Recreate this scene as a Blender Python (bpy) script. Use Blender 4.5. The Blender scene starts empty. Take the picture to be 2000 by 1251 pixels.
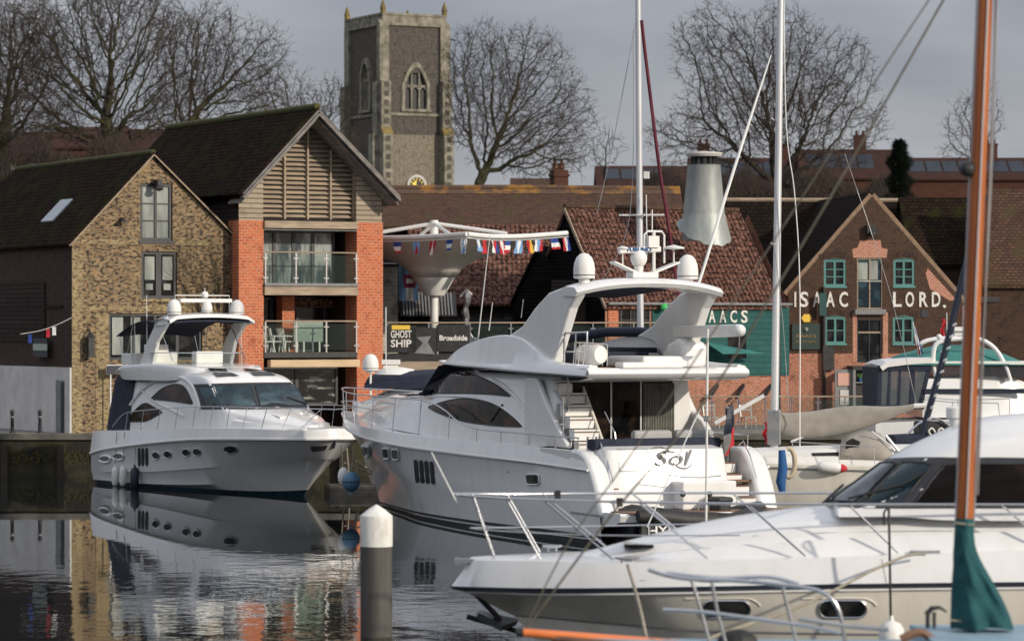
import bpy, math, random
from mathutils import Vector, Matrix
from mathutils.bvhtree import BVHTree
R=math.radians
scene=bpy.context.scene
COL=scene.collection
# ------------------------------------------------------------------ camera, sky, sun, exposure
FPX,HC,YH=6500.0,5.8,640.0        # focal length in photo pixels, camera height, horizon row
cd=bpy.data.cameras.new('camera'); cam=bpy.data.objects.new('camera',cd); COL.objects.link(cam)
cam.location=(0,0,HC); cam.rotation_euler=(R(90),0,0)
cd.sensor_fit='HORIZONTAL'; cd.sensor_width=36; cd.lens=36*FPX/2000; cd.shift_y=(YH-625.5)/2000
cd.clip_start=1; cd.clip_end=5000
cd.dof.use_dof=True; cd.dof.focus_distance=96; cd.dof.aperture_fstop=1.5
scene.camera=cam
SUN_AZ=math.atan2(0.80,-0.60)      # towards the sun: right of the camera and behind it
SUN_EL=R(21)
w=bpy.data.worlds.new('World'); scene.world=w; w.use_nodes=True
nt=w.node_tree; N=nt.nodes; L=nt.links; N.clear()
out=N.new('ShaderNodeOutputWorld'); bg=N.new('ShaderNodeBackground'); L.new(bg.outputs[0],out.inputs[0])
sky=N.new('ShaderNodeTexSky'); sky.sky_type='NISHITA'; sky.sun_disc=False
sky.sun_elevation=SUN_EL; sky.sun_rotation=SUN_AZ; sky.dust_density=2.0
tc=N.new('ShaderNodeTexCoord'); mp=N.new('ShaderNodeMapping'); mp.inputs['Scale'].default_value=(1,1,3.2)
L.new(tc.outputs['Generated'],mp.inputs[0])
nz=N.new('ShaderNodeTexNoise'); nz.inputs['Scale'].default_value=5.0; nz.inputs['Detail'].default_value=5; nz.inputs['Roughness'].default_value=.5
L.new(mp.outputs[0],nz.inputs['Vector'])
cr=N.new('ShaderNodeValToRGB'); cr.color_ramp.elements[0].position=.3; cr.color_ramp.elements[1].position=.72
cr.color_ramp.elements[0].color=(2.2,2.4,2.9,1); cr.color_ramp.elements[1].color=(4.8,4.9,5.25,1)
L.new(nz.outputs['Fac'],cr.inputs[0])
# cloud deck is brighter overhead than at the horizon
sx=N.new('ShaderNodeSeparateXYZ'); L.new(tc.outputs['Generated'],sx.inputs[0])
mr=N.new('ShaderNodeMapRange'); mr.inputs['From Min'].default_value=0.05; mr.inputs['From Max'].default_value=.55; mr.inputs['To Min'].default_value=1.0; mr.inputs['To Max'].default_value=2.15
L.new(sx.outputs['Z'],mr.inputs['Value'])
vm=N.new('ShaderNodeVectorMath'); vm.operation='SCALE'; L.new(cr.outputs[0],vm.inputs[0]); L.new(mr.outputs[0],vm.inputs['Scale'])
mx=N.new('ShaderNodeMix'); mx.data_type='RGBA'; mx.inputs['Factor'].default_value=.9
L.new(sky.outputs[0],mx.inputs['A']); L.new(vm.outputs[0],mx.inputs['B'])
L.new(mx.outputs['Result'],bg.inputs[0]); bg.inputs[1].default_value=.1
sd=bpy.data.lights.new('sun','SUN'); sd.energy=3.3; sd.angle=R(1.5); sd.color=(1,.90,.76)
sun=bpy.data.objects.new('sun',sd); COL.objects.link(sun)
sv=Vector((.80*math.cos(SUN_EL),-.60*math.cos(SUN_EL),math.sin(SUN_EL)))
sun.rotation_euler=sv.to_track_quat('Z','Y').to_euler(); sun.location=(60,-40,60)
scene.view_settings.view_transform='Standard'; scene.view_settings.look='None'
scene.view_settings.exposure=0.0; scene.view_settings.gamma=1
# ------------------------------------------------------------------ frames
class Fr:
    """a local frame: x along (cos yaw, sin yaw), y to its left, z up"""
    def __init__(s,x,y,z,yaw):
        s.O=Vector((x,y,z)); s.yaw=yaw; c,n=math.cos(yaw),math.sin(yaw)
        s.ex=Vector((c,n,0)); s.ey=Vector((-n,c,0))
    def hit(s,px,py,v=0.0,ax='y'):
        r=Vector(((px-1000)/FPX,1,-(py-YH)/FPX)); C=Vector((0,0,HC))-s.O
        e={'y':s.ey,'x':s.ex,'z':Vector((0,0,1))}[ax]
        t=(v-C.dot(e))/r.dot(e); p=C+r*t
        return Vector((p.dot(s.ex),p.dot(s.ey),p.z))
    def q(s,px,py,v=0.0):
        h=s.hit(px,py,v); return (h.x,h.z)
def P(px,py,d): return Vector(((px-1000)/FPX*d,d,HC-(py-YH)/FPX*d))
# ------------------------------------------------------------------ objects
def tag(o,label=None,cat=None,group=None,kind=None):
    if label: o['label']=label
    if cat: o['category']=cat
    if group: o['group']=group
    if kind: o['kind']=kind
    return o
def thing(name,label,cat,fr=None,group=None):
    o=bpy.data.objects.new(name,None); COL.objects.link(o); o.empty_display_size=.3
    if fr is not None: o.location=fr.O; o.rotation_euler=(0,0,fr.yaw)
    return tag(o,label,cat,group)
class MB:
    def __init__(s): s.v=[];s.f=[];s.m=[]
    def face(s,idx,mi=0): s.f.append(tuple(idx)); s.m.append(mi)
    def poly(s,pts,mi=0):
        b=len(s.v); s.v+= [tuple(p) for p in pts]; s.face(range(b,b+len(pts)),mi); return s
    def box(s,x0,x1,y0,y1,z0,z1,mi=0):
        x0,x1=sorted((x0,x1));y0,y1=sorted((y0,y1));z0,z1=sorted((z0,z1))
        b=len(s.v); s.v+=[(x,y,z) for z in (z0,z1) for (x,y) in ((x0,y0),(x1,y0),(x1,y1),(x0,y1))]
        for q in ((3,2,1,0),(4,5,6,7),(0,1,5,4),(1,2,6,5),(2,3,7,6),(3,0,4,7)): s.face([b+i for i in q],mi)
        return s
    def prism(s,pts,off,mi=0):
        """polygon (3d points) swept by vector off, closed"""
        b=len(s.v);n=len(pts);off=Vector(off)
        s.v+=[tuple(p) for p in pts]+[tuple(Vector(p)+off) for p in pts]
        s.face(range(b+n-1,b-1,-1),mi); s.face(range(b+n,b+2*n),mi)
        for i in range(n):
            j=(i+1)%n; s.face((b+i,b+j,b+n+j,b+n+i),mi)
        return s
    def bar(s,p,q,w,h,mi=0,up=(0,0,1)):
        p,q=Vector(p),Vector(q); d=(q-p).normalized(); u=Vector(up)
        if abs(d.dot(u))>.98: u=Vector((0,1,0))
        a=d.cross(u).normalized()*w/2; c=a.cross(d).normalized()*h/2
        return s.prism([p-a-c,p+a-c,p+a+c,p-a+c],q-p,mi)
    def tube(s,pts,r,n=8,mi=0,cap=True):
        pts=[Vector(p) for p in pts]; m=len(pts)
        rr=r if isinstance(r,(list,tuple)) else [r]*m
        b=len(s.v); prev=None
        for i,p in enumerate(pts):
            d=(pts[min(i+1,m-1)]-pts[max(i-1,0)])
            if d.length<1e-9: d=Vector((0,0,1))
            d.normalize()
            if prev is None:
                u=Vector((0,0,1)) if abs(d.z)<.9 else Vector((1,0,0)); a=d.cross(u).normalized()
            else:
                a=(prev-d*prev.dot(d)).normalized()
            prev=a; c=d.cross(a)
            for k in range(n):
                t=2*math.pi*k/n; s.v.append(tuple(p+(a*math.cos(t)+c*math.sin(t))*rr[i]))
        for i in range(m-1):
            for k in range(n):
                k2=(k+1)%n; s.face((b+i*n+k,b+i*n+k2,b+(i+1)*n+k2,b+(i+1)*n+k),mi)
        if cap and n>2:
            s.face([b+k for k in range(n-1,-1,-1)],mi); s.face([b+(m-1)*n+k for k in range(n)],mi)
        return s
    def lathe(s,prof,c=(0,0,0),n=20,mi=0,axis=None,sx=1,sy=1):
        """prof: (r,z) list; axis None = z up"""
        c=Vector(c); b=len(s.v); M=Matrix.Identity(3)
        if axis is not None: M=Vector(axis).to_track_quat('Z','Y').to_matrix()
        for r,z in prof:
            for k in range(n):
                t=2*math.pi*k/n; s.v.append(tuple(c+M@Vector((r*sx*math.cos(t),r*sy*math.sin(t),z))))
        for i in range(len(prof)-1):
            for k in range(n):
                k2=(k+1)%n; s.face((b+i*n+k,b+i*n+k2,b+(i+1)*n+k2,b+(i+1)*n+k),mi)
        s.face([b+k for k in range(n-1,-1,-1)],mi); s.face([b+(len(prof)-1)*n+k for k in range(n)],mi)
        return s
    def ball(s,c,r,n=14,mi=0,sx=1,sy=1,sz=1):
        pr=[(max(1e-4,r*math.sin(math.pi*i/8)),-r*sz*math.cos(math.pi*i/8)) for i in range(9)]
        return s.lathe(pr,c,n,mi,None,sx,sy)
    def grid(s,rows,mi=0,closed=False,flip=False,mf=None):
        b=len(s.v);n=len(rows[0])
        for r in rows: s.v+=[tuple(p) for p in r]
        for i in range(len(rows)-1):
            for k in range(n if closed else n-1):
                k2=(k+1)%n; q=(b+i*n+k,b+i*n+k2,b+(i+1)*n+k2,b+(i+1)*n+k)
                s.face(q[::-1] if flip else q,mf(i,k) if mf else mi)
        return s
    def build(s,name,mats,parent=None,smooth=None,bevel=0,loc=None,solid=0):
        me=bpy.data.meshes.new(name); me.from_pydata(s.v,[],s.f)
        if not isinstance(mats,(list,tuple)): mats=[mats]
        for m in mats: me.materials.append(m)
        me.polygons.foreach_set('material_index',s.m)
        me.validate(); me.update()
        uv=me.uv_layers.new(name='uv'); vs=me.vertices; dat=uv.data
        for p in me.polygons:
            nx,ny,nzz=abs(p.normal.x),abs(p.normal.y),abs(p.normal.z)
            ax=2 if nzz>max(nx,ny)*1.9 else (0 if nx>ny else 1)
            for li in p.loop_indices:
                c=vs[me.loops[li].vertex_index].co
                dat[li].uv=(c.x,c.y) if ax==2 else ((c.y,c.z) if ax==0 else (c.x,c.z))
        if smooth is not None:
            me.shade_smooth() if hasattr(me,'shade_smooth') else None
            me.set_sharp_from_angle(angle=R(smooth))
        o=bpy.data.objects.new(name,me); COL.objects.link(o)
        if parent is not None: o.parent=parent
        if loc is not None: o.location=loc
        if bevel:
            b=o.modifiers.new('bevel','BEVEL'); b.width=bevel; b.segments=2; b.limit_method='ANGLE'; b.angle_limit=R(35)
        if solid:
            b=o.modifiers.new('solid','SOLIDIFY'); b.thickness=solid; b.offset=-1
        return o
def build_each(mb,name,mats,parent=None,**kw):
    """builds every connected piece of mb as an object of its own"""
    par=list(range(len(mb.v)))
    def find(a):
        while par[a]!=a: par[a]=par[par[a]]; a=par[a]
        return a
    for f in mb.f:
        for i in f[1:]: par[find(i)]=find(f[0])
    groups={}
    for f,m_ in zip(mb.f,mb.m): groups.setdefault(find(f[0]),[]).append((f,m_))
    out=[]
    for g in groups.values():
        o=MB(); ids={}
        for f,m_ in g:
            for i in f:
                if i not in ids: ids[i]=len(o.v); o.v.append(mb.v[i])
            o.f.append(tuple(ids[i] for i in f)); o.m.append(m_)
        out.append(o.build(name,mats,parent,**kw))
    return out
def setk(o,kind='structure'): o['kind']=kind; return o
def text(s,size,name,m,parent,loc,rot=(R(90),0,0),width=None,ext=.012,shear=0,bold=0,align='CENTER'):
    cu=bpy.data.curves.new('t','FONT'); cu.body=s; cu.size=size; cu.extrude=ext; cu.align_x=align; cu.align_y='CENTER'; cu.shear=shear; cu.offset=bold; cu.resolution_u=3
    o=bpy.data.objects.new('t',cu); COL.objects.link(o); bpy.context.view_layer.update()
    wd=o.dimensions.x
    me=bpy.data.meshes.new_from_object(o.evaluated_get(bpy.context.evaluated_depsgraph_get())); bpy.data.objects.remove(o)
    if width: me.transform(Matrix.Scale(width/max(wd,1e-3),4,(1,0,0)))
    me.name=name; me.materials.clear(); me.materials.append(m)
    o=bpy.data.objects.new(name,me); COL.objects.link(o); o.parent=parent; o.location=loc; o.rotation_euler=rot
    return o
def cr_pt(ps,t):
    """Catmull-Rom through ps, t in 0..1"""
    n=len(ps)-1; x=min(max(t,0),1)*n; i=min(int(x),n-1); f=x-i
    p0=ps[max(i-1,0)];p1=ps[i];p2=ps[i+1];p3=ps[min(i+2,n)]
    return tuple(.5*((2*b)+(-a+c)*f+(2*a-5*b+4*c-d)*f*f+(-a+3*b-3*c+d)*f**3) for a,b,c,d in zip(p0,p1,p2,p3))
def curve(ps,n=12): return [Vector(cr_pt(ps,i/n)) for i in range(n+1)]
def interp(tab,x):
    """smooth interpolation of rows (x, a, b, ...) at x"""
    if x<=tab[0][0]: return tab[0][1:]
    for a,b in zip(tab,tab[1:]):
        if x<=b[0]:
            f=(x-a[0])/(b[0]-a[0]); return tuple(p+(q-p)*f for p,q in zip(a[1:],b[1:]))
    return tab[-1][1:]
# ------------------------------------------------------------------ materials
def newmat(name):
    m=bpy.data.materials.new(name); m.use_nodes=True; n=m.node_tree.nodes; b=n['Principled BSDF']; return m,n,m.node_tree.links,b
def c4(c): return (c[0],c[1],c[2],1)
def pbr(name,c1,c2=None,rough=.6,scale=2.0,metal=0,bump=0,bscale=None,coat=0,detail=5,spec=None,stretch=(1,1,1),contrast=(.35,.65),emit=None):
    m,n,l,b=newmat(name)
    b.inputs['Roughness'].default_value=rough; b.inputs['Metallic'].default_value=metal
    if coat: b.inputs['Coat Weight'].default_value=coat; b.inputs['Coat Roughness'].default_value=.06
    if spec is not None: b.inputs['Specular IOR Level'].default_value=spec
    b.inputs['Base Color'].default_value=c4(c1)
    if emit: b.inputs['Emission Color'].default_value=c4(emit[0]); b.inputs['Emission Strength'].default_value=emit[1]
    t=n.new('ShaderNodeTexCoord'); mp=n.new('ShaderNodeMapping'); mp.inputs['Scale'].default_value=stretch; l.new(t.outputs['Object'],mp.inputs[0])
    if c2:
        z=n.new('ShaderNodeTexNoise'); z.inputs['Scale'].default_value=scale; z.inputs['Detail'].default_value=detail; z.inputs['Roughness'].default_value=.6
        l.new(mp.outputs[0],z.inputs['Vector'])
        r=n.new('ShaderNodeValToRGB'); r.color_ramp.elements[0].position=contrast[0]; r.color_ramp.elements[1].position=contrast[1]
        r.color_ramp.elements[0].color=c4(c1); r.color_ramp.elements[1].color=c4(c2)
        l.new(z.outputs['Fac'],r.inputs[0]); l.new(r.outputs[0],b.inputs['Base Color'])
    if bump:
        z2=n.new('ShaderNodeTexNoise'); z2.inputs['Scale'].default_value=bscale or scale*3; z2.inputs['Detail'].default_value=4
        l.new(mp.outputs[0],z2.inputs['Vector'])
        bu=n.new('ShaderNodeBump'); bu.inputs['Distance'].default_value=bump; l.new(z2.outputs['Fac'],bu.inputs['Height']); l.new(bu.outputs[0],b.inputs['Normal'])
    return m
def brickmat(name,c1,c2,mortar,bw=.23,bh=.085,ms=.012,dark=(.02,.02,.02),patch=None,pscale=.5,ppos=(.5,.6),bump=.01,rough=.85,off=.5,c3=None,moss=None,c4_=None,spec=.12):
    """courses of bricks, tiles or boards in the wall's own plane (uv in metres)"""
    m,n,l,b=newmat(name); b.inputs['Roughness'].default_value=rough; b.inputs['Specular IOR Level'].default_value=spec
    t=n.new('ShaderNodeTexCoord')
    br=n.new('ShaderNodeTexBrick'); br.inputs['Scale'].default_value=1; br.inputs['Brick Width'].default_value=bw; br.inputs['Row Height'].default_value=bh
    br.inputs['Mortar Size'].default_value=ms; br.inputs['Mortar Smooth'].default_value=.3; br.offset=off
    br.inputs['Color1'].default_value=c4(c1); br.inputs['Color2'].default_value=c4(c2); br.inputs['Mortar'].default_value=c4(mortar); br.inputs['Bias'].default_value=0
    l.new(t.outputs['UV'],br.inputs['Vector'])
    col=br.outputs['Color']
    def mixn(col,c,scale,lo,hi,fac=1.0,stretch=(1,1,1),detail=6):
        z=n.new('ShaderNodeTexNoise'); z.inputs['Scale'].default_value=scale; z.inputs['Detail'].default_value=detail; z.inputs['Roughness'].default_value=.65
        mp=n.new('ShaderNodeMapping'); mp.inputs['Scale'].default_value=stretch; l.new(t.outputs['Object'],mp.inputs[0]); l.new(mp.outputs[0],z.inputs['Vector'])
        r=n.new('ShaderNodeMapRange'); r.inputs['From Min'].default_value=lo; r.inputs['From Max'].default_value=hi; r.inputs['To Max'].default_value=fac
        l.new(z.outputs['Fac'],r.inputs['Value'])
        x=n.new('ShaderNodeMix'); x.data_type='RGBA'; l.new(r.outputs[0],x.inputs['Factor']); l.new(col,x.inputs['A']); x.inputs['B'].default_value=c4(c)
        return x.outputs['Result']
    if c4_: col=mixn(col,c4_,6,.56,.62,.8,(1,1,2.0),2)
    if c3: col=mixn(col,c3,5.2,.50,.57,.9,(1,1,2.0),4)
    col=mixn(col,dark,2.4,.52,.72,.75)
    if patch: col=mixn(col,patch,pscale,ppos[0],ppos[1],.9)
    if moss: col=mixn(col,moss,1.1,.5,.64,.85)
    l.new(col,b.inputs['Base Color'])
    if bump:
        z=n.new('ShaderNodeTexNoise'); z.inputs['Scale'].default_value=9; l.new(t.outputs['Object'],z.inputs['Vector'])
        ad=n.new('ShaderNodeMath'); ad.operation='MULTIPLY_ADD'; l.new(br.outputs['Fac'],ad.inputs[0]); ad.inputs[1].default_value=-1; l.new(z.outputs['Fac'],ad.inputs[2])
        bu=n.new('ShaderNodeBump'); bu.inputs['Distance'].default_value=bump; bu.inputs['Strength'].default_value=.8; l.new(ad.outputs[0],bu.inputs['Height']); l.new(bu.outputs[0],b.inputs['Normal'])
    return m
def glassmat(name,tint=(.02,.025,.03),rough=.04,clear=0.0,tint2=None,spec=.5,ts=.8):
    m,n,l,b=newmat(name); b.inputs['Base Color'].default_value=c4(tint); b.inputs['Roughness'].default_value=rough; b.inputs['IOR'].default_value=1.5
    t=n.new('ShaderNodeTexCoord'); z=n.new('ShaderNodeTexNoise'); z.inputs['Scale'].default_value=.9; l.new(t.outputs['Object'],z.inputs['Vector'])
    bu=n.new('ShaderNodeBump'); bu.inputs['Distance'].default_value=.012; l.new(z.outputs['Fac'],bu.inputs['Height']); l.new(bu.outputs[0],b.inputs['Normal'])
    b.inputs['Specular IOR Level'].default_value=spec
    if tint2:
        z2=n.new('ShaderNodeTexNoise'); z2.inputs['Scale'].default_value=ts; z2.inputs['Detail'].default_value=3; l.new(t.outputs['Object'],z2.inputs['Vector'])
        r=n.new('ShaderNodeValToRGB'); r.color_ramp.elements[0].position=.48; r.color_ramp.elements[1].position=.60
        r.color_ramp.elements[0].color=c4(tint); r.color_ramp.elements[1].color=c4(tint2); l.new(z2.outputs['Fac'],r.inputs[0]); l.new(r.outputs[0],b.inputs['Base Color'])
    if clear:
        o=n['Material Output']; tr=n.new('ShaderNodeBsdfTransparent'); x=n.new('ShaderNodeMixShader'); x.inputs[0].default_value=clear
        tr.inputs[0].default_value=(.93,.97,.95,1); l.new(b.outputs[0],x.inputs[1]); l.new(tr.outputs[0],x.inputs[2]); l.new(x.outputs[0],o.inputs[0])
    return m
M={}
M['gel']=pbr('gelcoat_white',(.78,.775,.76),(.68,.675,.66),rough=.2,scale=2.2,coat=.5,contrast=(.45,.85),stretch=(1,1,.22))
M['cream']=pbr('gelcoat_cream',(.76,.72,.63),(.60,.56,.48),rough=.25,scale=2.0,coat=.4,contrast=(.45,.85),stretch=(1,1,.25))
M['gelmatt']=pbr('painted_white',(.78,.77,.74),(.70,.69,.66),rough=.5,scale=2)
M['antifoul']=pbr('antifoul_dark',(.008,.02,.03),(.015,.05,.07),rough=.5,scale=3)
M['antiblack']=pbr('antifoul_black',(.010,.010,.012),(.03,.03,.03),rough=.4,scale=3)
M['steel']=pbr('stainless',(.62,.62,.63),rough=.22,metal=1)
M['steeldull']=pbr('dull_metal',(.30,.31,.32),(.4,.4,.4),rough=.4,metal=.8)
M['alu']=pbr('mast_alloy',(.66,.67,.68),(.55,.56,.58),rough=.42,metal=.35,scale=1.5,stretch=(1,1,.2))
M['navy']=pbr('navy_canvas',(.010,.014,.030),(.018,.024,.045),rough=.85,scale=3,bump=.03,bscale=4)
M['navyline']=pbr('navy_stripe',(.012,.018,.035),rough=.4)
M['greycanvas']=pbr('grey_canvas',(.29,.265,.23),(.36,.33,.29),rough=.9,scale=2.5,bump=.015,bscale=3)
M['teal']=pbr('teal_canvas',(.008,.062,.070),(.013,.09,.096),rough=.9,scale=2.5,bump=.08,bscale=2.2)
M['tealpaint']=brickmat('teal_boarding',(.030,.098,.093),(.036,.112,.105),(.015,.055,.052),5,.24,.010,dark=(.024,.075,.07),bump=.01)
M['tealtop']=pbr('teal_hood',(.035,.17,.15),(.05,.21,.19),rough=.85,scale=2)
M['tealframe']=pbr('teal_window_paint',(.07,.20,.19),(.09,.24,.22),rough=.6,scale=3)
M['darkframe']=pbr('charcoal_frame',(.025,.027,.032),rough=.5)
M['black']=pbr('black_rubber',(.012,.012,.013),(.03,.03,.03),rough=.6,scale=4)
M['grey']=pbr('mid_grey',(.16,.16,.165),(.22,.22,.22),rough=.6,scale=3)
M['glass']=glassmat('window_glass',(.008,.009,.010),.05,tint2=(.035,.035,.034),spec=.28,ts=1.3)
M['tint']=glassmat('tinted_glass_painted_reflections',(.012,.007,.005),.05,tint2=(.06,.024,.014),spec=.12,ts=.9)  # brown patches paint reflected brick buildings into the dark tinted glass
M['shopglass']=pbr('shop_glazing_painted_reflections',(.010,.011,.012),(.26,.27,.25),rough=.1,scale=1.5,stretch=(.8,.8,3.5),contrast=(.54,.66))  # pale horizontal bands are reflections put into the base colour
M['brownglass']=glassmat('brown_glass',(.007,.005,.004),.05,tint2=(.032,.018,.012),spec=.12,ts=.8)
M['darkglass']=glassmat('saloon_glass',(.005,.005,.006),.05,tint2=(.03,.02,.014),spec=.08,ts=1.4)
M['doorglass']=pbr('door_glazing_painted_reflections',(.05,.07,.08),(.34,.37,.35),rough=.12,scale=2.2,stretch=(1,1,.3),contrast=(.46,.60))  # pale upright patches are sky reflections and curtains painted into the pane
M['blueglass']=glassmat('windscreen_glass',(.012,.025,.033),.05,tint2=(.035,.075,.09),spec=.4,ts=1.2)
M['clear']=glassmat('clear_glass',(.10,.13,.12),.03,.90)
M['pale']=pbr('curtain_pale',(.38,.40,.36),(.16,.18,.165),rough=.8,scale=1.5,stretch=(1,1,.25))
M['wood']=pbr('varnished_wood',(.46,.135,.028),(.24,.055,.014),rough=.38,scale=3,stretch=(3,3,.12),coat=.15,spec=.35)
M['beam']=pbr('weathered_timber',(.42,.33,.23),(.26,.20,.15),rough=.85,scale=3,stretch=(.4,.4,3))
M['greywood']=pbr('silvered_timber',(.25,.225,.205),(.13,.118,.11),rough=.85,scale=4,stretch=(.6,.6,1),bump=.01)
M['teak']=pbr('teak',(.22,.12,.07),(.15,.08,.05),rough=.7,scale=4)
M['conc']=pbr('concrete',(.15,.14,.12),(.08,.075,.06),rough=.9,scale=1.2,bump=.01)
M['paving']=brickmat('paving',(.24,.23,.21),(.20,.19,.175),(.12,.12,.11),.4,.4,.01)
M['red']=pbr('red_cloth',(.5,.03,.04),rough=.9); M['white']=pbr('white_cloth',(.8,.8,.78),rough=.9); M['blue']=pbr('blue_cloth',(.03,.07,.30),rough=.9)
M['skyblue']=pbr('sky_blue_cloth',(.20,.38,.62),rough=.9); M['green']=pbr('green_cloth',(.02,.25,.12),rough=.9); M['yellow']=pbr('yellow_paint',(.75,.5,.06),rough=.6)
M['letter']=pbr('letter_paint',(.74,.72,.66),(.40,.36,.31),rough=.7,scale=9,contrast=(.48,.72))
# walls and roofs
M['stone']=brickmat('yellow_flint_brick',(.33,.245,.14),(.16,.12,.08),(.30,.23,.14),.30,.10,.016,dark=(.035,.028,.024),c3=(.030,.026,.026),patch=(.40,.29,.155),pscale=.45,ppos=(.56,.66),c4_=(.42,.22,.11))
M['stoneband']=brickmat('gault_brick',(.40,.31,.17),(.32,.24,.13),(.32,.25,.15),.24,.085,.012,dark=(.10,.075,.05),c3=(.12,.09,.06))
M['red_brick']=brickmat('red_brick',(.58,.155,.060),(.42,.095,.042),(.50,.29,.19),.26,.12,.022,dark=(.26,.06,.035),c3=(.56,.19,.10))
M['old_brick']=brickmat('old_red_brick',(.42,.13,.07),(.30,.085,.05),(.42,.30,.22),.23,.085,.018,dark=(.07,.04,.03),c3=(.48,.22,.15))
M['sooty']=brickmat('sooty_brick',(.080,.042,.028),(.045,.027,.020),(.115,.08,.06),.23,.085,.014,dark=(.02,.017,.015))
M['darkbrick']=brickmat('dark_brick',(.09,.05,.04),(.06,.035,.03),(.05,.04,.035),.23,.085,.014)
M['rooftile']=brickmat('dark_mossy_tile',(.036,.022,.015),(.018,.012,.009),(.007,.005,.004),.25,.16,.02,dark=(.009,.007,.005),moss=(.024,.026,.008),bump=.03,spec=.02)
M['browntile']=brickmat('brown_tile',(.135,.070,.048),(.085,.046,.034),(.035,.024,.019),.25,.14,.02,dark=(.035,.023,.018),moss=(.075,.055,.028),bump=.03)
M['pantile']=brickmat('red_pantile',(.205,.085,.060),(.11,.048,.036),(.03,.018,.015),.22,.24,.04,dark=(.035,.02,.016),c3=(.25,.14,.105),off=0,bump=.06)
M['lichen']=pbr('lichen_ridge',(.26,.125,.025),(.09,.052,.034),rough=.9,scale=1.6,contrast=(.38,.52))
M['darkslate']=brickmat('dark_brown_roof',(.022,.015,.012),(.015,.011,.009),(.006,.005,.004),.3,.18,.02,dark=(.009,.007,.006),spec=.02)
M['ridgemoss']=pbr('mossy_ridge',(.075,.085,.014),(.05,.045,.02),rough=.95,scale=3)
M['clapdark']=brickmat('black_weatherboard',(.009,.009,.010),(.014,.013,.014),(.002,.002,.002),6,.16,.02,dark=(.006,.006,.006),bump=.02,spec=.03)
M['clap']=brickmat('timber_cladding',(.44,.37,.28),(.34,.28,.21),(.08,.06,.05),5,.20,.018,dark=(.18,.15,.12),bump=.02)
M['clapbrown']=brickmat('brown_cladding',(.035,.025,.022),(.05,.035,.03),(.008,.007,.006),5,.18,.018,dark=(.014,.012,.011),bump=.02)
M['render']=pbr('white_render',(.62,.60,.57),(.5,.48,.45),rough=.85,scale=1.3)
M['flint']=brickmat('knapped_flint',(.045,.040,.038),(.085,.075,.068),(.15,.135,.115),.16,.11,.018,dark=(.025,.023,.022),c3=(.16,.145,.12),off=.37,bump=.03)
M['flintpale']=brickmat('pale_flint',(.21,.18,.135),(.12,.10,.08),(.27,.23,.17),.17,.13,.02,dark=(.07,.06,.05),c3=(.34,.30,.23),off=.37,bump=.03)
M['ashlar']=pbr('limestone',(.31,.285,.225),(.12,.112,.08),rough=.9,scale=1.6,bump=.01)
M['lichenst']=pbr('limestone_lichen',(.26,.18,.04),(.13,.11,.055),rough=.9,scale=2)
M['metalflue']=pbr('galvanised_flue',(.36,.38,.36),(.27,.29,.28),rough=.5,metal=.3,scale=2.2,stretch=(1,1,.35),bump=.01)
M['membrane']=pbr('membrane',(.76,.72,.64),(.66,.62,.55),rough=.8,scale=.8)
M['bark']=pbr('bark',(.035,.028,.018),(.018,.014,.010),rough=.95,scale=2)
M['mossbark']=pbr('mossy_bark',(.060,.055,.018),(.022,.018,.012),rough=.95,scale=1.6,contrast=(.4,.6))
M['twig']=pbr('twigs',(.052,.036,.028),(.03,.022,.018),rough=.95,scale=.5)
M['needle']=pbr('conifer_green',(.012,.022,.012),(.02,.035,.018),rough=.9,scale=2)
M['earth']=pbr('ground_earth',(.07,.065,.04),(.05,.06,.025),rough=.95,scale=.4)
M['moss']=pbr('weedy_wall',(.045,.038,.016),(.016,.014,.010),rough=.9,scale=1.1,bump=.05,contrast=(.4,.6))
M['pile']=pbr('pile_grey',(.055,.05,.047),(.13,.12,.105),rough=.75,scale=2.4,stretch=(1.6,1.6,.18),contrast=(.4,.8))
M['pilecap']=pbr('pile_white',(.74,.73,.68),(.36,.33,.27),rough=.6,scale=5,stretch=(1,1,.3),contrast=(.52,.8))
M['stay']=pbr('stay_line',(.13,.12,.09),(.09,.08,.06),rough=.8,scale=5)
M['rope']=pbr('rope',(.34,.31,.24),(.25,.22,.17),rough=.9,scale=9)
M['orange']=pbr('orange_varnish',(.80,.22,.055),(.62,.15,.035),rough=.3,scale=3,coat=.4,stretch=(.3,2,2))
M['buoyblue']=pbr('buoy_blue',(.06,.17,.28),(.09,.21,.32),rough=.5,scale=2)
M['bluecloth']=pbr('royal_blue',(.015,.09,.26),rough=.8)
M['paleblue']=pbr('pale_blue_deck',(.28,.40,.46),(.22,.33,.40),rough=.6,scale=2)
# ------------------------------------------------------------------ water and ground
m,n,l,b=newmat('harbour_water'); M['water']=m
b.inputs['Base Color'].default_value=(.010,.013,.014,1); b.inputs['Roughness'].default_value=.015; b.inputs['IOR'].default_value=1.33
t=n.new('ShaderNodeTexCoord')
def wn(scale,st,det=3):
    mp=n.new('ShaderNodeMapping'); mp.inputs['Scale'].default_value=st; l.new(t.outputs['Object'],mp.inputs[0])
    z=n.new('ShaderNodeTexNoise'); z.inputs['Scale'].default_value=scale; z.inputs['Detail'].default_value=det; l.new(mp.outputs[0],z.inputs['Vector']); return z.outputs['Fac']
a=wn(1.6,(1,.8,1)); c=wn(.35,(1,.7,1),2); g=wn(.045,(1,.5,1),2)
cal=n.new('ShaderNodeMapRange'); cal.inputs['From Min'].default_value=.42; cal.inputs['From Max'].default_value=.62; cal.inputs['To Min'].default_value=.35; cal.inputs['To Max'].default_value=1.0; l.new(g,cal.inputs['Value'])
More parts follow.
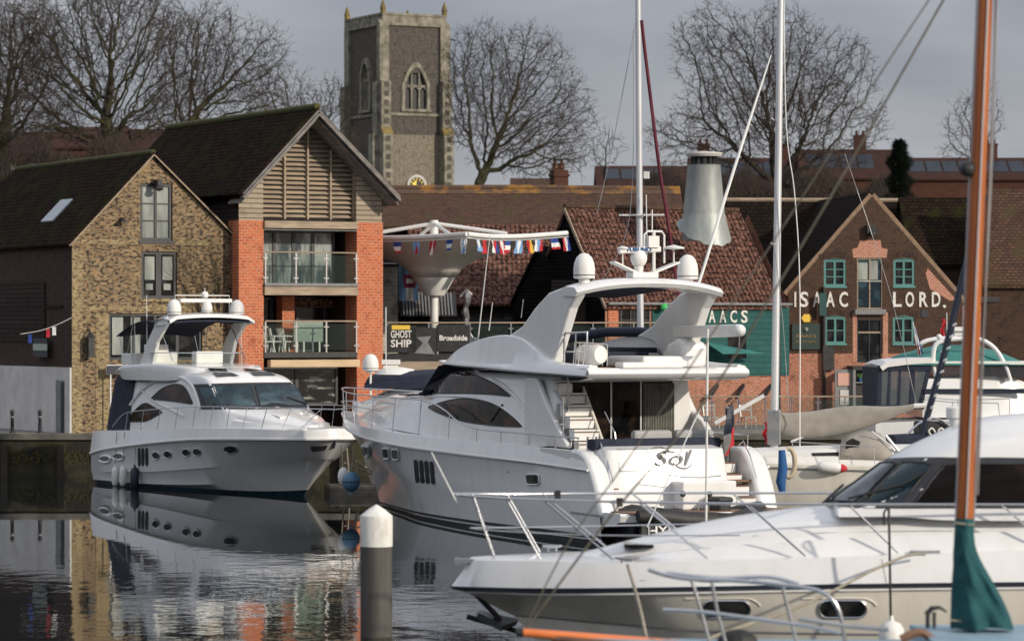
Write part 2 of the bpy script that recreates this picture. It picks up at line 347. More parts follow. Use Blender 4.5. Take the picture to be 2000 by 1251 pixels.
# the basin is calmer in the lee of the moored boats and the quay
sy_=n.new('ShaderNodeSeparateXYZ'); l.new(t.outputs['Object'],sy_.inputs[0])
lee=n.new('ShaderNodeMapRange'); lee.inputs['From Min'].default_value=76; lee.inputs['From Max'].default_value=92; lee.inputs['To Min'].default_value=1.0; lee.inputs['To Max'].default_value=.05; l.new(sy_.outputs['Y'],lee.inputs['Value'])
ml=n.new('ShaderNodeMath'); ml.operation='MULTIPLY'; l.new(cal.outputs[0],ml.inputs[0]); l.new(lee.outputs[0],ml.inputs[1])
ad=n.new('ShaderNodeMath'); ad.operation='MULTIPLY_ADD'; l.new(c,ad.inputs[0]); ad.inputs[1].default_value=2.2; l.new(a,ad.inputs[2])
bu=n.new('ShaderNodeBump'); bu.inputs['Distance'].default_value=.012; l.new(ad.outputs[0],bu.inputs['Height']); l.new(ml.outputs[0],bu.inputs['Strength']); l.new(bu.outputs[0],b.inputs['Normal'])
mb=MB(); mb.poly([(-600,-200,0),(600,-200,0),(600,131.5,0),(-600,131.5,0)]); setk(mb.build('water',M['water']))
ZQ=1.65
# quay pavement and hill as one ground sheet reaching the horizon
def gz(y):
    return interp([(130,ZQ),(162,ZQ),(185,5),(215,11.5),(270,12.5),(330,14),(3000,14)],y)[0]
ys=[130.6,140,150,162,170,178,185,195,205,215,235,270,330,600,3000]
xs=[-2500,-400,-120,-60,-30,0,30,60,120,400,2500]
mb=MB(); mb.grid([[(x,y,gz(y)-(.05 if y<163 else 0)+(.8*math.sin(x*.05+y*.02) if y>190 else 0)) for x in xs] for y in ys],flip=True)
mb.f=[tuple(f) for f in mb.f]; setk(mb.build('ground',M['earth'],smooth=60))
mb=MB(); mb.poly([(-600,130.4,ZQ),(600,130.4,ZQ),(600,161,ZQ),(-600,161,ZQ)]); setk(mb.build('quay_pavement',M['paving']))
qw=thing('quay_wall','mossy dark quay wall rising from the water behind the boats','quay wall',Fr(0,130,0,0))
mb=MB(); mb.box(-600,600,0,.4,-1.5,ZQ-.22); mb.build('wall_face',M['moss'],qw)
mb=MB(); mb.box(-600,600,-.12,.5,ZQ-.218,ZQ+.03); mb.build('coping',M['conc'],qw,bevel=.02)
mb=MB()
for k in range(-26,27): mb.box(k*2.2-.13,k*2.2+.13,-.3,0,-1.5,ZQ-.4)
mb.build('fender_timber',pbr('wet_timber',(.03,.025,.018),(.05,.04,.02),rough=.8,scale=2),qw)
mb=MB(); random.seed(3)
for k in range(260):
    x=random.uniform(-20.5,-14); z=random.uniform(.55,1.05); s=random.uniform(.03,.07)
    mb.poly([(x-s,-.03,z),(x+s*.3,-.09,z-s*.7),(x+s,-.05,z+s*.2),(x,-.07,z+s)])
mb.build('yellow_weed',pbr('yellow_weed',(.075,.06,.012),(.04,.04,.014),rough=.9),qw)
# ------------------------------------------------------------------ building helpers
def gwall(mb,topfn,xb,z0,holes,y0=0,rev=.18,mi=0,mrev=None):
    """front wall in plane y=y0 from x=xb[0] to xb[-1] (xb incl. bends of the top), with openings (x0,x1,z0,z1) and their reveals"""
    cuts=sorted(set([round(x,4) for x in xb]+[round(c,4) for h in holes for c in h[:2]]))
    for a,b in zip(cuts,cuts[1:]):
        if b-a<1e-4: continue
        mid=(a+b)/2; hs=sorted([h for h in holes if h[0]<mid<h[1]],key=lambda h:h[2]); z=z0
        for h in hs:
            if h[2]>z: mb.poly([(a,y0,z),(b,y0,z),(b,y0,h[2]),(a,y0,h[2])],mi)
            z=h[3]
        mb.poly([(a,y0,z),(b,y0,z),(b,y0,topfn(b)),(a,y0,topfn(a))],mi)
    mr=mi if mrev is None else mrev
    for (a,b,c,d) in holes:
        y1=y0+rev
        mb.poly([(a,y0,c),(a,y1,c),(b,y1,c),(b,y0,c)],mr); mb.poly([(a,y0,d),(b,y0,d),(b,y1,d),(a,y1,d)],mr)
        mb.poly([(a,y0,c),(a,y0,d),(a,y1,d),(a,y1,c)],mr); mb.poly([(b,y0,c),(b,y1,c),(b,y1,d),(b,y0,d)],mr)
def window(parent,h,cols,rows,fm,pm,y=.10,fw=.07,bw=.045,sill=None,name='window',mid=None,gaps=None):
    """frame with cols x rows of panes set into opening h; the pane is a part of the frame"""
    a,b,c,d=h; mb=MB()
    mb.box(a+.002,a+fw,y-.03,y+.05,c+.002,d-.002); mb.box(b-fw,b-.002,y-.03,y+.05,c+.002,d-.002)
    mb.box(a+fw,b-fw,y-.03,y+.05,c+.002,c+fw); mb.box(a+fw,b-fw,y-.03,y+.05,d-fw,d-.002)
    for i in range(1,cols):
        x=a+fw+(b-a-2*fw)*i/cols; ww=bw*(1.9 if mid and i*2==cols else 1)
        mb.box(x-ww/2,x+ww/2,y-.02,y+.045,c+fw,d-fw)
    for j in range(1,rows):
        z=c+fw+(d-c-2*fw)*j/rows; mb.box(a+fw,b-fw,y-.012,y+.04,z-bw*.4,z+bw*.4)
    o=mb.build(name,fm,parent)
    p=MB(); p.poly([(a+fw*.5,y+.03,c+fw*.5),(b-fw*.5,y+.03,c+fw*.5),(b-fw*.5,y+.03,d-fw*.5),(a+fw*.5,y+.03,d-fw*.5)])
    p.build('pane',pm,o)
    if sill is not None:
        s_=MB(); s_.box(a-.08,b+.08,-.07,y,c-.12,c-.001); s_.build('sill',sill,o)
    return o
def gable_roof(mb,x0,x1,zl,zr,xa,za,y0,y1,th=.16,ov=.18,mi=0):
    """two slabs; ridge along y. eaves at x0/zl and x1/zr, ridge at xa/za"""
    for (xe,ze) in ((x0,zl),(x1,zr)):
        d=Vector((xe-xa,0,ze-za)).normalized(); e=Vector((xe,0,ze))+d*ov
        n=Vector((-d.z,0,d.x)); 
        if n.z<0: n=-n
        a=Vector((xa,0,za)); pts=[a+Vector((0,y0,0)),e+Vector((0,y0,0)),e+n*th+Vector((0,y0,0)),Vector((xa,y0,za+th/max(n.z,.3)))]
        mb.prism(pts,(0,y1-y0,0),mi)
# ------------------------------------------------------------------ stone house at left
YAW=R(28)
fr=Fr(-17.3,130.9,0,YAW); q=fr.q
h1=thing('stone_house','yellow brick and flint gabled house with charcoal windows at the left of the quay','house',Fr(fr.O.x,fr.O.y,0,YAW))
W=q(478,500)[0]; xa,za=q(298,306); zl=q(135,474)[1]; zr=q(478,486)[1]
def top1(x): return zl+(za-zl)*x/xa if x<xa else za+(zr-za)*(x-xa)/(W-xa)
def hole(q,x0,y0,x1,y1,v=0):
    a=q(x0,(y0+y1)/2,v)[0]; b=q(x1,(y0+y1)/2,v)[0]; xm=(x0+x1)/2
    return (a,b,q(xm,y1,v)[1],q(xm,y0,v)[1])
Hs=[hole(q,274,358,337,470),hole(q,276,491,346,583),hole(q,213,612,395,702)]
mb=MB(); gwall(mb,top1,[0,xa,W],ZQ,Hs,rev=.16)
LEN=16
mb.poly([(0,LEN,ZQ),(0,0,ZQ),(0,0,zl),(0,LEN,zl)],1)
mb.poly([(W,0,ZQ),(W,LEN,ZQ),(W,LEN,zr),(W,0,zr)]); mb.poly([(W,LEN,ZQ),(0,LEN,ZQ),(0,LEN,zl),(xa,LEN,za),(W,LEN,zr)])
mb.poly([(.05,.5,ZQ),(W-.05,.5,ZQ),(W-.05,.5,zl),(xa,.5,za-.3),(.05,.5,zl)],2)
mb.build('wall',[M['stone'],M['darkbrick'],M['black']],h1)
mb=MB(); zb=q(300,474)[1]; zc=q(300,602)[1]
mb.box(.35,Hs[0][0]-.0,-.025,.01,zb-.1,zb+.12); mb.box(Hs[0][1],W-1.6,-.025,.01,zb-.1,zb+.12); mb.box(Hs[0][0],Hs[0][1],-.025,.01,zb-.1,Hs[0][2]-.01)
mb.box(0.3,W-2.2,-.025,.01,zc-.1,zc+.1)
mb.box(-.012,.42,-.02,.01,ZQ,zl-.2); mb.box(W-.3,W+.01,-.02,.01,ZQ,zr-.2)
mb.box(Hs[2][0]-.55,Hs[2][0]-.01,-.02,.012,ZQ,Hs[2][3]); 
mb.build('brick_band',M['stoneband'],h1)
gable=MB(); gable_roof(gable,0,W,zl,zr,xa,za,-.12,LEN+.2,th=.14,ov=.22)
rf=gable.build('roof',M['rooftile'],h1)
mb=MB()
for (x,z,s) in ((0,zl,-1),(W,zr,1)):
    d=Vector((x-xa,0,z-za)).normalized(); e=Vector((x,0,z))+d*.24; mb.bar(Vector((xa,-.14,za+.07)),e+Vector((0,-.14,.05)),.05,.13,up=(0,1,0))
mb.build('bargeboard',M['beam'],rf)
mb=MB(); mb.tube([(xa,-.1,za+.19),(xa,LEN,za+.19)],.1,8); mb.build('ridge_tiles',M['ridgemoss'],rf)
mb=MB(); y=2.9; e0=fr.hit(65,365,0)
# skylight on the left slope
def slope_pt(t,y,o=.2): return Vector((xa+(0-xa)*t,y,za+(zl-za)*t+o))
mb.prism([slope_pt(.52,4.2),slope_pt(.52,5.6),slope_pt(.78,5.6),slope_pt(.78,4.2)],(-.03,0,.05)); mb.build('skylight',pbr('skylight_grey',(.30,.34,.36),rough=.2),rf)
w0=window(h1,Hs[0],2,3,M['darkframe'],M['pale'],fw=.12,bw=.05,mid=True,sill=M['darkframe'])
w1=window(h1,Hs[1],2,1,M['darkframe'],M['glass'],fw=.12,bw=.12,mid=True,sill=M['stoneband'])
w2=window(h1,Hs[2],4,1,M['darkframe'],M['glass'],fw=.1,bw=.13)
mb=MB(); a,b_,c_,d_=Hs[2]; mb.box(a+.16,a+.62,.08,.115,c_+.2,d_-.15); mb.box(a+.95,a+1.35,.08,.115,c_+.2,d_-.15); mb.build('blind',M['pale'],w2)
mb=MB(); a,b_,c_,d_=Hs[1]
for k in range(2):
    x=a+.18+k*(b_-a)*.5; mb.box(x,x+.42,.10,.118,c_+.75,d_-.2); mb.box(x+.05,x+.35,.10,.118,c_+.35,c_+.6)
mb.build('blind',M['pale'],w1)
mb=MB(); x,z=q(304,357); mb.box(x-.09,x+.09,-.45,.05,z-.12,z+.12); mb.lathe([(.09,-.14),(.13,0),(.09,.14)],(x,-.38,z-.22),12,axis=(1,0,0)); mb.build('hoist_pulley',M['black'],h1)
mb=MB(); x,z=q(236,428); mb.box(x-.05,x+.05,-.3,0,z-.1,z+.05); mb.lathe([(.02,0),(.16,-.12),(.17,-.16)],(x,-.28,z+.05),12); mb.build('wall_lamp',M['black'],h1)
mb=MB(); mb.tube([(W+.08,-.08,zr-.15),(W+.08,-.08,ZQ)],.05,8); mb.tube([(W+.14,-.1,zr+.02),(W+.14,LEN,zr+.02)],.07,8); mb.build('downpipe',M['black'],h1)
# white lower side wall with a door
mb=MB(); z7=fr.hit(100,716,0,'x').z; mb.box(-.10,-.012,-.0,LEN,ZQ,z7); mb.build('rendered_base',M['render'],h1)
sdx=fr.hit(118,800,-.1,'x').y; mb=MB(); mb.box(-.13,-.102,sdx-.45,sdx+.45,ZQ,fr.hit(118,742,-.1,'x').z); o=mb.build('door',M['grey'],h1)
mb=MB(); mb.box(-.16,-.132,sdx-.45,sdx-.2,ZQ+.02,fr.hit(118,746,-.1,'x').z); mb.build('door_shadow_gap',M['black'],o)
mb=MB(); mb.box(-.08,-.015,1.0,9,q(135,600)[1],q(135,600)[1]+.08); mb.box(-.06,-.015,3,9,ZQ+3.6,ZQ+6); mb.build('side_cladding',M['clapbrown'],h1)
# blue sign board on the side, hanging board by the corner
sg=thing('wall_sign','pale green and navy sign board on the dark side wall of the yellow brick house','sign',fr)
y0=fr.hit(92,690,-.25,'x').y
mb=MB(); mb.box(-.25,-.2,y0,y0+1.6,fr.hit(80,697,-.25,'x').z,fr.hit(80,660,-.25,'x').z,0); mb.box(-.262,-.252,y0-.02,y0+1.62,fr.hit(80,684,-.25,'x').z,fr.hit(80,671,-.25,'x').z,1); mb.build('board',[M['navyline'],pbr('pale_green',(.35,.42,.33),rough=.6)],sg)
sg=thing('name_board','small navy board with white edge low on the yellow brick house','sign',fr)
x,z=q(218,721); mb=MB(); mb.box(x-.35,x+.6,-.5,-.44,z-.16,z+.16,0); mb.box(x-.38,x+.63,-.43,-.41,z-.19,z+.19,1); mb.tube([(x-.2,-.4,ZQ),(x-.2,-.4,z)],.03,6,1); mb.build('board',[M['navyline'],M['white']],sg)
lt=thing('wall_lantern','black lantern on a bracket at the left corner of the yellow brick house','lantern',fr)
x,z=q(171,672); mb=MB(); mb.box(x-.13,x+.13,-.45,-.2,z-.5,z+.28); mb.lathe([(.2,0),(.03,.22)],(x,-.32,z+.28),4); mb.bar((x,-.3,z+.55),(x,0.0,z+.55),.05,.05); mb.build('lantern_body',M['black'],lt,bevel=.01)
# bare climber
random.seed(11); vine=MB()
def grow(p,d,r,lv):
    for k in range(5):
        d=(d+Vector((random.uniform(-.35,.35),0,random.uniform(-.1,.25)))).normalized(); n_=p+d*.28
        n_.y=-.05-random.random()*.05; vine.tube([p,n_],[r,r*.85],4,cap=False); p=n_; r*=.85
        if lv<3 and random.random()<.6: grow(p,(d+Vector((random.uniform(-1,1),0,random.uniform(-.2,.6)))).normalized(),r*.7,lv+1)
        if p.x>W-.1 or p.z>zr+1.4: return
for k in range(9):
    x=W-.2-random.random()*1.9; grow(Vector((x,-.05,q(430,615)[1]-random.random()*.8)),Vector((random.uniform(-.3,.3),0,1)),.028,0)
cl=thing('bare_climber','leafless climber spread over the right side of the yellow brick gable','climbing plant',fr); vine.build('stem',M['bark'],cl)
# ------------------------------------------------------------------ timber gabled hotel with red brick piers
fr=Fr(-10.95,133.4,0,YAW); q=fr.q
h2=thing('timber_gabled_block','red brick piered building with louvred timber gable and two balconies','building',fr)
W=q(748,560)[0]; xl=q(515,560)[0]; xr=q(697,560)[0]
xa,za=q(620,222,-.9); zl=q(470,372,-.9)[1]; D=2.2; LEN=15
zt=q(600,428)[1]
def zz(py,x=600,v=0): return q(x,py,v)[1]
mb=MB(); zpt=zz(430,490)
mb.box(0,xl,0,1.1,ZQ,zpt); mb.build('brick_pier',M['red_brick'],h2)
mb=MB(); mb.box(xr,W,0,1.1,ZQ,zpt); mb.build('brick_pier',M['red_brick'],h2)
roofz=lambda x: (za+(zl-za)*(xa-x)/xa if x<xa else za+(zl-za)*(x-xa)/(W-xa))
mb=MB()
mb.poly([(.02,.05,zpt),(xl,.05,zpt),(xl,.05,roofz(xl)),(.02,.05,roofz(.02))]); mb.poly([(xr,.05,zpt),(W-.02,.05,zpt),(W-.02,.05,roofz(W-.02)),(xr,.05,roofz(xr))])
mb.poly([(xl,.05,zpt),(xl,.8,zpt),(xl,.8,roofz(xl)),(xl,.05,roofz(xl))]); mb.poly([(xr,.05,zpt),(xr,.05,roofz(xr)),(xr,.8,roofz(xr)),(xr,.8,zpt)])
build_each(mb,'timber_cladding',M['clap'],h2)
mb=MB(); mb.poly([(0,LEN,ZQ),(0,1.101,ZQ),(0,1.101,zpt),(0,.06,zpt),(0,.06,zl+.1),(0,LEN,zl+.1)]); mb.poly([(W,.06,zpt),(W,1.101,zpt),(W,1.101,ZQ),(W,LEN,ZQ),(W,LEN,zl),(W,.06,zl)])
mb.poly([(W,LEN,ZQ),(0,LEN,ZQ),(0,LEN,zl),(xa,LEN,za),(W,LEN,zl)]); mb.build('side_wall',M['clapbrown'],h2)
# back wall of the balconies (behind glass doors)
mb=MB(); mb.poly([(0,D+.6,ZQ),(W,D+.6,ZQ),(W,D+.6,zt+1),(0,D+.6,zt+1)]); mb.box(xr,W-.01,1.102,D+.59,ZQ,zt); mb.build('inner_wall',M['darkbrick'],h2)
r=MB(); gable_roof(r,0,W,zl,zl,xa,za,-.9,LEN,th=.2,ov=.35); rf=r.build('roof',M['rooftile'],h2)
mb=MB()
for (x,s) in ((0,-1),(W,1)):
    d=Vector((x-xa,0,zl-za)).normalized(); e=Vector((x,0,zl))+d*.37
    mb.bar(Vector((xa,-.95,za-.02)),e+Vector((0,-.95,-.02)),.09,.34,up=(0,1,0)); mb.bar(Vector((xa,-1.02,za+.12)),e+Vector((0,-1.02,.12)),.06,.12,up=(0,1,0))
    n_=Vector((-d.z*s,0,d.x*s))
    mb.prism([Vector((xa,-.9,za-.22)),e+Vector((0,-.9,-.22)),e+Vector((0,-.9,-.16)),Vector((xa,-.9,za-.16))],(0,1.4,0))
mb.build('bargeboard',M['greywood'],rf)
mb=MB(); mb.tube([(xa,-.9,za+.3),(xa,LEN,za+.3)],.13,8); mb.build('ridge_tiles',M['ridgemoss'],rf)
# louvred gable
lo=MB(); z=zz(424); zlast=roofz(xa)-.35
while z<zlast:
    tt=(z-zl)/(za-zl); a=max(xl+.02,xa*tt+.25) if z>zl else xl+.02; b_=min(xr-.02,W-(W-xa)*tt-.25) if z>zl else xr-.02
    if b_-a>.1: lo.prism([(a,.30,z),(a,.36,z+.02),(a,.48,z+.13),(a,.42,z+.11)],(b_-a,0,0))
    z+=.19
lou=lo.build('louvre_panel',M['beam'],h2)
mb=MB()
for i in range(5):
    x=xl+.03+(xr-xl-.06)*i/4; mb.box(x-.04,x+.04,.24,.3,zz(428),roofz(x)-.3)
mb.build('mullion',M['beam'],lou)
mb=MB(); mb.poly([(xl,.62,zz(430)),(xr,.62,zz(430)),(xr,.62,roofz(xr)),(xa,.62,za),(xl,.62,roofz(xl))]); mb.build('louvre_backing',M['grey'],lou)
def slab(y0,y1,name,m,d0=-.12,d1=D+.5,xo=0):
    mb=MB(); mb.box(xl-.0+.003+xo,xr-.003,d0,d1,zz(y1),zz(y0)); return mb.build(name,m,h2)
slab(432,446,'timber_beam',M['beam']); slab(447.5,450,'soffit',M['grey'],0)
slab(560,576,'timber_beam',M['beam']); slab(553,558.5,'floor_edge',M['grey'],-.15)
slab(687,698,'floor_edge',M['black'],-.05); 
mb=MB(); mb.box(q(528,708,-.3)[0],xr-.02,-.35,.0,zz(716),zz(702)); mb.build('timber_beam',pbr('pale_timber',(.62,.46,.28),(.5,.36,.22),rough=.8,scale=2,stretch=(.4,1,3)),h2)
def doors(ya,yb,cols,pm,y,name='glass_doors'):
    a,b_=xl+.02,xr-.45; hh=(a,b_,zz(yb),zz(ya)); return window(h2,hh,cols,1,M['darkframe'],pm,y=y,fw=.1,bw=.14,name=name)
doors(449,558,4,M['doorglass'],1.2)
w_=doors(580,688,3,M['glass'],2.1)
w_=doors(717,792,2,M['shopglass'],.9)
def balustrade(parent,pts,h,npan,glass=True,post=M['steel'],top=.05,railm=None):
    """posts with clips, glass panels and a top rail along a polyline"""
    rail=MB(); rail.tube([Vector(p)+Vector((0,0,h)) for p in pts],top/2*1.3,8); rl=rail.build('top_rail',railm or M['beam'],parent)
    for a,b_,k in zip(pts,pts[1:],npan):
        a,b_=Vector(a),Vector(b_); 
        for i in range(k+1):
            p=a.lerp(b_,i/k); mb=MB(); mb.box(p.x-.03,p.x+.03,p.y-.03,p.y+.03,p.z,p.z+h-.02)
            dd=(b_-a).normalized()*.11
            for zc_ in (.22,.82): mb.bar(p+Vector((0,0,h*zc_))-dd,p+Vector((0,0,h*zc_))+dd,.05,.05)
            mb.build('post',post,parent)
        if glass:
            for i in range(k):
                p=a.lerp(b_,(i+.06)/k); s_=a.lerp(b_,(i+.94)/k); mb=MB()
                mb.prism([p+Vector((0,0,.08)),s_+Vector((0,0,.08)),s_+Vector((0,0,h-.1)),p+Vector((0,0,h-.1))],(0,.014,0)); mb.build('glass_panel',M['clear'],parent)
B1_=thing('glass_balustrade','glass balustrade of the upper balcony under the louvred gable','balustrade',fr)
balustrade(B1_,[(xl+.05,-.05,zz(557)),(xr-.05,-.05,zz(557))],zz(493)-zz(557),[3])
B2_=thing('glass_balustrade','glass balustrade of the lower balcony with white chairs behind','balustrade',fr)
balustrade(B2_,[(xl+.05,-.05,zz(688)),(xr-.05,-.05,zz(688))],zz(627)-zz(688),[3])
# chairs and a table leaf on the lower balcony
def chair(parent_fr,x,y,z,label,rot=0):
    f=Fr(*(fr.O+fr.ex*x+fr.ey*y+Vector((0,0,z))),YAW+rot)
    t_=thing('plastic_chair',label,'chair',f,'white plastic chairs on the lower balcony')
    mb=MB(); mb.box(-.24,.24,-.24,.24,.40,.45); mb.build('seat',M['gelmatt'],t_,bevel=.02)
    mb=MB()
    for i in range(5):
        xx=-.18+.09*i; mb.bar((xx,.24,.5),(xx,.34,.93),.045,.03)
    mb.bar((-.24,.24,.45),(-.24,.36,.95),.05,.04); mb.bar((.24,.24,.45),(.24,.36,.95),.05,.04); mb.bar((-.26,.36,.95),(.26,.36,.95),.05,.06); mb.build('backrest',M['gelmatt'],t_)
    for a in (-1,1):
        for c in (-1,1):
            mb=MB(); mb.bar((a*.2,c*.2,.4),(a*.25,c*.25,0),.05,.05); mb.build('leg',M['gelmatt'],t_)
        mb=MB(); mb.bar((a*.27,-.2,.64),(a*.27,.28,.66),.05,.04); mb.bar((a*.27,-.18,.4),(a*.27,-.18,.64),.04,.04); mb.build('armrest',M['gelmatt'],t_)
zf=zz(687.5)+.004
chair(fr,xl+.35,.55,zf,'white plastic chair nearest the left pier on the lower balcony',.2)
chair(fr,xl+.95,.75,zf,'white plastic chair turned sideways, second from the left pier on the lower balcony',1.35)
chair(fr,xl+1.45,.95,zf,'white plastic chair beside the grey folded table on the lower balcony',1.7)
tb=thing('folded_table','grey green table top standing on edge behind the balcony glass','table',Fr(*(fr.O+fr.ex*(xl+2.2)+fr.ey*.6+Vector((0,0,zf))),YAW))
mb=MB(); mb.box(-.6,.7,0,.05,.42,1.28); mb.build('table_top',pbr('grey_green',(.30,.36,.31),(.22,.28,.24),rough=.7,scale=3,stretch=(.5,1,3)),tb)
for x in (-.45,-.15,.25,.55):
    mb=MB(); mb.box(x-.03,x+.03,0,.05,0,.42); mb.build('leg',M['gelmatt'],tb)
mb=MB(); a=q(620,588,.9)[0]; mb.box(a-.9,a+1.2,1.95,2.09,zz(600),zz(583)); o=mb.build('tiled_valance',M['pantile'],h2)
mb=MB(); mb.box(q(590,610)[0]-.25,q(590,610)[0]+.3,1.4,2.0,zz(688),zz(578)); mb.build('inner_pier',M['red_brick'],h2)
mb=MB(); 
for (a,b_) in ((535,747),(640,735),(650,760)): 
    x=q(a,b_,.8)[0]; mb.box(x,x+.7,.78,.82,zz(b_+9),zz(b_))
mb.build('window_reflection_card',M['grey'],h2) if False else None
# ------------------------------------------------------------------ raised terrace between the hotel and the long barn
fr=Fr(-5.2,136.4,0,R(6)); q=fr.q
te=thing('terrace','raised terrace deck with dark edge and timber beam right of the timber gabled block','terrace',fr)
zT=q(800,692)[1]; TW=12
mb=MB(); mb.box(0,TW,0,8,zT-.28,zT); mb.build('deck_edge',M['black'],te)
mb=MB(); mb.box(0,TW,-.05,.2,zT-.68,zT-.285); mb.build('timber_beam',M['beam'],te)
mb=MB(); mb.box(0,TW,1.0,1.2,ZQ,zT-.3); mb.build('undercroft_wall',M['old_brick'],te)
bl=thing('glass_balustrade','long glass balustrade on the raised terrace, hung with drink banners','balustrade',fr)
balustrade(bl,[(.1,.1,zT),(TW,.1,zT)],q(800,630)[1]-zT,[7],railm=M['beam'])
def banner(label,px,py,w_,h_,s,m1,m2,size,top=None,sub=None,wd=None):
    x,z=q(px,py,.0); b_=thing('banner',label,'banner',fr)
    mb=MB(); mb.box(x-w_/2,x+w_/2,.0,.015,z-h_/2,z+h_/2,0)
    if top: mb.box(x-w_*.3,x+w_*.3,-.01,.0,z+h_*.36,z+h_*.52,1)
    mb.build('cloth',[m1,top or m1],b_)
    for k,t_ in enumerate(s): text(t_,size,'lettering',m2,b_,(x,-.03,z+(len(s)-1)*size*.45-k*size*.9),width=wd,bold=.01)
banner('dark banner reading GHOST SHIP with a yellow top beside the red brick pier',783,662,1.25,1.1,['GHOST','SHIP'],M['black'],M['letter'],.42,top=M['yellow'],wd=.85)
banner('dark banner with pale swirl on the terrace balustrade behind the umbrella post',826,666,1.2,1.1,[],M['black'],M['letter'],.4)
banner('dark banner with slanting white lettering on the balustrade, right of the umbrella post',885,660,1.4,1.1,['Broadside'],M['black'],M['letter'],.3,wd=1.15)
mb=MB(); x,z=q(828,675,-.02); mb.poly([(x-.4,-.03,z-.3),(x+.45,-.03,z-.35),(x+.15,-.03,z+.15),(x+.3,-.03,z+.4),(x-.3,-.03,z+.35),(x-.05,-.03,z+.1)])
o=mb.build('swirl',M['grey'],bpy.data.objects['banner.001'])
# white and dark huts behind the umbrella
hut=thing('white_hut','cream boarded hut wall right of the hotel pier, behind the umbrella','hut',fr)
x0,z1=q(752,520,7); x1=q(777,520,7)[0]; mb=MB(); mb.box(x0-1,x1,7,9,zT,z1); mb.build('wall',brickmat('cream_board',(.62,.60,.52),(.55,.53,.46),(.3,.28,.25),3,.2,.01),hut)
mb=MB(); mb.prism([(x0-1.1,6.9,z1),(x1+.1,6.9,z1),(x1+.1,9.1,z1+.1),(x0-1.1,9.1,z1+.1)],(0,0,.1)); mb.build('roof',M['black'],hut)
h_=thing('bar_kiosk','dark striped kiosk with a low canopy behind the umbrella post','kiosk',fr)
x0,z1=q(785,572,7); x1,zb_=q(885,650,7); mb=MB(); mb.box(x0,x1,7,9,zT,z1-.6); mb.build('wall',M['clapdark'],h_)
mb=MB()
for k in range(16):
    x=x0+(x1-x0)*k/16; mb.prism([(x,6.2,z1-.95),(x+.07,6.2,z1-.95),(x+.07,7.1,z1),(x,7.1,z1)],(0,0,.04),1)
mb.prism([(x0-.1,6.25,z1-1.0),(x1+.1,6.25,z1-1.0),(x1+.1,7.1,z1-.05),(x0-.1,7.1,z1-.05)],(0,0,.04),0); mb.build('canopy',[M['darkframe'],M['grey']],h_)
# hanging banner flag
fl=thing('hanging_flag','sky blue football style flag hanging from the kiosk beside the umbrella stem','flag',fr)
x,z=q(798,553,6.0); rows=[[(x-.42+.84*i/8,6.0+.04*math.sin(i*1.5+j*.4),z+.75-1.5*j/8) for i in range(9)] for j in range(9)]
mb=MB(); mb.grid(rows,mf=lambda i,k:(1 if (i in (2,4) and 2<=k<=6) or (k in (2,6) and 2<=i<=4) else (2 if (3<=k<=5 and (i==3 or i>4)) else 0))); mb.build('cloth',[M['skyblue'],pbr('claret',(.25,.03,.08),rough=.9),M['white']],fl)
sp=thing('ornamental_post','thin grey driftwood style post with ragged top on the terrace','post',fr)
x,z=q(911,570,.6); mb=MB(); random.seed(5); pts=[(x+random.uniform(-.06,.06),.6+random.uniform(-.05,.05),zT+(z-zT)*i/12) for i in range(13)]
mb.tube(pts,[.10+.06*((i*7)%3)/2 for i in range(13)],7); mb.build('stem',M['steeldull'],sp)
mb=MB(); mb.tube([(x-.25,.6,z-.2),(x,.6,z+.1),(x+.22,.6,z-.12)],.05,6); mb.tube([(x-.2,.6,z-1.9),(x+.1,.6,z-1.6),(x+.28,.6,z-1.95)],.05,6); mb.build('cross_arms',M['steeldull'],sp)
# inverted umbrella
ux,uy=(848-1000)/FPX*139.5,139.5
fu=Fr(ux,uy,0,0)
um=thing('inverted_umbrella','large pale funnel shaped fabric umbrella on a white post over the terrace','umbrella',fu)
zc=lambda py:HC-(py-YH)/FPX*139.5
mb=MB(); mb.tube([(0,0,zT),(0,0,zc(430))],.17,16); mb.build('post',M['gelmatt'],um,smooth=40)
mb=MB(); mb.lathe([(.42,zc(577)),(.45,zc(575)),(.92,zc(541)),(.94,zc(538))],(0,0,0),28); mb.build('cone_hopper',M['gelmatt'],um,smooth=40)
cor=[Vector((5.55,-1.2,zc(459))),Vector((1.45,-5.1,zc(466))),Vector((-5.55,1.2,zc(461))),Vector((-1.45,5.1,zc(464)))]
rows=[]
NN=48
for j in range(15):
    t_=j/14; row=[]
    for k in range(NN):
        a=k/NN*4; i=int(a); f=a-i; c0,c1=cor[i],cor[(i+1)%4]; rim=c0.lerp(c1,f); sag=4*f*(1-f)
        rim=rim*(1-.10*sag)+Vector((0,0,0)); rim.z=c0.lerp(c1,f).z-.12*sag
        ang=math.atan2(rim.y,rim.x); rad=math.hypot(rim.x,rim.y)
        r_=.93+(rad-.93)*(t_**1.1); z_=zc(541)+(rim.z-zc(541))*(t_**.6)
        row.append((r_*math.cos(ang),r_*math.sin(ang),z_))
    rows.append(row)
mb=MB(); mb.grid(rows,closed=True); mb.build('canopy',M['membrane'],um,smooth=60,solid=.02)
top=Vector((0,0,zc(436)))
for i,c_ in enumerate(cor):
    mb=MB(); mb.tube([top,c_*.55+Vector((0,0,c_.z*.45+.05))],.075,8); mb.build('stay_arm',M['gelmatt'],um,smooth=40)
    mb=MB(); n_=cor[(i+1)%4]; mb.tube([c_.lerp(n_,f)*(1-.1*4*f*(1-f))+Vector((0,0,c_.lerp(n_,f).z*(.1*4*f*(1-f))-.12*4*f*(1-f)+.05)) for f in [k/10 for k in range(11)]],.10,8); mb.build('rim_tube',M['gelmatt'],um,smooth=40)
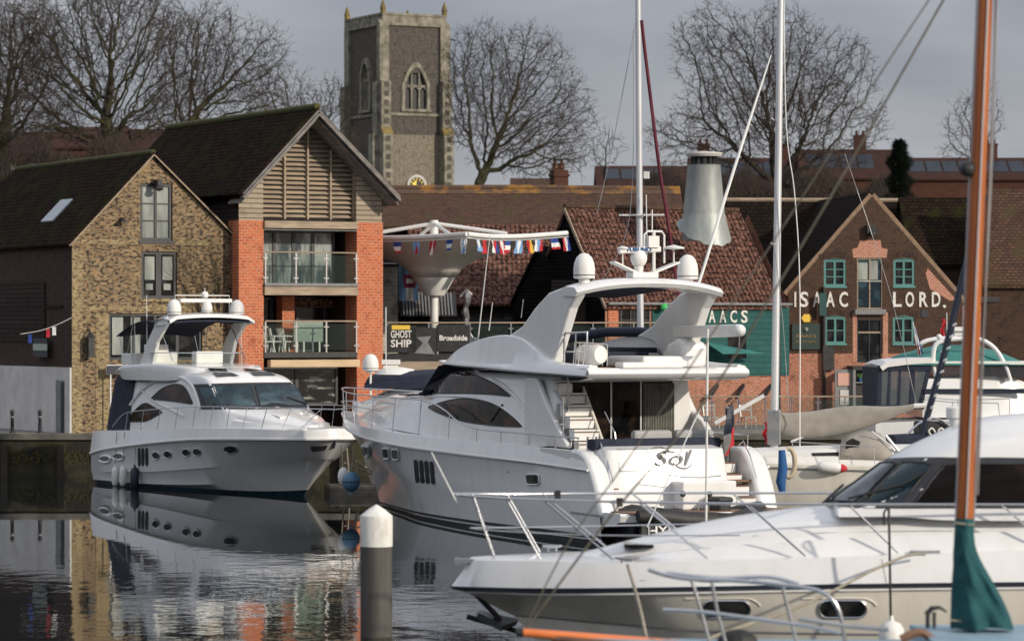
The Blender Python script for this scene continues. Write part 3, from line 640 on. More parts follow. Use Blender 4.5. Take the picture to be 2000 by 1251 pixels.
# bunting along the front rim
bu_=thing('flag_bunting','string of small national flags along the front rim of the inverted umbrella','bunting',fu)
pa,pb,pc_=cor[2],cor[1],cor[0]
def rimpt(s):
    a,b_=(pa,pb) if s<.5 else (pb,pc_); f=s*2 if s<.5 else s*2-1; r_=a.lerp(b_,f)*(1-.1*4*f*(1-f)); r_.z=a.lerp(b_,f).z-.12*4*f*(1-f)-.10; r_.x*=1.01; r_.y=r_.y*1.01-.12; return r_
mb=MB(); mb.tube([rimpt(i/30) for i in range(31)],.015,4); mb.build('string',M['white'],bu_)
FL=[('green','white','red'),('white','red','white'),('blue','white','red'),('skyblue','red','skyblue'),('red','white','red'),('blue','white','blue'),('white','skyblue','white'),('skyblue','white','skyblue'),('red','red','red'),('white','red','blue'),('red','white','red'),('blue','white','red'),('skyblue','white','skyblue'),('black','red','yellow'),('white','skyblue','red'),('blue','white','red'),('red','white','blue'),('white','red','white'),('green','white','red')]
random.seed(8)
ss=[.10,.19,.28,.345,.40,.45,.49,.56,.60,.66,.70,.74,.80,.84,.89,.95,.99]
for s,cs in zip(ss,FL):
    p=rimpt(s); d=(rimpt(s+.01)-p).normalized(); wd=random.uniform(.30,.40); hh=random.uniform(.42,.62); sl=random.uniform(-.15,.2); nr=Vector((d.y,-d.x,0)); mb=MB()
    rows=[[p+d*(wd*(i/6-.5)+sl*j/5)+nr*(.04*math.sin(i*1.7+j))+Vector((0,0,-hh*j/5-.03)) for i in range(7)] for j in range(6)]
    vert=(cs[0]!='blue')
    mb.grid(rows,mf=lambda i,k:(min(2,k//2) if vert else min(2,i//2))); mb.build('flag',[M[c] for c in cs],bu_)
# ------------------------------------------------------------------ long barn with lichened ridge
fr=Fr(-8,151,0,R(2)); q=fr.q
lb=thing('long_barn','long low barn with brown tiled roof and orange lichen along its ridge','building',fr)
zr_=fr.hit(900,374,3)[2]; zm=fr.hit(900,442,.4)[2]; X1=16
zr_=HC+(640-374)/FPX*155; zm=HC+(640-444)/FPX*151.2
mb=MB(); mb.box(0,X1,.3,8,ZQ,zm-.05); mb.build('wall',M['darkbrick'],lb)
mb=MB(); mb.prism([(0,-.1,zm-.1),(0,4,zr_),(0,4.1,zr_+.15),(0,-.1,zm+.06)],(X1,0,0)); mb.prism([(0,4,zr_),(0,8.2,zm-.1),(0,8.2,zm+.05),(0,4,zr_+.15)],(X1,0,0)); rf=mb.build('roof',M['browntile'],lb)
mb=MB(); mb.tube([(0,4,zr_+.15),(X1*.5,4,zr_+.19),(X1,4,zr_+.13)],.14,8); mb.prism([(0,3.55,zr_-.12),(0,4,zr_+.17),(0,4.02,zr_+.2),(0,3.5,zr_-.1)],(X1,0,0)); mb.build('ridge_tiles',M['lichen'],rf)
# lower pantiled wing
fr=Fr(-4.6,147.4,0,R(2)); q=fr.q
pw=thing('pantiled_wing','low wing with red pantiles and dark boarded wall in front of the long barn','building',fr)
zt_=HC+(640-444)/FPX*151; ze=HC+(640-596)/FPX*147.2; X1=8.5
mb=MB(); mb.box(0,X1,.3,3.4,ZQ,ze-.1); mb.build('wall',M['clapbrown'],pw)
mb=MB(); mb.prism([(0,0,ze-.05),(0,3.6,zt_),(0,3.6,zt_+.12),(0,-.05,ze+.06)],(X1,0,0)); rf=mb.build('roof',M['pantile'],pw)
mb=MB()
for k in range(38): mb.tube([(k*.22+.1,-.03,ze+.065),(k*.22+.1,3.6,zt_+.12)],.055,5)
mb.build('pantile_rolls',M['pantile'],rf)
mb=MB()
for px in (925,960,1000,1040): 
    x,z=q(px,640); mb.box(x-.35,x+.35,.2,.29,z-.6,z+.5)
build_each(mb,'window',M['glass'],pw)
mb=MB(); mb.box(1.2,X1,.05,.3,ze-1.1,ze-.6); mb.build('fascia_board',M['black'],pw)
# ------------------------------------------------------------------ black boarded barn with pantiled roof and the teal cafe front
fr=Fr((1182-1000)/FPX*139.3,139.3,0,YAW); q=fr.q
cb=thing('pantiled_cafe','pantiled building with a black boarded gable end and a teal front reading ISAACS','building',fr)
ze=q(1182,592)[1]; W=q(1540,592)[0]; D=6.6; zr_=fr.hit(1300,416,D/2)[2]
mb=MB(); mb.poly([(0,0,ZQ),(W,0,ZQ),(W,0,ze),(0,0,ze)]); mb.poly([(W,0,ZQ),(W,D,ZQ),(W,D,ze),(W,D/2,zr_),(W,0,ze)]); mb.poly([(W,D,ZQ),(0,D,ZQ),(0,D,ze),(W,D,ze)]); mb.build('wall',M['old_brick'],cb)
mb=MB(); mb.poly([(-.01,D,ZQ),(-.01,0,ZQ),(-.01,0,ze),(-.01,D/2,zr_),(-.01,D,ze)]); mb.build('gable_boarding',M['clapdark'],cb)
def ypt(y,o=0): # roof slope
    return Vector((0,y,ze+(zr_-ze)*(y/(D/2) if y<D/2 else (D-y)/(D/2))+o))
xs0,xs1=-.12,q(1497,500,1)[0]
mb=MB(); mb.prism([ypt(-.2),ypt(D/2),ypt(D/2,.17),ypt(-.2,.15)],(xs1-xs0,0,0)); mb.prism([ypt(D/2),ypt(D+.2),ypt(D+.2,.15),ypt(D/2,.17)],(xs1-xs0,0,0))
for i in range(len(mb.v)): mb.v[i]=(mb.v[i][0]+xs0,mb.v[i][1],mb.v[i][2])
rf=mb.build('roof',M['pantile'],cb)
mb=MB(); k=xs0+.12; random.seed(2)
while k<xs1: 
    a,b_=ypt(-.24,.17),ypt(D/2,.18); mb.tube([a+Vector((k,0,0)),a.lerp(b_,.5)+Vector((k+random.uniform(-.02,.02),0,-.02)),b_+Vector((k,0,0))],.062,5); k+=.22
mb.build('pantile_rolls',M['pantile'],rf)
mb=MB(); mb.tube([(xs0,D/2,zr_+.2),(xs1,D/2,zr_+.16)],.13,8); mb.build('ridge_tiles',M['browntile'],rf)
mb=MB(); mb.tube([(0,-.3,ze-.02),(W,-.3,ze-.02)],.06,8); mb.build('gutter',M['grey'],rf)
# white edge flashing at the verge
mb=MB(); mb.bar(ypt(-.25,.1)+Vector((-.14,0,0)),ypt(D/2,.12)+Vector((-.14,0,0)),.05,.14); mb.build('verge_board',M['beam'],rf)
xa_=q(1273,600)[0]; zb_=q(1400,731)[1]
ft=MB(); hs=[hole(q,1340,650,1362,690),hole(q,1420,655,1456,700)]
gwall(ft,lambda x:ze-.12,[xa_,W],zb_,hs,y0=-.06,rev=.1); ft.box(xa_,W,-.055,-.005,zb_-.06,zb_); fac=ft.build('teal_fascia',M['tealpaint'],cb)
for h in hs:
    p=MB(); p.poly([(h[0],.03-.05,h[2]),(h[1],-.02,h[2]),(h[1],-.02,h[3]),(h[0],-.02,h[3])]); p.build('window',M['glass'],fac)
xA=q(1378,618)[0]; xS=q(1462,618)[0]; pitch=(xS-xA)/4; zL=q(1420,619)[1]
for k,ch in enumerate('ISAACS'):
    x=xA+(k-2+.5)*pitch; text(ch,.74,'letter',M['letter'],cb,(x,-.08,zL),width=(pitch*.62 if ch!='I' else .09),bold=.014,ext=.015)
o=MB(); x0=q(1187,640)[0]; x1=q(1206,640)[0]; o.box(x0,x1,-.06,0,ZQ,ze-.12); o.build('brick_pier',M['red_brick'],cb)
hh=hole(q,1210,600,1268,650); window(cb,hh,3,2,M['darkframe'],M['glass'],y=-.05,fw=.06)
o=MB(); 
for px in (1395,1446,1500):
    x,z=q(px,760); o.bar((x-.5,-.45,z-.35),(x+.15,-.03,z+.2),.12,.12)
build_each(o,'timber_brace',M['black'],cb)
o=MB(); a,z=q(1470,688); o.prism([(q(1375,672)[0],-.08,q(1375,668)[1]),(a,-.9,q(1460,690,-.9)[1]),(q(1375,672)[0],-1.5,q(1375,672)[1]-.4)],(0,0,.02)); o.build('awning',M['tealtop'],cb)
o=MB(); o.tube([(q(1518,600)[0],-.14,ze-.1),(q(1518,600)[0],-.14,ZQ)],.07,8); o.build('downpipe',M['black'],cb)
lamp=thing('green_lamp','green glowing lamp under the eaves of the teal front, seen through the yacht arch','lamp',fr)
x,z=q(1298,598,-.4); o=MB(); o.lathe([(.04,.12),(.15,.04),(.16,-.08),(.08,-.15)],(x,-.4,z),12); o.build('shade',pbr('green_lamp',(.05,.4,.1),rough=.4,emit=((.1,1,.25),.12)),lamp); o=MB(); o.bar((x,-.4,z+.2),(x,0,z+.2),.04,.04); o.build('bracket',M['black'],lamp)
# second black gable in front of the wing
fr2=Fr((1102-1000)/FPX*142,142,0,YAW); q2=fr2.q
bg_=thing('black_boarded_gable','small black boarded gable building between the pantiled wing and the cafe','building',fr2)
D2=4.6; z0=fr2.hit(1102,592,0)[2]; zp=fr2.hit(1058,470,D2/2,)[2]; zp=q2(1060,487,D2/2)[1]
mb=MB(); mb.poly([(0,D2,ZQ),(0,0,ZQ),(0,0,z0),(0,D2/2,zp),(0,D2,z0)]); mb.poly([(0,0,ZQ),(5,0,ZQ),(5,0,z0),(0,0,z0)]); mb.box(-.05,4,-.1,-.01,z0-1.2,z0-.1); mb.build('wall',M['clapdark'],bg_)
mb=MB(); mb.prism([(-.1,-.15,z0-.05),(-.1,D2/2,zp),(-.1,D2/2,zp+.14),(-.1,-.15,z0+.08)],(5,0,0)); mb.prism([(-.1,D2/2,zp),(-.1,D2+.15,z0-.05),(-.1,D2+.15,z0+.08),(-.1,D2/2,zp+.14)],(5,0,0)); mb.build('roof',M['clapdark'],bg_)
mb=MB(); x0=q2(1020,600)[0]; mb.box(-1.5,3.2,-1.6,-.2,q2(1100,548)[1]-.8,q2(1100,548)[1]); mb.build('flat_roof_link',M['clapdark'],bg_)
o=MB(); o.box(-1.4,3.0,-1.5,-.25,ZQ,q2(1100,560)[1]-.2); o.build('brown_wall',M['darkbrick'],bg_)
# galvanised flue
fc=P(1375,470,141.3); ff=Fr(fc.x,fc.y,0,0)
flu=thing('roof_flue','tall tapered galvanised flue with dark cowl rising from the pantiled roof','chimney',ff)
zz_=lambda py:HC-(py-YH)/FPX*141.3
mb=MB(); mb.lathe([(.95,zz_(470)),(.86,zz_(400)),(.70,zz_(325)),(.72,zz_(322))],(0,0,0),28); mb.build('stack',M['metalflue'],flu,smooth=50)
rows=[]
for j,(r0,py) in enumerate([(.905,418),(.95,430)]): rows.append([(r0*math.cos(2*math.pi*k/28),r0*math.sin(2*math.pi*k/28),zz_(py)) for k in range(28)])
rows.append([((1.16+.03*math.sin(k*5))*math.cos(2*math.pi*k/28),(1.16+.03*math.sin(k*5))*math.sin(2*math.pi*k/28),zz_(452)-.62*(math.cos(2*math.pi*k/28)*.47-math.sin(2*math.pi*k/28)*.88)+.05*math.sin(k*2.3)) for k in range(28)])
mb=MB(); mb.grid(rows,closed=True); mb.build('lead_skirt',M['metalflue'],flu,smooth=50)
mb=MB(); 
for k in range(12):
    a=k*math.pi/6; mb.box(.5*math.cos(a)-.06,.5*math.cos(a)+.06,.5*math.sin(a)-.06,.5*math.sin(a)+.06,zz_(322),zz_(304))
mb.lathe([(.45,zz_(322)),(.45,zz_(305))],(0,0,0),16); mb.build('cowl_vents',M['black'],flu)
mb=MB(); mb.lathe([(.72,zz_(306)),(.78,zz_(301)),(.76,zz_(298)),(.05,zz_(295))],(0,0,0),24); mb.build('cowl_cap',M['render'],flu,smooth=30)
# ------------------------------------------------------------------ ISAAC LORD warehouse
ya=R(9); fr=Fr((1540-1000)/FPX*147,147,0,ya); q=fr.q
il=thing('brick_warehouse','dark brick gabled warehouse with teal windows and ISAAC LORD in white letters','building',fr)
W=q(1880,590)[0]; xa,za=q(1704,384); zl=q(1540,572)[1]; zr=q(1880,586)[1]
def top2(x): return zl+(za-zl)*x/xa if x<xa else za+(zr-za)*(x-xa)/(W-xa)
hw=[hole(q,1609,507,1652,559),hole(q,1745,507,1786,559),hole(q,1611,619,1652,671),hole(q,1744,619,1785,671),hole(q,1674,504,1724,603),hole(q,1674,623,1722,708)]
zs=q(1700,690)[1]
mb=MB(); lo_=lambda x:zs
hup=[ (a,b_,max(c,zs),d) for a,b_,c,d in hw if d>zs]; hdn=[(a,b_,c,min(d,zs)) for a,b_,c,d in hw if c<zs]
gwall(mb,top2,[0,xa,W],zs,hup,rev=.14,mi=0); gwall(mb,lo_,[0,W],ZQ,hdn,rev=.14,mi=1)
mb.poly([(W,0,ZQ),(W,14,ZQ),(W,14,zr),(W,0,zr)],0); mb.poly([(0,14,ZQ),(0,0,ZQ),(0,0,zl),(0,14,zl)],0); mb.poly([(0,14,zl),(xa,14,za),(W,14,zr)],0)
mb.poly([(.1,.6,ZQ),(W-.1,.6,ZQ),(W-.1,.6,zr),(xa,.6,za-.4),(.1,.6,zl)],2)
wall=mb.build('wall',[M['sooty'],M['old_brick'],M['black']],il)
mb=MB(); gable_roof(mb,0,W,zl,zr,xa,za,.25,14,th=.14,ov=.1); rf=mb.build('roof',M['darkslate'],il)
mb=MB()
for (x,z) in ((0,zl),(W,zr)):
    d=Vector((x-xa,0,z-za)).normalized(); mb.bar(Vector((xa,.1,za+.05)),Vector((x,.1,z+.03))+d*.15,.32,.09,up=(0,1,0))
mb.build('gable_coping',pbr('coping_brick',(.20,.13,.085),(.28,.19,.12),rough=.9,scale=5),il)
# repaired brick patches: arch over the loading door, jambs, right shoulder
x0,x1=hw[4][0],hw[4][1]; zt_=hw[4][3]
mb=MB(); mb.prism([(x0-.18,-.012,zt_+.02),(x1+.18,-.012,zt_+.02),(x1+.22,-.012,zt_+.4),(x1-.05,-.012,zt_+.46),(x1-.1,-.012,zt_+.8),(x0+.15,-.012,zt_+.8),(x0+.0,-.012,zt_+.46),(x0-.22,-.012,zt_+.4)],(0,.02,0))
mb.box(x0-.20,x0-.01,-.014,.01,hw[5][2],hw[5][3]+.3); mb.box(x1+.01,x1+.24,-.014,.01,hw[5][2],hw[5][3]+.3)
a=q(1812,524); b_=q(1868,585); mb.prism([(a[0],-.012,a[1]),(b_[0],-.012,b_[1]),(b_[0]-.3,-.012,b_[1]-.05),(a[0]+.1,-.012,a[1]-.9),(a[0]-.1,-.012,a[1]-.25)],(0,.02,0))
build_each(mb,'repaired_brickwork',brickmat('repair_brick',(.52,.20,.13),(.42,.13,.08),(.5,.36,.27),.23,.085,.018,dark=(.2,.1,.07)),il)
for h in hw[:4]:
    mb=MB(); n_=9; c_=(h[0]+h[1])/2; wd=(h[1]-h[0])/2+.12
    for k in range(n_):
        t_=-1+2*k/(n_-1); mb.box(c_+wd*t_-.045,c_+wd*t_+.045,-.012,.01,h[3]+.12-.1*t_*t_,h[3]+.36-.1*t_*t_)
    mb.build('brick_arch',M['darkbrick'],il)
for i,h in enumerate(hw[:4]):
    o=window(il,h,2,(2 if i>1 else 3),M['tealframe'],M['glass'],y=.05,fw=.10,bw=.05,mid=True)
    mb=MB(); n_=8; c_=(h[0]+h[1])/2; wd=(h[1]-h[0])/2
    mb.prism([(c_+wd*(-1+2*k/n_),0,h[3]-.02+.10*(1-(-1+2*k/n_)**2)) for k in range(n_+1)],(0,.1,0)); mb.build('window_head',M['tealframe'],o); mb=MB(); mb.box(h[0]-.04,h[1]+.04,-.06,.05,h[2]-.07,h[2]+.02); mb.build('sill',M['tealframe'],o)
    if i<2:
        mb=MB(); random.seed(i+4)
        for c in range(2):
            for r_ in range(5):
                xx=h[0]+.15+c*(wd*.95); zz0=h[2]+.2+r_*(h[3]-h[2]-.3)/5
                if random.random()<.75: mb.box(xx,xx+wd*.6,.12,.135,zz0,zz0+.11+random.random()*.05)
        mb.build('shutter_slats',M['pale'],o)
door=window(il,hw[4],2,1,M['beam'],M['blueglass'],y=.06,fw=.05,bw=.05,name='loading_door')
mb=MB(); a,b_,c,d=hw[4]; mb.box(a+.06,b_-.06,.02,.1,d-1.05,d-.98); mb.box(a+.06,a+.5,.075,.1,d-.95,d-.2); mb.box(a+.58,b_-.2,.075,.1,d-.95,d-.1); mb.build('pale_blind',M['pale'],door)
door=window(il,hw[5],2,1,M['darkframe'],M['glass'],y=.06,fw=.05,bw=.04,name='entrance_door')
mb=MB(); a,b_,c,d=hw[5]; mb.box(a+.06,b_-.06,.02,.09,d-.62,d-.55); mb.build('transom_bar',M['beam'],door)
mb=MB(); mb.box(a-.15,b_+.15,-.22,.02,hw[4][2]-.26,hw[4][2]-.02); mb.build('door_sill',M['grey'],il,bevel=.03)
x,z=q(1700,452); mb=MB(); mb.box(x-.22,x+.22,-.3,.02,z-.1,z+.28); mb.lathe([(.13,-.1),(.17,0),(.13,.1)],(x,-.3,z-.12),12,axis=(1,0,0)); mb.build('hoist_housing',M['black'],il)
def word(s,x0,x1,py,parent,size=.92):
    a=q(x0,py)[0]; b_=q(x1,py)[0]; wid={'I':.3,'.':.3}; tot=sum(wid.get(c,1) for c in s); x=a
    for c in s:
        if c=='.':
            mb=MB(); zc_=q(x0,py)[1]-.27; mb.prism([(x+.02+.07*math.cos(k*math.pi/5)+.07,-.04,zc_+.07*math.sin(k*math.pi/5)) for k in range(10)],(0,.03,0)); mb.build('letter',M['letter'],parent); continue
        w_=(b_-a)/tot*wid.get(c,1); text(c,size,'letter',M['letter'],parent,(x+w_/2,-.03,q(x0,py)[1] if c!='.' else q(x0,py)[1]-.25),width=w_*(.66 if c not in 'I.' else .42),bold=.018,ext=.014,); x+=w_
word('ISAAC',1549,1660,586,il); word('LORD.',1738,1848,586,il)
mb=MB(); x,z=q(1806,612); mb.lathe([(.19,0),(.19,-.03)],(x,0,z),14,axis=(0,1,0)); mb.build('tie_plate',M['darkframe'],il)
mb=MB(); x,z=q(1575,621); mb.prism([(x+.24*math.cos(k*math.pi/3),-.05,z+.2*math.sin(k*math.pi/3)) for k in range(6)],(0,.04,0)); mb.build('plaque',M['yellow'],il)
sgn=thing('pub_sign','dark green notice board with gold lettering left of the lower teal window','sign',fr)
a=q(1546,632); b_=q(1600,682); mb=MB(); mb.box(a[0],b_[0],-.1,-.02,b_[1],a[1]); mb.build('board',pbr('dark_green_board',(.012,.035,.028),rough=.5),sgn)
gold=pbr('gold_letters',(.30,.20,.08),rough=.6); cx_=(a[0]+b_[0])/2
text('ISAACS',.2,'lettering',gold,sgn,(cx_,-.11,(a[1]+b_[1])/2+.02),width=.9); text('ON THE QUAY',.12,'lettering',gold,sgn,(cx_,-.11,(a[1]+b_[1])/2-.22),width=.95)
mb=MB(); mb.ball((cx_,-.11,a[1]-.25),.1); mb.build('emblem',M['pale'],sgn)
sgn=thing('projecting_sign','narrow teal sign hanging on the black drainpipe over the letters ISAAC','sign',fr)
a=q(1600,572,-.35); b_=q(1614,616,-.35); mb=MB(); mb.box(a[0],b_[0],-.4,-.35,b_[1],a[1]); mb.build('board',pbr('deep_teal',(.01,.06,.055),rough=.5),sgn)
dp=thing('drainpipe','black drainpipe and post down the brick front between door and green board','drainpipe',fr)
x=q(1608,700)[0]; mb=MB(); mb.tube([(x,-.12,ZQ),(x,-.12,q(1608,560)[1])],.075,8); mb.box(x-.06,x+.45,-.2,-.02,q(1608,722)[1],q(1608,676)[1]); mb.build('pipe',M['black'],dp)
# porch, menu board and planter by the door
nb=thing('menu_board','small white and pink notice frame standing by the warehouse door','notice board',fr)
a=q(1636,728,-.8); b_=q(1660,778,-.8); mb=MB(); mb.box(a[0]-.12,b_[0]+.12,-.8,-.72,ZQ,a[1]+.15,0); mb.box(a[0],b_[0],-.84,-.81,a[1]-.55,a[1],1); mb.box(a[0]+.1,b_[0]-.05,-.84,-.81,b_[1]-.25,a[1]-.75,2); mb.build('frame',[M['grey'],pbr('pinkish',(.6,.35,.28),rough=.8),M['render']],nb)
po=thing('porch_canopy','flat dark porch canopy with shelves under the warehouse entrance','canopy',fr)
a=q(1665,714,-.9); b_=q(1745,722,-.9); mb=MB(); mb.box(a[0],b_[0],-1.0,0,b_[1],a[1]); mb.build('canopy_top',M['darkframe'],po)
mb=MB(); mb.box(a[0]+.1,b_[0],-.6,-.1,ZQ,b_[1]); mb.build('dark_recess',M['black'],po)
mb=MB(); mb.box(a[0]+.12,b_[0]-.1,-.75,-.62,q(1680,745)[1]-.05,q(1680,745)[1]); mb.box(a[0]+.0,a[0]+.12,-1.0,-.9,ZQ,b_[1]); mb.build('shelf',M['grey'],po)
pl_=thing('potted_plant','small green plant in a blue pot on the porch shelf','plant',fr); x,z=q(1680,742,-.68); z=q(1680,745)[1]+.002
mb=MB(); mb.lathe([(.06,0),(.09,.16)],(x,-.68,z),10); mb.build('pot',M['bluecloth'],pl_)
mb=MB(); random.seed(1)
for k in range(60):
    a_=random.uniform(0,6.28); r_=random.uniform(0,.14); p=Vector((x+r_*math.cos(a_),-.68+r_*math.sin(a_),z+.16+random.random()*.18)); mb.poly([p,p+Vector((.05,.01,.02)),p+Vector((.02,.02,.07))])
mb.build('leaves',pbr('leaf_green',(.05,.16,.02),rough=.7),pl_)
# black roofed ranges either side of the warehouse
def shed(name,label,x0,d0,width,depth,zeave,zridge,yaw,wm,rm,ridge_axis='x'):
    f=Fr(x0,d0,0,yaw); t_=thing(name,label,'building',f); mb=MB(); mb.box(0,width,.05,depth,gz(d0)-1,zeave-.05)
    mb.poly([(0,depth,zeave),(0,0.05,zeave),(0,depth/2,zridge)]); mb.poly([(width,.05,zeave),(width,depth,zeave),(width,depth/2,zridge)]); mb.build('wall',wm,t_)
    mb=MB(); mb.prism([(-.15,-.15,zeave-.05),(-.15,depth/2,zridge),(-.15,depth/2,zridge+.16),(-.15,-.15,zeave+.1)],(width+.3,0,0)); mb.prism([(-.15,depth/2,zridge),(-.15,depth+.15,zeave-.05),(-.15,depth+.15,zeave+.1),(-.15,depth/2,zridge+.16)],(width+.3,0,0)); r_=mb.build('roof',rm,t_)
    return t_,f,r_
def hz(py,d): return HC-(py-YH)/FPX*d
t_,f,r_=shed('black_roofed_range','long black roofed range behind the cafe, left of the warehouse gable',9.6,152.5,9.2,8,hz(560,152.5),hz(398,156.5),R(4),M['darkbrick'],M['darkslate'])
o=MB(); o.tube([(0,4,hz(398,156.5)+.2),(9,4,hz(398,156.5)+.2)],.1,6); o.build('ridge_tiles',M['beam'],r_)
o=MB(); o.prism([(5.0,1.9,0),(5.9,1.9,0),(6.1,2.7,.83),(5.2,2.7,.83)],(0,0,.08)); 
o.v=[(a,b_,c+hz(560,152.5)+(hz(398,156.5)-hz(560,152.5))*1.9/4+.14) for a,b_,c in o.v]; o.build('skylight',M['pale'],r_)
shed('dark_range','dark tiled range rising behind the right shoulder of the warehouse gable',18.4,152,4.0,8,hz(520,152),hz(392,156),R(2),M['darkbrick'],M['rooftile'])
t_,f,r_=shed('brown_range','brown tiled house end at the right edge, behind the orange mast',21.2,149,12,8,hz(560,149),hz(376,153),R(-3),M['sooty'],M['browntile'])
# brick strip right of the warehouse
bs=thing('brick_annexe','narrow red brick annexe at the right corner of the warehouse','building',Fr(W*math.cos(ya)+fr.O.x+.03,fr.O.y+W*math.sin(ya)+.6,0,ya))
mb=MB(); mb.box(0,.9,0,3,ZQ,hz(596,148)); mb.box(.9,8,.3,3,ZQ,hz(590,148),1); mb.build('wall',[M['old_brick'],M['sooty']],bs); mb=MB(); mb.box(-.02,8,-.1,3.2,hz(596,148)+.15,hz(590,148)+.25); mb.build('roof',M['black'],bs)
# glass and steel rail on the quay edge in front of the warehouse
fq=Fr((1338-1000)/FPX*136,136,0,R(1)); qr=thing('quay_railing','glass panelled railing along the quay edge in front of the brick warehouse','railing',fq)
balustrade(qr,[(0,0,ZQ),(fq.q(1702,774)[0],0,ZQ)],fq.q(1500,774)[1]-ZQ,[7],railm=M['beam'])
# quayside furniture behind the boats: bistro chairs and planters (seen between the yachts)
for (px,lab) in ((1390,'grey slatted cafe chair on the quay beside the tall mast, left of the pair'),(1462,'grey slatted cafe chair on the quay next to the tall mast')):
    x=(px-1000)/FPX*138; f=Fr(x,138,ZQ,R(20)); c_=thing('cafe_chair',lab,'chair',f,'cafe chairs on the quay')
    mb=MB(); mb.box(-.25,.25,-.25,.25,.42,.46); mb.build('seat',M['steeldull'],c_); mb=MB(); mb.bar((-.24,.25,.46),(-.26,.36,.95),.04,.04); mb.bar((.24,.25,.46),(.26,.36,.95),.04,.04); mb.bar((-.26,.36,.92),(.26,.36,.92),.04,.08); mb.bar((-.26,.33,.75),(.26,.33,.75),.04,.06); mb.build('backrest',M['steeldull'],c_)
    for a in (-1,1):
        for c in (-1,1): mb=MB(); mb.bar((a*.22,c*.22,.42),(a*.24,c*.24,0),.035,.035); mb.build('leg',M['steeldull'],c_)
# ------------------------------------------------------------------ church tower
DT=265; f=Fr((748-1000)/FPX*DT,DT,0,R(27)); q=f.q
ch=thing('church_tower','tall flint church tower with limestone buttresses, traceried belfry windows and a clock','church tower',f)
Wt=q(868,200)[0]; Dt=Wt*.98
ZZ=lambda py:HC-(py-YH)/FPX*DT
zt_=ZZ(45); zpar=ZZ(26); zs=ZZ(222); zmid=ZZ(262); zb_=10
Dt=f.hit(678,200,0,'x').y
mb=MB(); hwn=(q(790,200)[0],q(834,200)[0],ZZ(211),ZZ(128))
def ang(x): return zt_
gwall(mb,ang,[0,Wt],zmid,[(hwn[0],hwn[1],hwn[2],hwn[3]-.5)],rev=.35); gwall(mb,lambda x:zmid,[0,Wt],zb_,[],mi=1)
mb.poly([(0,Dt,zb_),(0,0,zb_),(0,0,zt_),(0,Dt,zt_)]); mb.poly([(Wt,0,zb_),(Wt,Dt,zb_),(Wt,Dt,zt_),(Wt,0,zt_)]); mb.poly([(Wt,Dt,zb_),(0,Dt,zb_),(0,Dt,zt_),(Wt,Dt,zt_)]); mb.poly([(0,0,zt_),(Wt,0,zt_),(Wt,Dt,zt_),(0,Dt,zt_)])
mb.build('wall',[M['flint'],M['flintpale']],ch)
mb=MB(); t=.35
mb.box(-.1,Wt+.1,-.12,t,zt_-.1,zpar); mb.box(-.12,t,t,Dt-.0,zt_-.1,zpar); mb.box(Wt-t,Wt+.12,t,Dt,zt_-.1,zpar); mb.box(-.1,Wt+.1,Dt,Dt+t,zt_-.1,zpar)
mb.box(-.16,Wt+.16,-.18,-.06,zpar-.12,zpar+.06); mb.box(-.16,Wt+.16,-.18,-.06,zt_-.16,zt_-.0); mb.box(-.18,-.06,-.05,Dt,zpar-.12,zpar+.06); mb.box(-.18,-.06,-.05,Dt,zt_-.16,zt_); mb.build('parapet',M['ashlar'],ch)
for (x,y) in ((0,0),(Wt,0),(0,Dt),(Wt,Dt)):
    mb=MB(); mb.lathe([(.24,zpar),(.24,zpar+.35),(.28,zpar+.4),(.1,zpar+.95),(.02,zpar+1.1)],(x,y,0),6); mb.build('pinnacle',M['lichenst'],ch)
def butt(x,y,front=True):
    o=MB(); w_=.42
    lv=[(zb_,ZZ(262),.95),(ZZ(262),ZZ(160),.6),(ZZ(160),zt_-.05,.22)]
    for a,b_,e in lv:
        if front: o.box(x-w_,x+w_,-e,.05,a,b_); o.prism([(x-w_,-e,b_),(x-w_,.04,b_),(x-w_,.04,b_+.35)],(2*w_,0,0))
        else: o.box(-e,.05,y-w_,y+w_,a,b_)
    return o
for x in (.02,Wt-.02):
    o=butt(x,0); b_=o.build('buttress',M['ashlar'],ch)
    mb=MB(); z=14
    for k in range(16):
        zc_=ZZ(365)+k*.72
        if zc_<ZZ(165): e=.96 if zc_<ZZ(266) else .61; mb.box(x-.2,x+.2,-e-.012,-e+.05,zc_,zc_+.42)
    mb.build('flushwork_panel',M['flint'],b_)
    mb=MB(); mb.prism([(x-.46,-.97,ZZ(262)),(x-.46,-.58,ZZ(262)),(x-.46,-.58,ZZ(248))],(.92,0,0)); mb.build('lichened_offset',M['lichenst'],b_)
o=butt(0,.3,False); o.build('buttress',M['ashlar'],ch); o=butt(0,Dt-.3,False); o.build('buttress',M['ashlar'],ch)
mb=MB(); mb.box(.45,Wt-.45,-.12,.02,zs-.12,zs+.1); mb.box(-.12,.02,.7,Dt-.7,zs-.12,zs+.1); mb.build('string_course',M['ashlar'],ch)
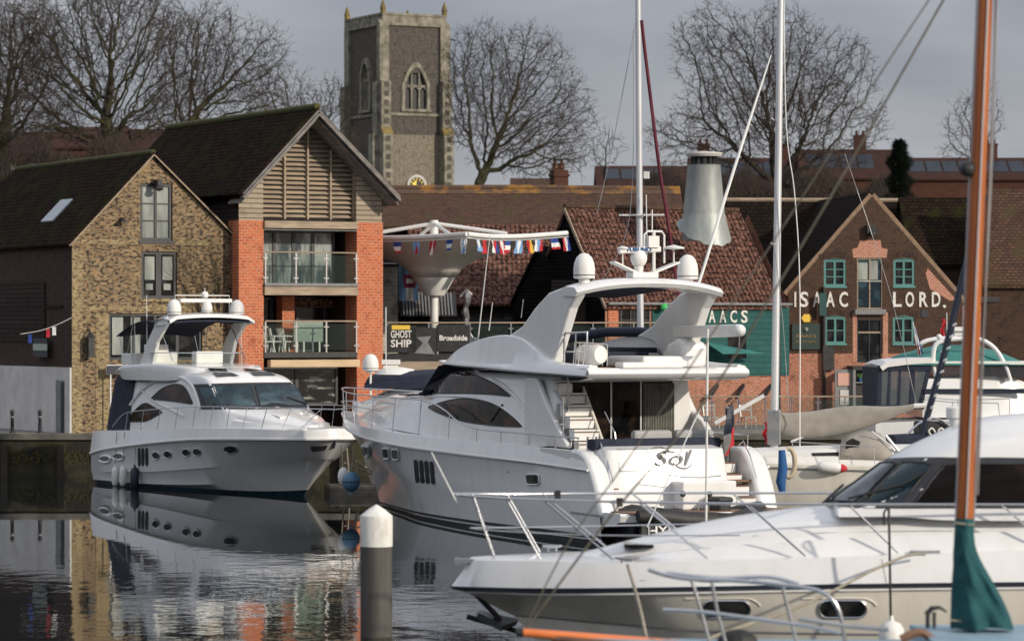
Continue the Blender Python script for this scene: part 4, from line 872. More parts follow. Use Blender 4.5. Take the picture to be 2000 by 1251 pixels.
def tracery(parent,x0,x1,z0,z1,flipx=False,nm='belfry_window'):
    w_=x1-x0; c=(x0+x1)/2; zsn=z1-w_*.75; mb=MB(); 
    def arch(r0,r1,y0,y1,n_=14):
        pa_,pb_=[],[]
        for k in range(n_+1):
            t_=-1+2*k/n_; zq_=lambda r:zsn+ (w_*.75*(r/(w_/2)))*(1-abs(t_)**1.8)
            pa_.append((c+r0*t_,zq_(r0))); pb_.append((c+r1*t_,zq_(r1)))
        for k in range(n_):
            a,b2,d,e=pa_[k],pa_[k+1],pb_[k+1],pb_[k]; mb.prism([(a[0],y0,a[1]),(b2[0],y0,b2[1]),(d[0],y0,d[1]),(e[0],y0,e[1])],(0,y1-y0,0))
    arch(w_/2-.02,w_/2+.26,-.10,.3)
    mb.box(x0-.24,x0+.02,-.08,.3,z0,zsn); mb.box(x1-.02,x1+.24,-.08,.3,z0,zsn); mb.box(x0-.3,x1+.3,-.14,.3,z0-.22,z0)
    lw=w_/3
    for i in (1,2): mb.box(x0+lw*i-.06,x0+lw*i+.06,.05,.18,z0,z1-.45)
    zm_=z0+(zsn-z0)*.78
    for i in range(3):
        a=x0+lw*i
        for k in range(5):
            t_=k/5; t2=(k+1)/5
            for sg_ in (-1,1):
                cc=a+lw/2; mb.bar((cc+sg_*lw/2*(1-t_),.12,zm_+.35*t_**.6),(cc+sg_*lw/2*(1-t2),.12,zm_+.35*t2**.6),.1,.1,up=(0,1,0))
    mb.box(x0,x1,.05,.18,zm_+.34,zm_+.44)
    o=mb.build(nm,M['ashlar'],parent)
    p=MB(); pts=[(c+(w_/2)*t_,zsn+(w_*.75)*(1-abs(t_)**1.8)) for t_ in [-1+2*k/12 for k in range(13)]]
    p.poly([(x0,.24,z0),(x1,.24,z0)]+[(x,.24,z) for x,z in pts[::-1]]); p.build('pane',M['black'],o); return o
tracery(ch,*hwn)
o=tracery(ch,-.75,.75,ZZ(211),ZZ(118)); o.location=(-.2,Dt*.42,0); o.rotation_euler=(0,0,R(-90))
# fill above square opening head
ck=MB(); cx_,cz_=q(813,361); cz_=ZZ(361)
ck.lathe([(.86,0),(.86,-.08),(.70,-.1)],(cx_,-.0,cz_),32,axis=(0,1,0)); 
ck=MB(); r1,r0=.86,.66
for k in range(32):
    a,b_=2*math.pi*k/32,2*math.pi*(k+1)/32; ck.prism([(cx_+r0*math.cos(a),-.16,cz_+r0*math.sin(a)),(cx_+r1*math.cos(a),-.16,cz_+r1*math.sin(a)),(cx_+r1*math.cos(b_),-.16,cz_+r1*math.sin(b_)),(cx_+r0*math.cos(b_),-.16,cz_+r0*math.sin(b_))],(0,.17,0))
cl=ck.build('clock_rim',M['render'],ch)
ck=MB(); ck.prism([(cx_+.67*math.cos(k*math.pi/12),-.10,cz_+.67*math.sin(k*math.pi/12)) for k in range(24)],(0,.08,0)); ck.build('clock_face',M['black'],cl)
gilt=pbr('gilt',(.75,.55,.08),rough=.4,metal=.3); ck=MB()
for k in range(12):
    a=k*math.pi/6; ck.bar((cx_+.44*math.cos(a),-.12,cz_+.44*math.sin(a)),(cx_+.60*math.cos(a),-.12,cz_+.60*math.sin(a)),.08,.02,up=(0,1,0))
ck.bar((cx_,-.14,cz_),(cx_-.42,-.14,cz_+.22),.09,.03,up=(0,1,0)); ck.bar((cx_,-.14,cz_),(cx_-.2,-.14,cz_-.3),.10,.03,up=(0,1,0)); ck.bar((cx_-.4,-.13,cz_-.1),(cx_-.05,-.13,cz_+.35),.16,.02,up=(0,1,0)); ck.build('clock_hands',gilt,cl)
mb=MB(); mb.tube([(Wt,0,ZZ(68)),(Wt+.9,-.2,ZZ(74))],.07,6); mb.build('waterspout',M['darkframe'],ch)
# ------------------------------------------------------------------ houses on the rise behind
def farhouse(label,px0,px1,pyr,pye,d,wm,rm,group=None,yaw=0,chim=None,solar=False,windows=0):
    x0=(px0-1000)/FPX*d; x1=(px1-1000)/FPX*d
    t_,f,r_=shed('hillside_house',label,x0,d,x1-x0,8,hz(pye,d),hz(pyr,d+4),R(yaw),wm,rm)
    if solar:
        mb=MB(); a=Vector((0,1.2,hz(pye,d)+(hz(pyr,d+4)-hz(pye,d))*.3+.16)); b_=Vector((0,3.2,hz(pye,d)+(hz(pyr,d+4)-hz(pye,d))*.8+.16)); w_=x1-x0
        for k in range(int(w_/1.3)-1):
            p=MB(); s_=Vector((.5+k*1.3,0,0)); p.prism([a+s_,a+s_+Vector((1.15,0,0)),b_+s_+Vector((1.15,0,0)),b_+s_],(0,0,.06)); p.build('solar_panel',solarm,t_)
    if chim:
        for cpx in chim:
            cx=(cpx-px0)/(px1-px0)*(x1-x0); mb=MB(); mb.box(cx-.45,cx+.45,3.6,4.4,hz(pyr,d+4)-.6,hz(pyr,d+4)+1.1); mb.box(cx-.5,cx+.5,3.55,4.45,hz(pyr,d+4)+1.1,hz(pyr,d+4)+1.25)
            for s_ in (-.25,.25): mb.lathe([(.12,0),(.1,.35)],(cx+s_,4,hz(pyr,d+4)+1.25),8)
            mb.build('chimney',rosewall,r_)
    for k in range(windows):
        mb=MB(); xx=(x1-x0)*(k+.7)/(windows+.4); mb.box(xx-.45,xx+.45,-.05,.06,hz(pye,d)-1.9,hz(pye,d)-.7); mb.build('window',M['pale'],t_)
    return t_
solarm=pbr('solar_panel',(.012,.016,.026),(.02,.026,.04),rough=.6,scale=2)
redroof=brickmat('far_red_tile',(.065,.030,.022),(.045,.022,.017),(.03,.016,.012),.3,.2,.02,dark=(.06,.04,.035))
rosewall=brickmat('far_red_wall',(.095,.040,.028),(.07,.03,.022),(.09,.05,.035),.4,.12,.02,dark=(.1,.05,.04))
farhouse('red brick terrace house behind the big left tree, nearest the frame edge',-60,95,262,300,238,rosewall,redroof,windows=3)
farhouse('red brick house with hipped end seen between the left tree trunks',100,235,252,290,236,rosewall,redroof,windows=3)
farhouse('red brick house behind the roof of the yellow brick gable, right of the trunks',242,420,256,296,240,rosewall,redroof,windows=4)
farhouse('low brown roofed house left of the chimney stack, behind the barn ridge',1000,1085,352,372,246,rosewall,M['browntile'],chim=[1092])
farhouse('red tiled house with solar panels between the mast and the flue',1168,1345,328,366,250,rosewall,redroof,solar=True)
farhouse('red tiled terrace with solar panels behind the big right tree',1352,1560,312,362,256,rosewall,redroof,chim=[1380,1540],solar=True)
farhouse('long red tiled terrace with solar panels right of the big tree',1568,1762,296,350,252,rosewall,redroof,chim=[1690],solar=True)
farhouse('red tiled terrace with a white dormer at the far right of the hill',1770,2060,312,352,258,rosewall,redroof,chim=[1950],solar=True)
cs=thing('brick_chimney_stack','tall red brick chimney stack rising just behind the barn ridge','chimney',Fr((1092-1000)/FPX*200,200,0,R(20)))
mb=MB(); mb.box(-.45,.45,-.4,.4,gz(200)-1,hz(332,200)); mb.box(-.52,.52,-.47,.47,hz(345,200),hz(340,200)); mb.build('shaft',rosewall,cs); mb=MB(); mb.lathe([(.13,0),(.11,.4)],(-.2,0,hz(332,200)),8); mb.lathe([(.13,0),(.11,.4)],(.2,0,hz(332,200)),8); mb.build('chimney_pot',M['pantile'],cs)

# bunting and bollards at the left edge of the quay
fl_=Fr(*P(60,850,129.6)[:2],0,0); bt=thing('flag_bunting','short flag string across the dark side wall at the far left','bunting',fl_)
pa_=P(40,652,129.6)-fl_.O; pb_=P(140,620,129.6)-fl_.O; mb=MB(); mb.tube([pa_.lerp(pb_,i/8)+Vector((0,0,-.12*math.sin(math.pi*i/8))) for i in range(9)],.012,4); mb.build('string',M['white'],bt)
for f_,mm in ((.5,'red'),(.62,'white'),(.15,'blue')):
    p=pa_.lerp(pb_,f_)+Vector((0,0,-.12)); mb=MB(); mb.grid([[p+Vector((.15*i/3,.02*math.sin(i+j),-.32*j/4)) for i in range(4)] for j in range(5)]); mb.build('flag',[M[mm]],bt)
for px,lab in ((24,'black iron bollard at the quay edge, farther left of the two'),(78,'black iron bollard at the quay edge below the white rendered base')):
    f_=Fr(*P(px,850,130.7)[:2],ZQ+.03,0); b_=thing('bollard',lab,'bollard',f_,'bollards on the quay edge'); mb=MB(); mb.lathe([(.12,0),(.12,.05),(.075,.08),(.065,.75),(.09,.78),(.09,.84),(.04,.92)],(0,0,0),12); mb.build('post',M['black'],b_,smooth=40); mb=MB(); mb.lathe([(.095,.60),(.095,.66)],(0,0,0),12); mb.build('ring',M['steeldull'],b_)
# ------------------------------------------------------------------ bare trees
import numpy as np
from mathutils import noise
def zat(py,d): return HC-(py-YH)/FPX*d
def grow_tree(name_label,px,d,pybase,blobs,n_att,seed,trunk_r,trunk_py,tm='mossbark',ntw=4,dk=.46,step=.31,twr=.0125,yf=.8,tip=.0155):
    """space colonisation: limbs grow towards points scattered through the crown's own outline"""
    rng=np.random.default_rng(seed); s_=d/FPX; zb=zat(pybase,d); A=[]
    vol=[b_[2]*b_[2]*b_[3] for b_ in blobs]; tot=sum(vol)
    for (bx,by,brx,brz),v in zip(blobs,vol):
        k=max(30,int(3.3*n_att*v/tot)); u=rng.normal(size=(k,3)); u/=np.linalg.norm(u,axis=1)[:,None]; r=rng.random(k)**.55
        q_=u*r[:,None]*np.array([brx*s_,brx*s_*yf,brz*s_])*1.17+np.array([(bx-px)*s_,rng.normal()*.4,zat(by,d)-zb]); A.append(q_)
    A=np.vstack(A); A=A[A[:,2]>.8]; A=A[np.array([noise.noise(Vector(a_)*.55+Vector((seed,0,0)))+rng.normal()*.12>-.17 for a_ in A])]
    th=zat(trunk_py,d)-zb; nodes=[np.array([0,0,-1.5])]; par=[-1]; z=-1.5
    while z<th:
        z+=step; nodes.append(nodes[-1]+np.array([rng.normal()*.035,rng.normal()*.03,step])); par.append(len(nodes)-2)
    X=np.array(nodes); D2=((A[:,None,:]-X[None])**2).sum(2); ni=D2.argmin(1); nd=np.sqrt(D2.min(1)); alive=np.ones(len(A),bool); last={}
    for it in range(150):
        m=alive.copy()
        if not m.any(): break
        idx=ni[m]; v=A[m]-X[idx]; v/=np.linalg.norm(v,axis=1)[:,None]+1e-9
        acc=np.zeros((len(X),3)); np.add.at(acc,idx,v); act=np.unique(idx)
        newp=[];newpar=[]
        for i in act:
            g=acc[i]; g=g/(np.linalg.norm(g)+1e-9)+rng.normal(size=3)*.24+np.array([0,0,.05]); g/=np.linalg.norm(g); p=X[i]+g*step
            key=(int(i),round(p[0],1),round(p[2],1))
            last[i]=last.get(i,0)+1
            if last[i]>4: continue
            newp.append(p); newpar.append(int(i))
        if not newp: break
        P_=np.array(newp); b0=len(X); X=np.vstack([X,P_]); par+=newpar
        d2=np.sqrt(((A[:,None,:]-P_[None])**2).sum(2)); mi=d2.argmin(1); md=d2.min(1); up_=md<nd; ni[up_]=b0+mi[up_]; nd[up_]=md[up_]; alive&=nd>dk
        if len(X)>24000: break
    n=len(X); ch=[[] for _ in range(n)]
    for i in range(1,n): ch[par[i]].append(i)
    w=np.zeros(n)
    for i in range(n-1,-1,-1):
        if not ch[i]: w[i]=tip**2.15
        else: w[i]=sum(w[c] for c in ch[i])
    rad=w**(1/2.15); k=trunk_r/rad[0]; rad=np.minimum(rad*1.08,trunk_r) if k<1 else rad*(1+(k-1)*(rad/rad[0])**.7)
    T=MB();Cc=MB(); stack=[(0,None)]
    while stack:
        i,st=stack.pop(); chain=([st] if st is not None else [])+[i]; c=i
        while ch[c]:
            o_=sorted(ch[c],key=lambda j:-w[j])
            for j in o_[1:]: stack.append((j,c))
            c=o_[0]; chain.append(c)
        pts=[Vector(X[j]) for j in chain]; rr=[float(rad[j]) for j in chain]
        if st is not None: rr[0]=rr[min(1,len(rr)-1)]
        if len(pts)<2: continue
        if 0 in chain:
            nt_=int((th+1.5)/step)+1; T.tube(pts[:nt_+1],rr[:nt_+1],10); pts=pts[nt_:]; rr=rr[nt_:]
        if len(pts)>1: Cc.tube(pts,rr,7 if rr[0]>.12 else (5 if rr[0]>.04 else 3),mi=0 if rr[0]>.05 else 1,cap=False)
    # fine twigs
    rnd=random.Random(seed); V=Cc.v;Fc=Cc.f;Mm=Cc.m
    def tw(p,q,r):
        dd=q-p; a_=Vector((dd.z+.01,0,-dd.x)).normalized()*r; b_=len(V); c_=Vector((0,r,0))
        V.extend([tuple(p+a_),tuple(p-a_),tuple(p+c_),tuple(q+a_*.4),tuple(q-a_*.4),tuple(q+c_*.4)]); Fc.extend([(b_,b_+1,b_+4,b_+3),(b_+1,b_+2,b_+5,b_+4),(b_+2,b_,b_+3,b_+5)]); Mm.extend((1,1,1))
    for i in range(n):
        if rad[i]<.05 and X[i][2]>th*.8:
            base=Vector(X[i]); dr=(Vector(X[i])-Vector(X[par[i]])).normalized()
            for _ in range(ntw if not ch[i] else max(1,ntw-2)):
                dd=(dr+Vector((rnd.gauss(0,.6),rnd.gauss(0,.6),rnd.gauss(.05,.6)))).normalized(); L_=rnd.uniform(.28,.62); m1_=base+dd*L_; tw(base,m1_,twr)
                for _k in range(2 if rnd.random()<.6 else 1):
                    d3=(dd+Vector((rnd.gauss(0,.5),rnd.gauss(0,.5),rnd.gauss(.05,.5)))).normalized(); tw(m1_,m1_+d3*L_*rnd.uniform(.5,.9),twr*.7)
    f=Fr((px-1000)/FPX*d,d,zb,0); t_=thing('bare_tree',name_label,'tree',f,'bare trees behind the quay')
    a=T.build('trunk',M[tm],t_,smooth=60); b_=Cc.build('crown',[M[tm],M['twig']],t_); return a.data,b_.data
m1=grow_tree('huge bare mossy tree at the left edge with a low forked trunk',215,205,322,[(150,110,125,120),(265,70,115,95),(95,220,95,70),(300,180,95,80),(210,10,120,60),(180,240,110,55),(90,80,80,80)],2900,3,.56,266)
grow_tree('bare mossy tree just right of the huge left tree, over the dark roof',352,214,322,[(400,110,95,90),(455,170,85,75),(350,215,80,55),(500,110,62,60),(520,200,45,45)],1500,7,.34,282)
f=Fr((5-1000)/FPX*222,222,zat(322,222),2.2); t_=thing('bare_tree','bare tree cut by the left frame edge, behind the huge one','tree',f,'bare trees behind the quay')
for me,nm in zip(m1,('trunk','crown')): o=bpy.data.objects.new(nm,me); COL.objects.link(o); o.parent=t_
grow_tree('slender bare tree between the dark gabled roof and the church tower',548,232,345,[(545,180,52,58),(590,215,48,45),(520,240,45,35)],520,9,.16,300,ntw=3)
grow_tree('low bare tree touching the left side of the church tower',640,240,345,[(635,200,52,45),(600,235,40,35),(668,225,30,40)],480,12,.14,300,ntw=3)
grow_tree('bare mossy oak immediately right of the church tower',930,228,400,[(950,130,80,80),(1035,150,80,85),(1090,230,68,80),(960,230,85,85),(1040,270,95,75),(905,190,45,70),(1120,300,45,45)],2300,15,.36,366)
grow_tree('thin bare sapling left of the first white mast, behind the barn ridge',1182,232,372,[(1182,290,30,34)],130,18,.07,335,ntw=3)
grow_tree('great spreading bare tree behind the second white mast',1512,226,395,[(1395,100,75,85),(1520,85,85,70),(1625,140,80,75),(1500,200,150,90),(1340,270,72,58),(1680,240,58,65),(1600,290,90,50),(1420,280,90,60),(1325,60,22,16),(1700,300,30,25)],2500,21,.42,372,tm='bark')
grow_tree('thin bare tree beside the orange mast at the far right',1905,236,352,[(1895,250,50,55),(1925,220,38,50),(1870,290,32,28)],330,27,.11,318,tm='bark',ntw=3)
# dark conifer
f=Fr((1757-1000)/FPX*190,190,zat(410,190),0); cf=thing('conifer_tree','dark narrow conifer on the hill behind the warehouse gable','tree',f)
hgt=zat(282,190)-zat(410,190); mb=MB(); mb.tube([(0,0,-2),(0,0,hgt*.9)],[.18,.05],8); mb.build('trunk',M['bark'],cf)
random.seed(17); mb=MB()
for k in range(9000):
    z=random.random()**.8; r_=(1.05*(1-z)**.45*(.9+.25*math.sin(z*21)+.15*math.sin(z*9+1)))*math.sqrt(random.uniform(.2,1)); a=random.uniform(0,6.283)
    p=Vector((r_*math.cos(a),r_*math.sin(a),.2+z*hgt)); d=Vector((math.cos(a),math.sin(a),random.uniform(-.2,.8)))*random.uniform(.12,.3); s_=Vector((-math.sin(a),math.cos(a),0))*random.uniform(.03,.07)
    mb.poly([p-s_,p+s_,p+d])
mb.build('crown',M['needle'],cf)
# hedges / scrub at the foot of the hill trees
f=Fr(0,0,0,0); 
def scrub(label,px0,px1,d,pyt,pyb,n_,m,seed):
    random.seed(seed); o=MB(); x0=(px0-1000)/FPX*d; x1=(px1-1000)/FPX*d; z0=zat(pyb,d); z1=zat(pyt,d)
    for k in range(n_):
        x=random.uniform(x0,x1); t_=random.random(); top=z0+(z1-z0)*(.75+.25*math.sin(x*1.3+seed)+.1*math.sin(x*4)); p=Vector((x,d+random.uniform(-1.5,1.5),z0+(top-z0)*t_**.8-.2)); L_=random.uniform(.3,.8)
        dv=Vector((random.gauss(0,.5),random.gauss(0,.3),1)).normalized()*L_; s_=Vector((.022,0,0)); o.poly([p-s_,p+s_,p+dv])
    ob=o.build('scrub',m,None); tag(ob,label,'shrubs'); ob['kind']='stuff'; return ob
scrub('bare scrub at the foot of the left trees',-40,700,198,262,350,9000,M['twig'],1)
scrub('bare brown scrub under the big right tree',1260,1740,205,330,410,9000,M['twig'],2)
# ------------------------------------------------------------------ boat helpers
def hull(curves,bands,n=36,name='hull',mats=None,parent=None,deck=None,camber=.08):
    """curves from the sheer down, each a list of (x, half beam, z); lofts both sides, transom and deck"""
    mb=MB(); rows=[curve(c,n) for c in curves]
    for s in (1,-1):
        g=[[Vector((p.x,p.y*s,p.z)) for p in r] for r in rows]; mb.grid(g,flip=(s>0),mf=lambda i,k:bands[i])
    col=[r[0] for r in rows]
    for a,b_,bd in zip(col,col[1:],bands):
        mb.poly([(a.x,a.y,a.z),(a.x,-a.y,a.z),(b_.x,-b_.y,b_.z),(b_.x,b_.y,b_.z)],bd)
    sh=rows[0]; dk=[[Vector((p.x,p.y*t,p.z+camber*(1-t*t))) for t in (1,.75,.4,0,-.4,-.75,-1)] for p in sh]
    mb.grid(dk,mi=(bands[0] if deck is None else deck),flip=True)
    bv=BVHTree.FromPolygons([Vector(v) for v in mb.v],mb.f)
    o=mb.build(name,mats,parent,smooth=32) if parent is not None else None
    return o,bv,mb
def body(st,name,mats,parent,mult=5,mi=0,smooth=35,rr=.22,bvh=True):
    """superstructure: stations (x, half width at foot, z foot, half width at shoulder, z shoulder, crown)"""
    n=(len(st)-1)*mult; S=[cr_pt(st,i/n) for i in range(n+1)]; rows=[]
    for (x,wb,zb,wt,zt,crn) in S:
        wb=max(wb,.01);wt=max(wt,.005); h=zt-zb; r=min(rr,h*.6,wt*.6)
        half=[(wb,zb),(wb+(wt-wb)*.5+.03*min(h,1),zb+h*.5),(wt+.0,zt-r),(wt-r*.12,zt-r*.45),(wt-r*.45,zt-r*.12),(wt-r,zt),(wt*.5,zt+crn*.75),(0,zt+crn)]
        full=half+[(-a,b_) for a,b_ in half[-2::-1]]
        rows.append([Vector((x,a,b_)) for a,b_ in full])
    mb=MB(); mb.grid(rows,mi=mi,flip=True); mb.poly(rows[0][::-1],mi); mb.poly(rows[-1],mi)
    bv=BVHTree.FromPolygons([Vector(v) for v in mb.v],mb.f); o=mb.build(name,mats,parent,smooth=smooth)
    return o,bv,mb
def cast(fr,bv,px,py,off=.012,side=None):
    r=Vector(((px-1000)/FPX,1,-(py-YH)/FPX)).normalized(); c=Vector((0,0,HC))-fr.O
    o=Vector((c.dot(fr.ex),c.dot(fr.ey),c.z)); d=Vector((r.dot(fr.ex),r.dot(fr.ey),r.z))
    h,nr,i,t=bv.ray_cast(o,d)
    if h is None:
        return None
    if nr.dot(d)>0: nr=-nr
    return h+nr*off
def dec_poly(fr,bv,pts,name,m,parent,off=.012,rim=None,rimw=1.18,plane=None,rimh=.02):
    ps=[cast(fr,bv,x,y,off) or (fr.hit(x,y,plane) if plane is not None else None) for x,y in pts]; ps=[p for p in ps if p is not None]
    if len(ps)<3: print('decal lost',name); return None
    mb=MB(); c=sum(ps,Vector())/len(ps); n=len(ps); 
    cx,cy=sum(p[0] for p in pts)/len(pts),sum(p[1] for p in pts)/len(pts); cc=cast(fr,bv,cx,cy,off) or c
    b=len(mb.v); mb.v+=[tuple(p) for p in ps]+[tuple(cc)]
    for i in range(n): mb.face((i,(i+1)%n,n))
    o=mb.build(name,m,parent,smooth=40)
    if rim is not None:
        mb=MB(); q=[c+(p-c)*rimw for p in ps]; nr=(ps[n//3]-c).cross(ps[0]-c).normalized()
        if nr.dot(Vector((0,1 if c.y>0 else -1,0)))<0 and abs(nr.y)>.3: nr=-nr
        mb.tube([c+(p-c)*(1+rimw)/2 +nr*.004 for p in ps]+[c+(ps[0]-c)*(1+rimw)/2+nr*.004],max(.012,(q[0]-ps[0]).length*.5),6,cap=False); mb.build('rim',rim,o)
    return o
def dec_strip(fr,bv,up,lo,name,m,parent,nu=20,nv=6,off=.014,plane=None):
    """glass or stripe laid on a body between an upper and a lower pixel polyline (left to right)"""
    rows=[]; cxx=sum(a[0] for a in up+lo)/len(up+lo); cyy=sum(a[1] for a in up+lo)/len(up+lo)
    for j in range(nv+1):
        row=[]
        for i in range(nu+1):
            a=cr_pt(up,i/nu); b_=cr_pt(lo,i/nu); x=a[0]+(b_[0]-a[0])*j/nv; y=a[1]+(b_[1]-a[1])*j/nv
            p=cast(fr,bv,x,y,off); k_=0
            while p is None and k_<16:
                k_+=1; x+=(cxx-x)*.06; y+=(cyy-y)*.06; p=cast(fr,bv,x,y,off)
            if p is None: p=fr.hit(x,y,plane if plane is not None else 0)
            row.append(p)
        rows.append(row)
    mb=MB(); mb.grid(rows); o=mb.build(name,m,parent,smooth=40)
    if name in ('side_window','upper_window','lower_window','windscreen_pane'):
        lp=rows[0]+[r[-1] for r in rows[1:]]+rows[-1][::-1][1:]+[r[0] for r in rows[::-1][1:]]; lp=[p for i,p in enumerate(lp) if i==0 or (p-lp[i-1]).length>.01]
        mb=MB(); mb.tube(lp,.018,5,cap=False); mb.build('window_seal',M['black'],o)
    return o
def ell(cx,cy,rx,ry,n=14,sk=0): return [(cx+rx*math.cos(2*math.pi*k/n)+sk*math.sin(2*math.pi*k/n),cy-ry*math.sin(2*math.pi*k/n)) for k in range(n)]
def rrect(x0,y0,x1,y1,r=3,sk=0,n=3):
    o=[]
    for (cx,cy,a0) in ((x1-r,y0+r,0),(x0+r,y0+r,1),(x0+r,y1-r,2),(x1-r,y1-r,3)):
        for k in range(n+1):
            a=(a0+k/n)*math.pi/2; o.append((cx+r*math.cos(a)+sk*((cy-(y0+y1)/2)),cy-r*math.sin(a)))
    return o
def dome(parent,c,r,name='satellite_dome',h=1.15,ped=.15):
    mb=MB(); c=Vector(c); mb.lathe([(r*.55,-ped),(r*.5,0),(r*.93,.02),(r,.12*r),(r,.75*r*h),(r*.93,1.15*r*h),(r*.72,1.55*r*h),(r*.4,1.8*r*h),(.01,1.88*r*h)],c,20); o=mb.build(name,M['gelmatt'],parent,smooth=40)
    mb=MB(); mb.lathe([(r*1.012,.30*r),(r*1.012,.42*r)],c,20); mb.build('dome_seam',M['grey'],o); return o
def rails(parent,top,posts,r=.016,name='guard_rail',m=None,mids=()):
    mb=MB(); mb.tube(curve(top,max(12,len(top)*5)) if len(top)>2 else top,r,7); o=mb.build(name,m or M['steel'],parent,smooth=60)
    for a,b_ in posts: mb=MB(); mb.tube([a,b_],r*.9,6); mb.build('stanchion',m or M['steel'],parent,smooth=60)
    for md in mids: mb=MB(); mb.tube(curve(md,16),r*.6,6); mb.build('lower_rail',m or M['steel'],parent)
    return o
def fender(label,fr,p,r,h,m,line_to=None,group=None,ball=False,name='fender'):
    t_=thing(name,label,'fender',Fr(*(fr.O+fr.ex*p[0]+fr.ey*p[1]+Vector((0,0,p[2]))),fr.yaw),group)
    mb=MB(); 
    if ball: mb.lathe([(.02,r*1.25),(r*.25,r*1.1)]+[(r*math.sin(math.pi*k/9),r*math.cos(math.pi*k/9)) for k in range(1,9)]+[(.02,-r*1.0)],(0,0,0),16)
    else: mb.lathe([(.03,h/2+.08),(.04,h/2),(r*.7,h/2-.04),(r,h/2-.14),(r,-h/2+.14),(r*.7,-h/2+.04),(.03,-h/2)],(0,0,0),14)
    mb.build('float',m,t_,smooth=50)
    if line_to is not None:
        d=Vector(line_to)-Vector(p); mb=MB(); mb.tube([(0,0,h/2 if not ball else r),(d.x,d.y,d.z)],.012,5); mb.build('lanyard',M['rope'],t_)
    return t_
# ================================================================== BOAT 1: flybridge cruiser, bow towards the camera
F1=Fr(-13.84,125.5,0,math.atan2(-.848,.53))
b1=thing('motor_yacht','white flybridge motor yacht with navy canopy and round portholes, bow towards the camera','yacht',F1)
cv=[[(-.1,2.1,1.95),(1.4,2.25,2.0),(5,2.35,2.12),(8.4,2.32,2.28),(11.4,2.08,2.34),(13.2,1.72,2.34),(14.35,1.12,2.33),(14.8,.55,2.32),(14.92,0,2.32)],
    [(-.1,2.22,1.14),(1.4,2.36,1.35),(5,2.46,1.66),(8.4,2.38,1.9),(11.4,2.16,2.0),(13.2,1.76,2.04),(14.38,1.12,2.06),(14.85,.52,2.07),(14.97,0,2.08)],
    [(-.1,2.18,1.07),(1.4,2.32,1.28),(5,2.40,1.59),(8.4,2.30,1.82),(11.4,2.04,1.92),(13.2,1.62,1.96),(14.28,.98,1.98),(14.7,.42,1.99),(14.82,0,2.0)],
    [(-.12,2.15,.42),(1.4,2.25,.48),(5,2.25,.62),(8.4,1.98,.85),(11.4,1.52,1.10),(13.0,1.02,1.25),(13.85,.55,1.33),(14.2,.2,1.35),(14.3,0,1.36)],
    [(-.12,2.12,.36),(1.4,2.2,.42),(5,2.19,.56),(8.4,1.90,.79),(11.4,1.42,1.04),(12.9,.92,1.19),(13.7,.46,1.28),(14.05,.15,1.30),(14.15,0,1.30)],
    [(-.12,2.08,.14),(1.4,2.15,.15),(5,2.1,.17),(8.4,1.7,.28),(11.0,1.18,.50),(12.4,.70,.68),(13.1,.34,.76),(13.42,.1,.78),(13.5,0,.78)],
    [(-.12,1.95,.10),(1.4,2.05,.10),(5,1.9,.10),(8.4,1.35,.10),(10.6,.90,.12),(11.8,.50,.16),(12.45,.22,.2),(12.7,.06,.22),(12.75,0,.22)],
    [(-.12,1.8,-.5),(1.4,1.9,-.5),(5,1.7,-.5),(8.4,1.1,-.5),(10.4,.6,-.5),(11.3,.3,-.5),(11.8,.1,-.5),(12.0,.03,-.5),(12.1,0,-.5)]]
mats1=[M['gel'],M['antifoul'],M['grey']]
h_o,HB,hm=hull(cv,[0,0,0,0,0,0,1],n=42,mats=mats1,parent=b1)
C1,CB,cm=body([(2.3,1.78,2.0,1.55,4.0,.05),(5,1.86,2.1,1.6,4.05,.15),(6.8,1.90,2.15,1.66,4.20,.18),(8.0,1.90,2.2,1.68,4.12,.18),(8.75,1.90,2.22,1.70,3.86,.16),(9.35,1.88,2.25,1.74,3.40,.16),(10.0,1.84,2.28,1.72,2.98,.16),(10.6,1.72,2.28,1.55,2.86,.18),(12.1,1.35,2.30,1.1,2.66,.12),(13.4,.5,2.32,.35,2.42,.05)],'deckhouse',M['gel'],b1,mult=4)
fb,FB,_=body([(1.1,1.55,4.05,1.75,4.22,.0),(2.0,1.8,3.9,1.92,4.42,.02),(4,1.88,3.9,1.92,4.5,.02),(5.6,1.8,3.9,1.8,4.48,.02),(6.7,1.5,4.0,1.45,4.40,.02),(7.1,1.2,4.1,1.1,4.3,.02)],'flybridge',M['gel'],b1,mult=4,rr=.12)
# windscreen with two panes, wipers
mb=MB()
dec_strip(F1,CB,[(378,750),(485,747),(598,746)],[(394,799),(500,799),(620,797)],'windscreen_surround',M['darkframe'],b1,24,8,off=.010)
for up,lo in (([(388,755),(440,753),(489,752)],[(402,793),(452,794),(501,794)]),([(498,752),(545,751),(587,750)],[(509,794),(560,793),(607,791)])):
    dec_strip(F1,CB,up,lo,'windscreen_pane',M['blueglass'],b1,12,6,off=.024)
for a,b_ in (((447,792),(418,790)),((560,776),(596,789))):
    p=cast(F1,CB,*a,.05); q_=cast(F1,CB,*b_,.05)
    if p and q_: mb=MB(); mb.tube([p,q_],.02,5); mb.build('wiper',M['black'],b1)
